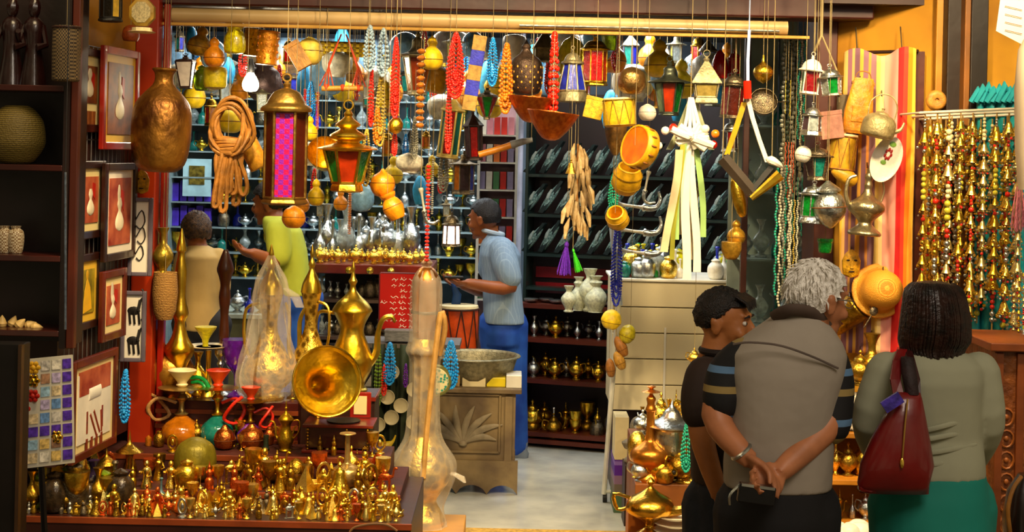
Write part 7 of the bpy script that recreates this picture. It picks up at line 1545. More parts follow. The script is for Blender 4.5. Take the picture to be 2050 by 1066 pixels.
# white paper and pale cloth at the top right corner, near
r = wroot('paper_sheet', P(2030, 40, 6.0), 'white printed paper sheet at the upper right corner', 'paper')
MB().slab([P(2005, -20, 6.0), P(2075, -20, 6.0), P(2075, 108, 6.0), P(2048, 90, 6.0), P(1994, 62, 6.0)], .004).build('sheet', M('paper_white', '#cfc7b8', .6, var=.05), r, smooth=False)
m = MB()
for k in range(4): m.tube([P(2012, 12 + k * 16, 5.995), P(2046, 20 + k * 16, 5.995)], .0015, 4)
m.build('faint_lines', M('ink_red', '#a86a5a', .6), r)
MB().tube([P(2040, 0, 6.0), Vector((P(2040, 0, 6.0).x, 6.0, 3.0))], .002, 5).build('hanging_string', WSTR, r)
r = wroot('pale_garment', P(2050, 250, 5.9), 'pale cream garment edge hanging at the right border', 'garment')
MB().loft([(P(2052, 380, 5.9), .02, .05), (P(2056, 300, 5.9), .04, .07), (P(2062, 180, 5.9), .055, .08), (P(2066, 100, 5.9), .05, .06), (P(2070, 60, 5.9), .02, .02)], 18).build('cloth', M('garment_cream', '#c9b8a0', .7, 0, .1, 4, .2), r)
MB().tube([P(2068, 70, 5.9), Vector((P(2068, 70, 5.9).x, 5.9, 3.0))], .003, 5).build('hanging_string', WSTR, r)
H('tas_w', tassel(M('tassel_pinkwhite', '#b86a7a', .7, 0, .5, 20)), 'tassel', 2040, 330, 465, 6.3, 'pink and white tassels at the right border', 'tassel', w=.5)
for st in range(3):
    H('chmd%d' % st, chime(11 + st), 'charm_string', 2030 + st * 10, 560 - 10 * st, 680, 6.3 - .06 * st, ('left', 'middle', 'right')[st] + ' string of dark charms beside the carved cabinet top', 'charm string', w=1.6)
# carved cabinet at the right border
ycb = 5.9; xa_ = XZ(1988, ycb, .9); xb_ = XZ(2110, ycb, .9); zt = zat(2020, 694, ycb)
r = wroot('carved_cabinet', (xa_, ycb, 0), 'brown carved wooden cabinet at the right border behind the woman', 'cabinet')
cw = M('cabinet_carved', '#5a2c10', .45, 0, .4, 14, .6, col2='#8a4c1c')
MB().box(((xa_ + xb_) / 2, ycb + .2, zt / 2), (xb_ - xa_, .4, zt - .02)).build('body', cw, r, smooth=False)
MB().box(((xa_ + xb_) / 2, ycb + .19, zt), (xb_ - xa_ + .06, .46, .035)).build('top', M('cabinet_top', '#6a3414', .4, 0, .3, 5, .2), r, smooth=False, bevel=.005)
for x in (xa_ + .015, XZ(2038, ycb, .9)): MB().box((x, ycb - .008, zt / 2), (.03, .02, zt - .05)).build('corner_post', M('cabinet_top'), r, smooth=False, bevel=.003)
m = MB()
for k in range(12):
    z = .1 + k * .085; cxx = XZ(2014, ycb, z); m.tube([(cxx + .028 * math.cos(t), ycb - .003, z + .034 * math.sin(t)) for t in [2 * PI * i / 12 for i in range(12)]], .005, 5, closed=True); m.sph((cxx, ycb - .003, z), (.01, .006, .012), 8, 5)
m.build('carved_rosettes', M('carving_brown', '#8a4c1c', .45), r)
# small shelf between the man and the woman
ysb = 6.75; xa_ = XZ(1628, ysb, .6); xb_ = XZ(1775, ysb, .6); zz = [zat(1700, v, ysb) for v in (868, 962, 1050)]
r = wroot('wall_shelf', (xa_, ysb, 0), 'low yellow shelves stacked with brass between the man and the woman', 'shelves')
for z in zz: MB().box(((xa_ + xb_) / 2, ysb + .12, z - .012), (xb_ - xa_, .24, .024)).build('shelf', M('shelf_amber', '#b8761c', .45, 0, .3, 4, .1), r, smooth=False, bevel=.003)
MB().box(((xa_ + xb_) / 2, ysb + .25, zz[0] / 2), (xb_ - xa_, .02, zz[0])).build('back_panel', M('shelf_back_yellow', '#a87a14', .5), r, smooth=False)
for x in (xa_ + .01, xb_ - .01): MB().box((x, ysb + .13, zz[0] / 2), (.02, .24, zz[0])).build('side_panel', M('shelf_amber'), r, smooth=False)
r = boxthing('patterned_box', 1692, 1738, zz[0] + .001, zat(1715, 797, ysb) - zz[0], ysb + .04, .12, M('lattice', '#1c1410', .5, 0, kind='voronoi', col2='#d8d0bc', scale=38), 'black and white patterned box on the shelf between man and woman', 'box')
for i, (px, j, yt, f_, nm, lb) in enumerate(((1680, 0, 815, teapot(brass), 'teapot', 'brass teapot left of the black and white box'), (1672, 1, 880, vase(gold), 'vase', 'gilt vase on the middle yellow shelf beside the man'), (1697, 1, 885, teapot(M('vase_gold_old')), 'teapot', 'old gold teapot on the middle yellow shelf'), (1724, 1, 892, vase(brass, V_JAR), 'jar', 'brass jar on the middle yellow shelf near the woman'), (1680, 2, 978, dallah(brassd), 'coffee_pot', 'dark brass coffee pot on the lowest yellow shelf beside the man'), (1706, 2, 990, vase(silver, V_BOTTLE), 'bottle', 'silver bottle on the lowest yellow shelf'), (1732, 2, 985, teapot(silver), 'teapot', 'silver teapot on the lowest yellow shelf near the woman'))):
    RU('ws%d' % i, f_, nm, px, ysb + .09 + .02 * (i % 2), zz[j], yt, lb, nm.replace('_', ' '), w=.75)
r = empty('white_bundle', (XZ(1690, 6.4, .4), 6.4, 0), 'white crumpled bundle on a basket at the feet of the old man', 'bundle')
MB().loft([((0, 0, 0), .12, .1), ((0, 0, .2), .15, .13), ((0, 0, zat(1690, 1062, 6.4) - .03), .14, .12)], 16).build('basket', wicker, r)
zz_ = zat(1690, 1058, 6.4); m = MB()
for k in range(9): m.sph((.07 * math.cos(k * 2.4), .06 * math.sin(k * 2.4), zz_ - .02 + .01 * (k % 3)), (.05, .05, .035))
m.build('cloth', white, r)
# ================= people =================
def skin(n, c): return M('skin_' + n, c, .5, 0, .12, 14, .08)
hairm = lambda n, c, c2: M('hair_' + n, c, .55, 0, kind='noise', col2=c2, scale=60, bump=.6)
def headX(c, yaw, pitch, s): return Matrix.Translation(c) @ Matrix.Rotation(math.radians(yaw), 4, 'Z') @ Matrix.Rotation(math.radians(-pitch), 4, 'X') @ Matrix.Scale(s, 4)
def head_skin(m, X):                     # face looks along local +Y; about 0.23 from chin to crown
    m.sph((0, -.012, .03), (.074, .094, .09), 20, 14, X); m.sph((0, .035, -.01), (.06, .055, .075), 18, 12, X)
    m.sph((0, .045, -.072), (.043, .042, .04), 14, 10, X); m.sph((0, .078, -.1), (.02, .017, .016), 10, 8, X)
    m.tube([(0, .086, .02), (0, .1, -.005), (0, .112, -.024)], [.009, .011, .014], 8, X=X); m.sph((0, .1, -.032), (.019, .012, .009), 10, 7, X)
    m.sph((0, .082, .035), (.05, .014, .01), 12, 8, X); m.sph((0, .088, -.06), (.026, .012, .013), 12, 8, X)
    for s in (-1, 1):
        m.sph((s * .04, .068, -.03), (.022, .02, .02), 10, 8, X)
        m.sph((s * .077, -.012, -.008), (.011, .02, .034), 10, 8, X); m.sph((s * .082, -.02, .01), (.012, .016, .016), 8, 6, X)
def face_parts(r, X, lipm, browm):
    for s in (-1, 1):
        MB().sph((s * .03, .079, .008), (.0125, .009, .0085), 12, 8, X).build('eye', M('eye_white', '#d8d0c4', .2, var=.02, bump=0), r)
        MB().sph((s * .03, .0865, .008), (.006, .003, .006), 10, 6, X).build('iris', M('iris', '#1c0f08', .2), r)
        MB().tube([(s * .012, .092, .03), (s * .03, .094, .035), (s * .048, .082, .028)], [.003, .005, .002], 6, X=X).build('eyebrow', browm, r)
    MB().tube([(-.022, .092, -.06), (0, .101, -.057), (.022, .092, -.06)], [.003, .0065, .003], 7, X=X).build('lips', lipm, r)
def hair_cap(X, thick=.012, low=-.04, fringe=.055, seed=1, fluff=.004, big=1.0):
    q = random.Random(seed); vs = []; fs = []; SG, RN = 44, 26
    for i in range(RN + 1):
        el = PI / 2 - i / RN * PI * .82
        for k in range(SG):
            a = 2 * PI * k / SG; x, y, z = math.cos(el) * math.cos(a), math.cos(el) * math.sin(a), math.sin(el)
            f = thick + fluff * (math.sin(a * 11 + i) + math.sin(a * 23 + i * 2.3) + q.uniform(-1, 1)) * .6
            pz = .03 + z * (.09 + f)
            lim = low + (fringe - low) * max(0, min(1, (y + .25) / .75)) if y > -.25 else low
            if pz < lim: f = -.02 ; pz = max(pz, lim - .01)
            vs.append((x * (.074 + f) * big, -.012 + y * (.094 + f) * big, .03 + z * (.09 + f)))
    for i in range(RN):
        for k in range(SG): fs.append((i * SG + k, i * SG + (k + 1) % SG, (i + 1) * SG + (k + 1) % SG, (i + 1) * SG + k))
    fs.append(tuple(range(SG))[::-1]); fs.append(tuple(RN * SG + k for k in range(SG)))
    return MB().add(vs, fs, X)
def hand(m, wrist, d, pn, side, curl=.5, s=1.0, spread=.1):
    """palm along d, palm normal pn; side +1 puts the thumb on d x pn"""
    d = Vector(d).normalized(); pn = Vector(pn); pn = (pn - d * pn.dot(d)).normalized(); w_ = d.cross(pn) * side; wrist = Vector(wrist)
    B = Matrix((w_, d, pn)).transposed().to_4x4(); B.translation = wrist; B = B @ Matrix.Scale(s, 4)
    m.sph((0, .045, 0), (.041, .052, .016), 14, 10, B); m.sph((.02, .035, .006), (.02, .03, .015), 10, 8, B); m.tube([(0, -.02, 0), (0, .02, 0)], [.026, .03], 12, flat=.65, X=B)
    for i, (x, L) in enumerate(((.029, .074), (.0095, .082), (-.0105, .076), (-.029, .06))):
        p = Vector((x, .086 - .004 * abs(i - 1), 0)); pts = [Vector((x * .9, .06, 0)), p]; a = 0
        for j, f in enumerate((.45, .31, .24)):
            a += curl * (1.1, 1.15, .8)[j]; p = p + Vector((x * spread * .2, math.cos(a), math.sin(a))) * L * f; pts.append(p)
        m.tube(pts, [.0095, .0095, .0088, .0078, .0064], 8, X=B); m.sph(pts[-1], .0064, 8, 6, B)
    tp = [Vector((.026, .02, .004)), Vector((.046, .042, .012)), Vector((.05, .066, .022 + .01 * curl)), Vector((.044, .086, .03 + .016 * curl))]
    m.tube(tp, [.014, .012, .0105, .008], 8, X=B); m.sph(tp[-1], .008, 8, 6, B)
def rg_(Y, rows): return [(P(px, py, Y + (e[0] if e else 0)), hw / S(Y), hd) for px, py, hw, hd, *e in rows]
def limb(m, pts, rad, n=4, flat=1.0, seg=14):
    c = curve(pts, n); k = len(c); nn = len(pts) - 1
    rr = []
    for i in range(k):
        t = i / n; j = min(int(t), nn - 1); f = t - j; rr.append(rad[j] * (1 - f) + rad[j + 1] * f)
    m.tube(c, rr, seg, flat=flat); m.sph(c[0], rr[0] * .98, 12, 8); m.sph(c[-1], rr[-1] * .98, 12, 8)
def legs(m, hip, hw, Y, foot, r0=.09, r1=.065, r2=.05, ank=.09, yo=0):
    for s in (-1, 1):
        f = foot[0] if s < 0 else foot[1]
        limb(m, [(hip.x + s * hw, Y, hip.z), ((hip.x + s * hw + f[0]) / 2, Y + yo, (hip.z + ank) / 2 + .02), (f[0], f[1], ank)], [r0, r1, r2])
def shoes(r, foot, m_, yaw=0, z=0):
    for f in foot:
        X = Matrix.Translation((f[0], f[1], 0)) @ Matrix.Rotation(math.radians(yaw), 4, 'Z')
        MB().loft([((0, .05, .0), .045, .13), ((0, .05, .03), .048, .135), ((0, .03, .06), .042, .1), ((0, -.02, .1), .038, .055), ((0, -.02, .125), .036, .045)], 18, X).build('shoe', m_, r)
# ---- the white haired man, seen from behind
Y = 4.5; sk = skin('tan', '#ab6c46')
r = wroot('person', (P(1555, 970, Y).x, Y, 0), 'white haired person in a grey vest over a striped polo, hands clasped behind', 'person', None)
hx = headX(P(1637, 603, Y - .01), -60, 8, .97)
b = MB(); head_skin(b, hx)
b.tube([P(1606, 672, Y), P(1622, 640, Y - .01), P(1636, 600, Y - .01)], [.068, .062, .06], 16)
b.loft(rg_(Y, [(1556, 1050, 98, .11), (1556, 960, 98, .115), (1565, 850, 96, .11), (1574, 740, 104, .11), (1580, 690, 100, .1), (1592, 655, 60, .08)]), 24)
La = [P(1476, 725, Y), P(1434, 832, Y - .03), P(1490, 912, Y - .13)]; Ra = [P(1662, 730, Y), P(1664, 838, Y - .05), P(1568, 940, Y - .16)]
limb(b, La, [.056, .046, .031]); limb(b, Ra, [.056, .047, .032])
hip = P(1556, 1020, Y); ft = [(hip.x - .11, Y), (hip.x + .11, Y + .02)]
legs(b, hip, .08, Y, ft, .085, .06, .04)
hand(b, P(1494, 916, Y - .135), P(1548, 948, Y - .2) - P(1490, 912, Y - .13), (0, -.6, -.8), 1, .35)
hand(b, P(1566, 942, Y - .165), P(1512, 966, Y - .19) - P(1568, 940, Y - .16), (.1, -.9, .3), -1, .62)
b.build('body', sk, r, remesh=.0065, sm=3)
face_parts(r, hx, M('lips_old', '#8a3f2c', .5), M('brow_white', '#a8a095', .7))
hw_ = hair_cap(hx, .008, -.06, .05, 3, .004)
q = random.Random(12)
for k in range(260):
    a = q.uniform(PI * .95, PI * 2.05); e = q.uniform(-.3, 1.35); dn = Vector((math.cos(e) * math.cos(a), math.cos(e) * math.sin(a), math.sin(e))); p0 = Vector((dn.x * .079, -.012 + dn.y * .099, .03 + dn.z * .096)); tn = Vector((-dn.x * dn.z, -dn.y * dn.z, 1 - dn.z * dn.z)) * -1 + Vector((q.uniform(-.6, .6), q.uniform(-.3, .3), 0))
    hw_.tube([hx @ p0, hx @ (p0 + tn * .012 + dn * .006), hx @ (p0 + tn * .028 + dn * .006)], [.0035, .003, .0008], 5)
hw_.build('hair', M('hair_white', '#c4bcb0', .7, 0, kind='noise', col2='#f4f0e8', scale=45, bump=.6), r)
gl = MB(); gl.tube([(.078, -.0, .012), (.07, .07, .014), (.055, .098, .012)], .0018, 5, X=hx).tube([(.03 + .019 * math.cos(t), .102, .006 + .015 * math.sin(t)) for t in [2 * PI * i / 14 for i in range(14)]], .0016, 5, closed=True, X=hx); gl.build('glasses', silver, r)
ves = M('vest_grey', '#91877a', .85, 0, .12, 3, .5)
v = MB().loft(rg_(Y, [(1556, 974, 107, .135), (1557, 930, 108, .138), (1562, 870, 107, .135), (1567, 800, 110, .14), (1572, 745, 117, .142), (1577, 708, 117, .135), (1583, 684, 102, .122), (1591, 660, 78, .105), (1598, 638, 54, .085), (1602, 624, 46, .075)]), 40)
v.build('vest', ves, r, remesh=.008, sm=2)
# yoke seam, folds and collar
zc = Y - .142
MB().tube(curve([P(1468, 690, Y - .118), P(1500, 686, Y - .142), P(1560, 692, Y - .158), P(1620, 712, Y - .155), P(1678, 738, Y - .118)], 6), .0035, 6).build('yoke_seam', M('seam_dark', '#5c5048', .8), r)
MB().tube(curve([P(1552, 636, Y - .03), P(1580, 622, Y - .085), P(1622, 626, Y - .08), P(1652, 650, Y - .03), P(1664, 672, Y + .03)], 5), [.022] * 20 + [.018], 10, flat=.6).build('collar', M('collar_dark', '#4a3a30', .8), r)
st = M('polo_stripes', rough=.8, kind='bands', axis=2, scale=6.9, bump=.15, stops=((0, '#0c0a0c'), (.22, '#8a7440'), (.36, '#0c0a0c'), (.62, '#54769a'), (.76, '#0c0a0c'), (.9, '#0c0a0c')))
for pts, rad in (((P(1492, 716, Y), P(1459, 750, Y), P(1447, 802, Y - .02)), (.063, .066, .064)), ((P(1655, 722, Y), P(1668, 770, Y - .01), P(1662, 850, Y - .04)), (.064, .064, .063))):
    m = MB(); limb(m, list(pts), list(rad), seg=20); m.build('striped_sleeve', st, r, remesh=.008, sm=2)
t = MB().loft(rg_(Y, [(1556, 1100, 104, .135), (1556, 1030, 106, .14), (1556, 962, 103, .13)]), 30); legs(t, hip, .085, Y, ft, .11, .085, .065, .06)
t.build('trousers', M('trousers_black', '#0e0c10', .8, 0, .2, 5, .15), r, remesh=.011, sm=3)
shoes(r, ft, black)
w_ = P(1484, 905, Y - .125); MB().tube([w_ + Vector((.032 * math.cos(t) * .75, .032 * math.sin(t), .032 * math.cos(t) * .62)) for t in [2 * PI * i / 18 for i in range(18)]], .006, 6, closed=True).build('wristwatch', silver, r)
c = P(1514, 990, Y - .235); X = Matrix.Translation(c) @ Matrix.Rotation(.12, 4, 'Y')
r2 = empty('camera', c, 'small black compact camera held behind the back of the white haired person', 'camera'); r2['_w'] = 1
MB().box((0, 0, 0), (.105, .03, .055), X).build('body', M('camera_black', '#0c0c0e', .35), r2, smooth=False, bevel=.005)
MB().box((0, -.002, .024), (.095, .03, .008), X).build('silver_top', silver, r2, smooth=False)
MB().tube(curve([X @ Vector((-.05, 0, .02)), X @ Vector((-.075, -.01, -.01)), X @ Vector((-.07, 0, -.04))]), .004, 6).build('wrist_strap', silver, r2)
# ---- the woman in the pale sweater
Y = 4.6; r = wroot('person', (P(1865, 970, Y).x, Y, 0), 'dark haired person in a pale sweater and turquoise trousers seen from behind', 'person')
hx = headX(P(1870, 642, Y + .01), -12, 6, .96); b = MB(); head_skin(b, hx)
b.tube([P(1868, 712, Y), P(1869, 680, Y), P(1870, 640, Y)], [.06, .053, .052], 14)
b.loft(rg_(Y, [(1866, 1040, 98, .12), (1867, 940, 90, .115), (1870, 860, 78, .1), (1866, 760, 82, .11), (1866, 720, 70, .09), (1868, 700, 40, .06)]), 22)
La = [P(1775, 745, Y), P(1742, 845, Y + .0), P(1765, 925, Y + .17)]; Ra = [P(1960, 745, Y), P(1974, 850, Y), P(1945, 928, Y + .18)]
limb(b, La, [.045, .04, .026]); limb(b, Ra, [.045, .04, .026])
hand(b, La[2], (.25, .5, .1), (0, 0, 1), -1, .5, .92); hand(b, Ra[2], (-.3, .5, .1), (0, 0, 1), 1, .5, .92)
hip = P(1866, 1010, Y); ft = [(hip.x - .09, Y), (hip.x + .1, Y)]; legs(b, hip, .08, Y, ft, .08, .055, .038)
b.build('body', skin('fair', '#a8643c'), r, remesh=.0075, sm=3)
face_parts(r, hx, M('lips_rose', '#9a4438', .5), M('brow_dark', '#1c0f0a', .7))
s_ = MB().loft(rg_(Y, [(1866, 948, 103, .14), (1868, 915, 99, .135), (1871, 870, 91, .12), (1868, 810, 94, .13), (1866, 760, 100, .135), (1866, 730, 98, .12), (1867, 712, 80, .1), (1868, 700, 52, .075)]), 36)
limb(s_, La, [.064, .057, .04], seg=18); limb(s_, Ra, [.064, .057, .04], seg=18)
s_.build('sweater', M('sweater_sage', '#97977e', .85, 0, .1, 3, .3), r, remesh=.008, sm=3)
MB().tube([P(1868, 701, Y) + Vector((.088 * math.cos(t), .078 * math.sin(t), 0)) for t in [2 * PI * i / 24 for i in range(24)]], .006, 6, closed=True).build('neckline', M('sweater_hem', '#8a886c', .8), r)
m = MB()
for i, (pa, pb, pc) in enumerate((((1800, 890), (1870, 878), (1950, 862)), ((1810, 912), (1880, 905), (1955, 890)), ((1830, 868), (1885, 855), (1945, 838)), ((1800, 930), (1870, 930), (1940, 920)))): m.tube(curve([P(*pa, Y - .10), P(*pb, Y - .132), P(*pc, Y - .095)], 5), [.003] + [.008] * 9 + [.003], 8, flat=.8)
m.build('sweater_folds', M('sweater_sage'), r)
t = MB().loft(rg_(Y, [(1866, 1120, 112, .16), (1866, 1050, 114, .165), (1866, 990, 110, .155), (1867, 935, 100, .135)]), 30); legs(t, hip, .085, Y, ft, .115, .085, .07, .06)
t.build('trousers', M('trousers_turquoise', '#0a7a6c', .75, 0, .12, 3, .2), r, remesh=.011, sm=3)
shoes(r, ft, M('shoe_tan', '#7a5230', .5))
hh = MB(); q = random.Random(6); hr_ = M('hair_brunette', '#0c0503', .4, 0, kind='noise', col2='#2a120a', scale=30, bump=.4)
rows_ = [(1868, 563, 16, .02), (1867, 568, 38, .06), (1868, 580, 54, .09), (1870, 605, 60, .102), (1871, 635, 65, .11), (1870, 660, 67, .108), (1869, 680, 68, .1), (1866, 694, 62, .09)]
hh.loft(rg_(Y - .005, rows_), 40)
for k in range(46):
    a = PI + PI * (k / 45) * 1.0 + q.uniform(-.03, .03); a2 = a
    pts = []
    for px, py, hw, hd in rows_[1:]: c = P(px, py, Y - .005); pts.append(c + Vector((math.cos(a2) * (hw / S(Y) + .002), math.sin(a2) * (hd + .002), 0)))
    pts.append(pts[-1] + Vector((-.012 * math.cos(a2), .0, -.016 - q.random() * .012))); hh.tube(curve(pts, 2), .0055, 5)
hh.build('hair', hr_, r)
# red leather bag
r = wroot('shoulder_bag', P(1795, 880, Y - .16), 'dark red leather tote hanging from the shoulder of the person in turquoise trousers', 'bag')
yb2 = Y - .19; lr = M('leather_red', '#6a0c0c', .35, 0, .25, 5, .25, coat=.3)
pt = lambda x, y, e=0: P(x, y, yb2 + e)
MB().loft([(pt(1790, 988), .066 * 1.55, .02), (pt(1788, 970), .105, .05), (pt(1796, 930), .107, .062), (pt(1803, 880), .085, .06), (pt(1812, 830), .058, .045), (pt(1817, 798), .042, .028), (pt(1818, 786), .036, .012)], 30).build('body', lr, r, angle=60)
MB().slab([pt(1718, 985, -.02), pt(1740, 992, -.02), pt(1800, 985, -.04), pt(1866, 955, -.02), pt(1868, 930, -.02), pt(1845, 800, -.02), pt(1792, 790, -.02)], .04).build('front_panel', lr, r, smooth=False, bevel=.012)
MB().tube([pt(1817, 800, -.045), pt(1812, 850, -.062), pt(1806, 925, -.066)], .003, 6).build('zip_line', M('zip_brass', '#a8803c', .4, .8), r)
MB().sph(pt(1806, 928, -.07), (.006, .004, .016)).build('zip_pull', gold, r)
m = MB(); ribbon(m, [pt(1800, 800, -.01), pt(1792, 760, .02), pt(1797, 722, .06), P(1806, 700, Y - .06), P(1808, 696, Y + .02), P(1806, 720, Y + .1), P(1800, 790, Y + .13)], .032, .003); m.build('strap', lr, r, smooth=False)
m = MB(); ribbon(m, [pt(1836, 802, -.01), pt(1834, 760, .02), pt(1824, 722, .06), P(1818, 702, Y - .06), P(1816, 698, Y + .02)], .024, .003); m.build('strap', M('leather_red_dark', '#2c0706', .4, 0, .2, 5, .2), r, smooth=False)
MB().loft([(pt(1826, 790, .0), .02, .02), (pt(1820, 750, .01), .022, .025), (pt(1816, 716, .05), .018, .02)], 12).build('knotted_scarf', M('scarf_dark', '#1c0708', .7, 0, .4, 20, .4), r)
r2 = wroot('purple_packet', pt(1788, 808, -.06), 'small purple packet sticking out of the red tote', 'packet')
MB().box((0, 0, 0), (.06, .012, .035), Matrix.Translation(pt(1786, 806, -.055)) @ Matrix.Rotation(-.6, 4, 'Y')).build('body', M('packet_violet', '#3a2a8a', .4, 0, .5, 40), r2, smooth=False)
# ---- the young man
Y = 5.12; r = wroot('person', (P(1440, 970, Y).x, Y, 0), 'young dark haired person in a dark brown polo looking right', 'person')
hx = headX(P(1451, 647, Y), -112, 2, .95); b = MB(); head_skin(b, hx)
b.tube([P(1432, 722, Y), P(1436, 692, Y), P(1444, 650, Y)], [.062, .053, .05], 14)
b.loft(rg_(Y, [(1442, 1060, 50, .12), (1440, 960, 48, .12), (1438, 860, 50, .13), (1434, 770, 52, .16), (1434, 738, 44, .14), (1434, 715, 26, .07)]), 22)
La = [P(1408, 758, Y - .13), P(1404, 868, Y - .17), P(1438, 985, Y - .2)]; Ra = [P(1450, 758, Y + .14), P(1458, 860, Y + .18), P(1490, 930, Y + .16)]
limb(b, La, [.05, .043, .029]); limb(b, Ra, [.05, .043, .029])
hand(b, La[2], P(1450, 1050, Y - .2) - La[2], (1, .2, .1), 1, .3); hand(b, Ra[2], (.3, .1, -.2), (0, 0, -1), 1, .3)
hip = P(1442, 1010, Y); ft = [(hip.x - .05, Y - .1), (hip.x + .05, Y + .1)]; legs(b, hip, .03, Y, ft, .085, .055, .04)
b.build('body', skin('olive', '#ac6a38'), r, remesh=.007, sm=3)
face_parts(r, hx, M('lips_brown', '#8a3c24', .5), M('brow_dark', '#1c0f0a', .7))
hc_ = hair_cap(hx, .009, -.02, .062, 5, .004)
for k in range(14): hc_.tube([hx @ Vector((-.06 + .009 * k, .05, .105)), hx @ Vector((-.062 + .0095 * k, .088, .085)), hx @ Vector((-.06 + .0095 * k, .098, .058 + .006 * (k % 3)))], [.008, .007, .002], 6)
hc_.build('hair', hairm('black', '#080504', '#1f1410'), r)
brn = M('polo_brown', '#2a1a12', .8, 0, .2, 4, .2)
s_ = MB().loft(rg_(Y, [(1442, 962, 58, .14), (1440, 860, 58, .15), (1436, 780, 62, .175), (1434, 742, 56, .17), (1433, 722, 38, .11), (1433, 708, 28, .075)]), 28)
limb(s_, [P(1410, 752, Y - .12), P(1402, 790, Y - .15), P(1400, 826, Y - .165)], [.065, .066, .062]); limb(s_, [P(1450, 752, Y + .12), P(1455, 800, Y + .16), P(1457, 826, Y + .165)], [.065, .066, .062])
s_.build('shirt', brn, r, remesh=.008, sm=3)
MB().tube([P(1434, 708, Y) + Vector((.05 * math.cos(t), .075 * math.sin(t), .01)) for t in [2 * PI * i / 20 for i in range(20)]], .012, 8, closed=True).build('collar', M('polo_collar', '#1f120c', .8), r)
t = MB().loft(rg_(Y, [(1442, 1080, 55, .14), (1442, 1010, 56, .14), (1442, 950, 52, .13)]), 26); legs(t, hip, .035, Y, ft, .1, .078, .065, .06)
t.build('jeans', M('jeans_dark', '#1c2230', .8, 0, .3, 12, .2), r, remesh=.011, sm=3); shoes(r, ft, black, -90)
# ---- the shopkeeper in jeans
Y = 9.9; r = wroot('person', (P(1008, 900, Y).x, Y, 0), 'shopkeeper in a pale blue checked shirt and blue jeans looking left', 'person')
hx = headX(P(969, 440, Y), 62, 8, 1.08); b = MB(); head_skin(b, hx)
b.tube([P(990, 490, Y), P(982, 472, Y), P(974, 450, Y)], [.07, .062, .06], 14)
b.loft(rg_(Y, [(1006, 660, 34, .13), (1004, 620, 33, .12), (1002, 550, 32, .12), (1000, 505, 36, .13), (996, 486, 28, .1), (988, 474, 14, .06)]), 22)
La = [P(1006, 505, Y - .16), P(1022, 574, Y - .2), P(940, 568, Y - .3)]; Ra = [P(985, 505, Y + .15), P(980, 580, Y + .15), P(930, 572, Y - .1)]
limb(b, La, [.06, .05, .034]); limb(b, Ra, [.055, .05, .034])
hand(b, La[2], (-1, -.1, .05), (0, .3, 1), 1, .45, 1.1); hand(b, Ra[2], (-1, -.1, .1), (0, .1, 1), -1, .45, 1.1)
hip = P(1007, 650, Y); ft = [(P(1000, 900, Y).x, Y - .12), (P(1036, 900, Y).x, Y + .1)]; legs(b, hip, .05, Y, ft, .09, .06, .045)
b.build('body', skin('brown', '#8a4a20'), r, remesh=.0085, sm=3)
face_parts(r, hx, M('lips_dark', '#6a2c1c', .5), M('brow_dark', '#1c0f0a', .7))
hair_cap(hx, .01, -.03, .07, 9, .003).build('hair', hairm('black2', '#0a0606', '#1a1210'), r)
chk = M('shirt_check', '#7f97b0', .8, 0, kind='brick', col2='#93a8bc', scale=14, bump=.15)
s_ = MB().loft(rg_(Y, [(1010, 646, 42, .17), (1007, 610, 40, .15), (1003, 550, 38, .145), (1001, 510, 42, .16), (997, 488, 34, .13), (990, 474, 20, .085), (986, 466, 15, .07)]), 28)
limb(s_, [P(1005, 500, Y - .14), P(1012, 530, Y - .18), P(1020, 556, Y - .19)], [.085, .088, .082]); limb(s_, [P(985, 500, Y + .14), P(980, 540, Y + .16)], [.085, .08])
s_.build('shirt', chk, r, remesh=.01, sm=3)
MB().tube([P(986, 468, Y) + Vector((.068 * math.cos(t), .075 * math.sin(t), .01 - .015 * math.cos(t))) for t in [2 * PI * i / 20 for i in range(20)]], .016, 8, closed=True).build('collar', M('collar_blue', '#a9b8c4', .7), r)
t = MB().loft(rg_(Y, [(1008, 690, 37, .15), (1008, 665, 39, .16), (1009, 636, 37, .145)]), 26); legs(t, hip, .055, Y, ft, .115, .085, .072, .07, .02)
t.build('jeans', M('jeans_blue', '#0e3a9a', .75, 0, .4, 5, .2, col2='#2a62c8'), r, remesh=.011, sm=3); shoes(r, ft, M('sneaker_grey', '#7a8490', .5), 60)
r2 = empty('mobile_phone', La[2] + Vector((-.1, -.02, .04)), 'dark phone held in the hand of the shopkeeper', 'phone'); MB().box((0, 0, 0), (.12, .06, .014)).build('body', black, r2, smooth=False, bevel=.004)
r2 = empty('blue_pouch', P(912, 590, Y - .25), 'blue narrow pouch dangling under the hand of the shopkeeper', 'pouch'); MB().loft([((0, 0, -.09), .03, .015), ((.01, 0, 0), .028, .015), ((-.02, 0, .07), .012, .01)], 12).build('body', M('pouch_blue', '#17407a', .6), r2)
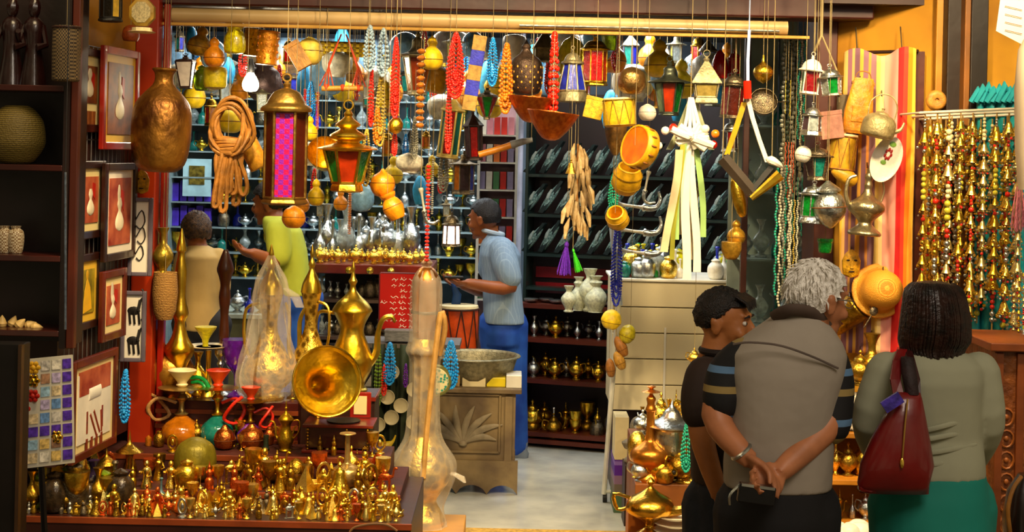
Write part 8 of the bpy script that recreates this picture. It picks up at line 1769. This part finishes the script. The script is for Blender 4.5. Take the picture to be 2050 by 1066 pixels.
# ---- two people at the back left
def back_person(label, Y, head, yaw, rows_, arm1, arm2, skm, hairmat, shirt, trouser, hipp, hipw, feet, hscale=1.05):
    r = wroot('person', (P(*hipp, Y).x, Y, 0), label, 'person'); hx = headX(P(head[0], head[1], Y + (head[2] if len(head) > 2 else 0)), yaw, 10, hscale); b = MB(); head_skin(b, hx)
    top = rows_[-1]; b.tube([P(top[0], top[1] + 12, Y), hx @ Vector((0, -.01, -.03))], [.065, .055], 12)
    b.loft(rg_(Y, [(a, p, h - 3, d - .015, *e) for a, p, h, d, *e in rows_]), 20)
    for A in (arm1, arm2):
        limb(b, A, [.055, .045, .033]); d = (A[2] - A[1]).normalized(); hand(b, A[2], d, (0, 0, 1), 1, .4)
    hip = P(*hipp, Y); legs(b, hip, hipw, Y, feet, .085, .06, .045); b.build('body', skm, r, remesh=.01, sm=3)
    face_parts(r, hx, M('lips_dark', '#6a2c1c', .5), M('brow_dark', '#1c0f0a', .7)); hair_cap(hx, .014, -.045, .065, 4, .004).build('hair', hairmat, r)
    s = MB().loft(rg_(Y, rows_), 26)
    for A in (arm1, arm2): limb(s, [A[0], A[0].lerp(A[1], .5), A[0].lerp(A[1], .85)], [.075, .075, .07])
    s.build('shirt', shirt, r, remesh=.012, sm=3)
    t = MB().sph(hip, (hipw + .12, .14, .12), 18, 12); legs(t, hip, hipw, Y, feet, .11, .085, .07, .07); t.build('trousers', trouser, r, remesh=.013, sm=3); shoes(r, feet, black, yaw)
Y = 9.2; x = P(404, 640, Y).x
back_person('person in a beige shirt seen from behind at the left counter', Y, (392, 468), 25, [(404, 660, 38, .15), (404, 600, 36, .14), (404, 540, 38, .15), (404, 512, 40, .15), (400, 497, 26, .1), (396, 490, 16, .07)],
    [P(372, 520, Y), P(366, 590, Y + .02), P(380, 640, Y + .15)], [P(436, 520, Y), P(440, 590, Y + .02), P(432, 640, Y + .15)], skin('brown', '#8a4a20'), hairm('brown', '#22120a', '#5a3c1c'), M('shirt_beige', '#c2a060', .8, 0, .12, 4, .2), M('trousers_dark', '#1f1d22', .8), (404, 650), .07, [(x - .1, Y), (x + .1, Y)])
Y = 8.9; x = P(590, 600, Y).x
back_person('person in a lime yellow shirt bending over behind the wrapped ewer', Y, (540, 408, .05), 75, [(594, 590, 30, .15), (588, 545, 31, .14), (578, 500, 36, .15), (566, 462, 38, .16), (556, 440, 30, .12), (550, 432, 20, .08)],
    [P(556, 462, Y - .15), P(560, 520, Y - .2), P(508, 508, Y - .28)], [P(566, 462, Y + .14), P(560, 525, Y + .12), P(515, 515, Y)], skin('brown', '#8a4a20'), hairm('black2', '#0a0606', '#1a1210'), M('shirt_lime', '#b8c23c', .8, 0, .15, 4, .2), M('jeans_blue', '#0e3a9a'), (592, 598), .05, [(x - .06, Y - .1), (x + .02, Y + .12)])
# dark leather saddle bag edge at the lower right border
r = wroot('leather_satchel', P(2040, 1040, 5.0), 'dark leather satchel at the lower right corner', 'bag')
MB().loft([(P(2048, 1066, 5.0) - Vector((0, 0, .2)), .05, .06), (P(2045, 1040, 5.0), .06, .07), (P(2048, 985, 5.0), .05, .06), (P(2052, 950, 5.0), .02, .03)], 20).build('body', M('satchel_brown', '#1c0d08', .35, 0, .3, 5, .2, coat=.3), r)
MB().tube(curve([P(2022, 1066, 4.95), P(2018, 1020, 4.93), P(2028, 980, 4.93), P(2045, 955, 4.95)]), .007, 7).build('strap', leather, r)
MB().tube([P(2048, 1066, 5.0) - Vector((0, 0, .15)), Vector((P(2048, 1066, 5.0).x, 5.0, 0))], .02, 8).build('stand_post', darkwood, r)
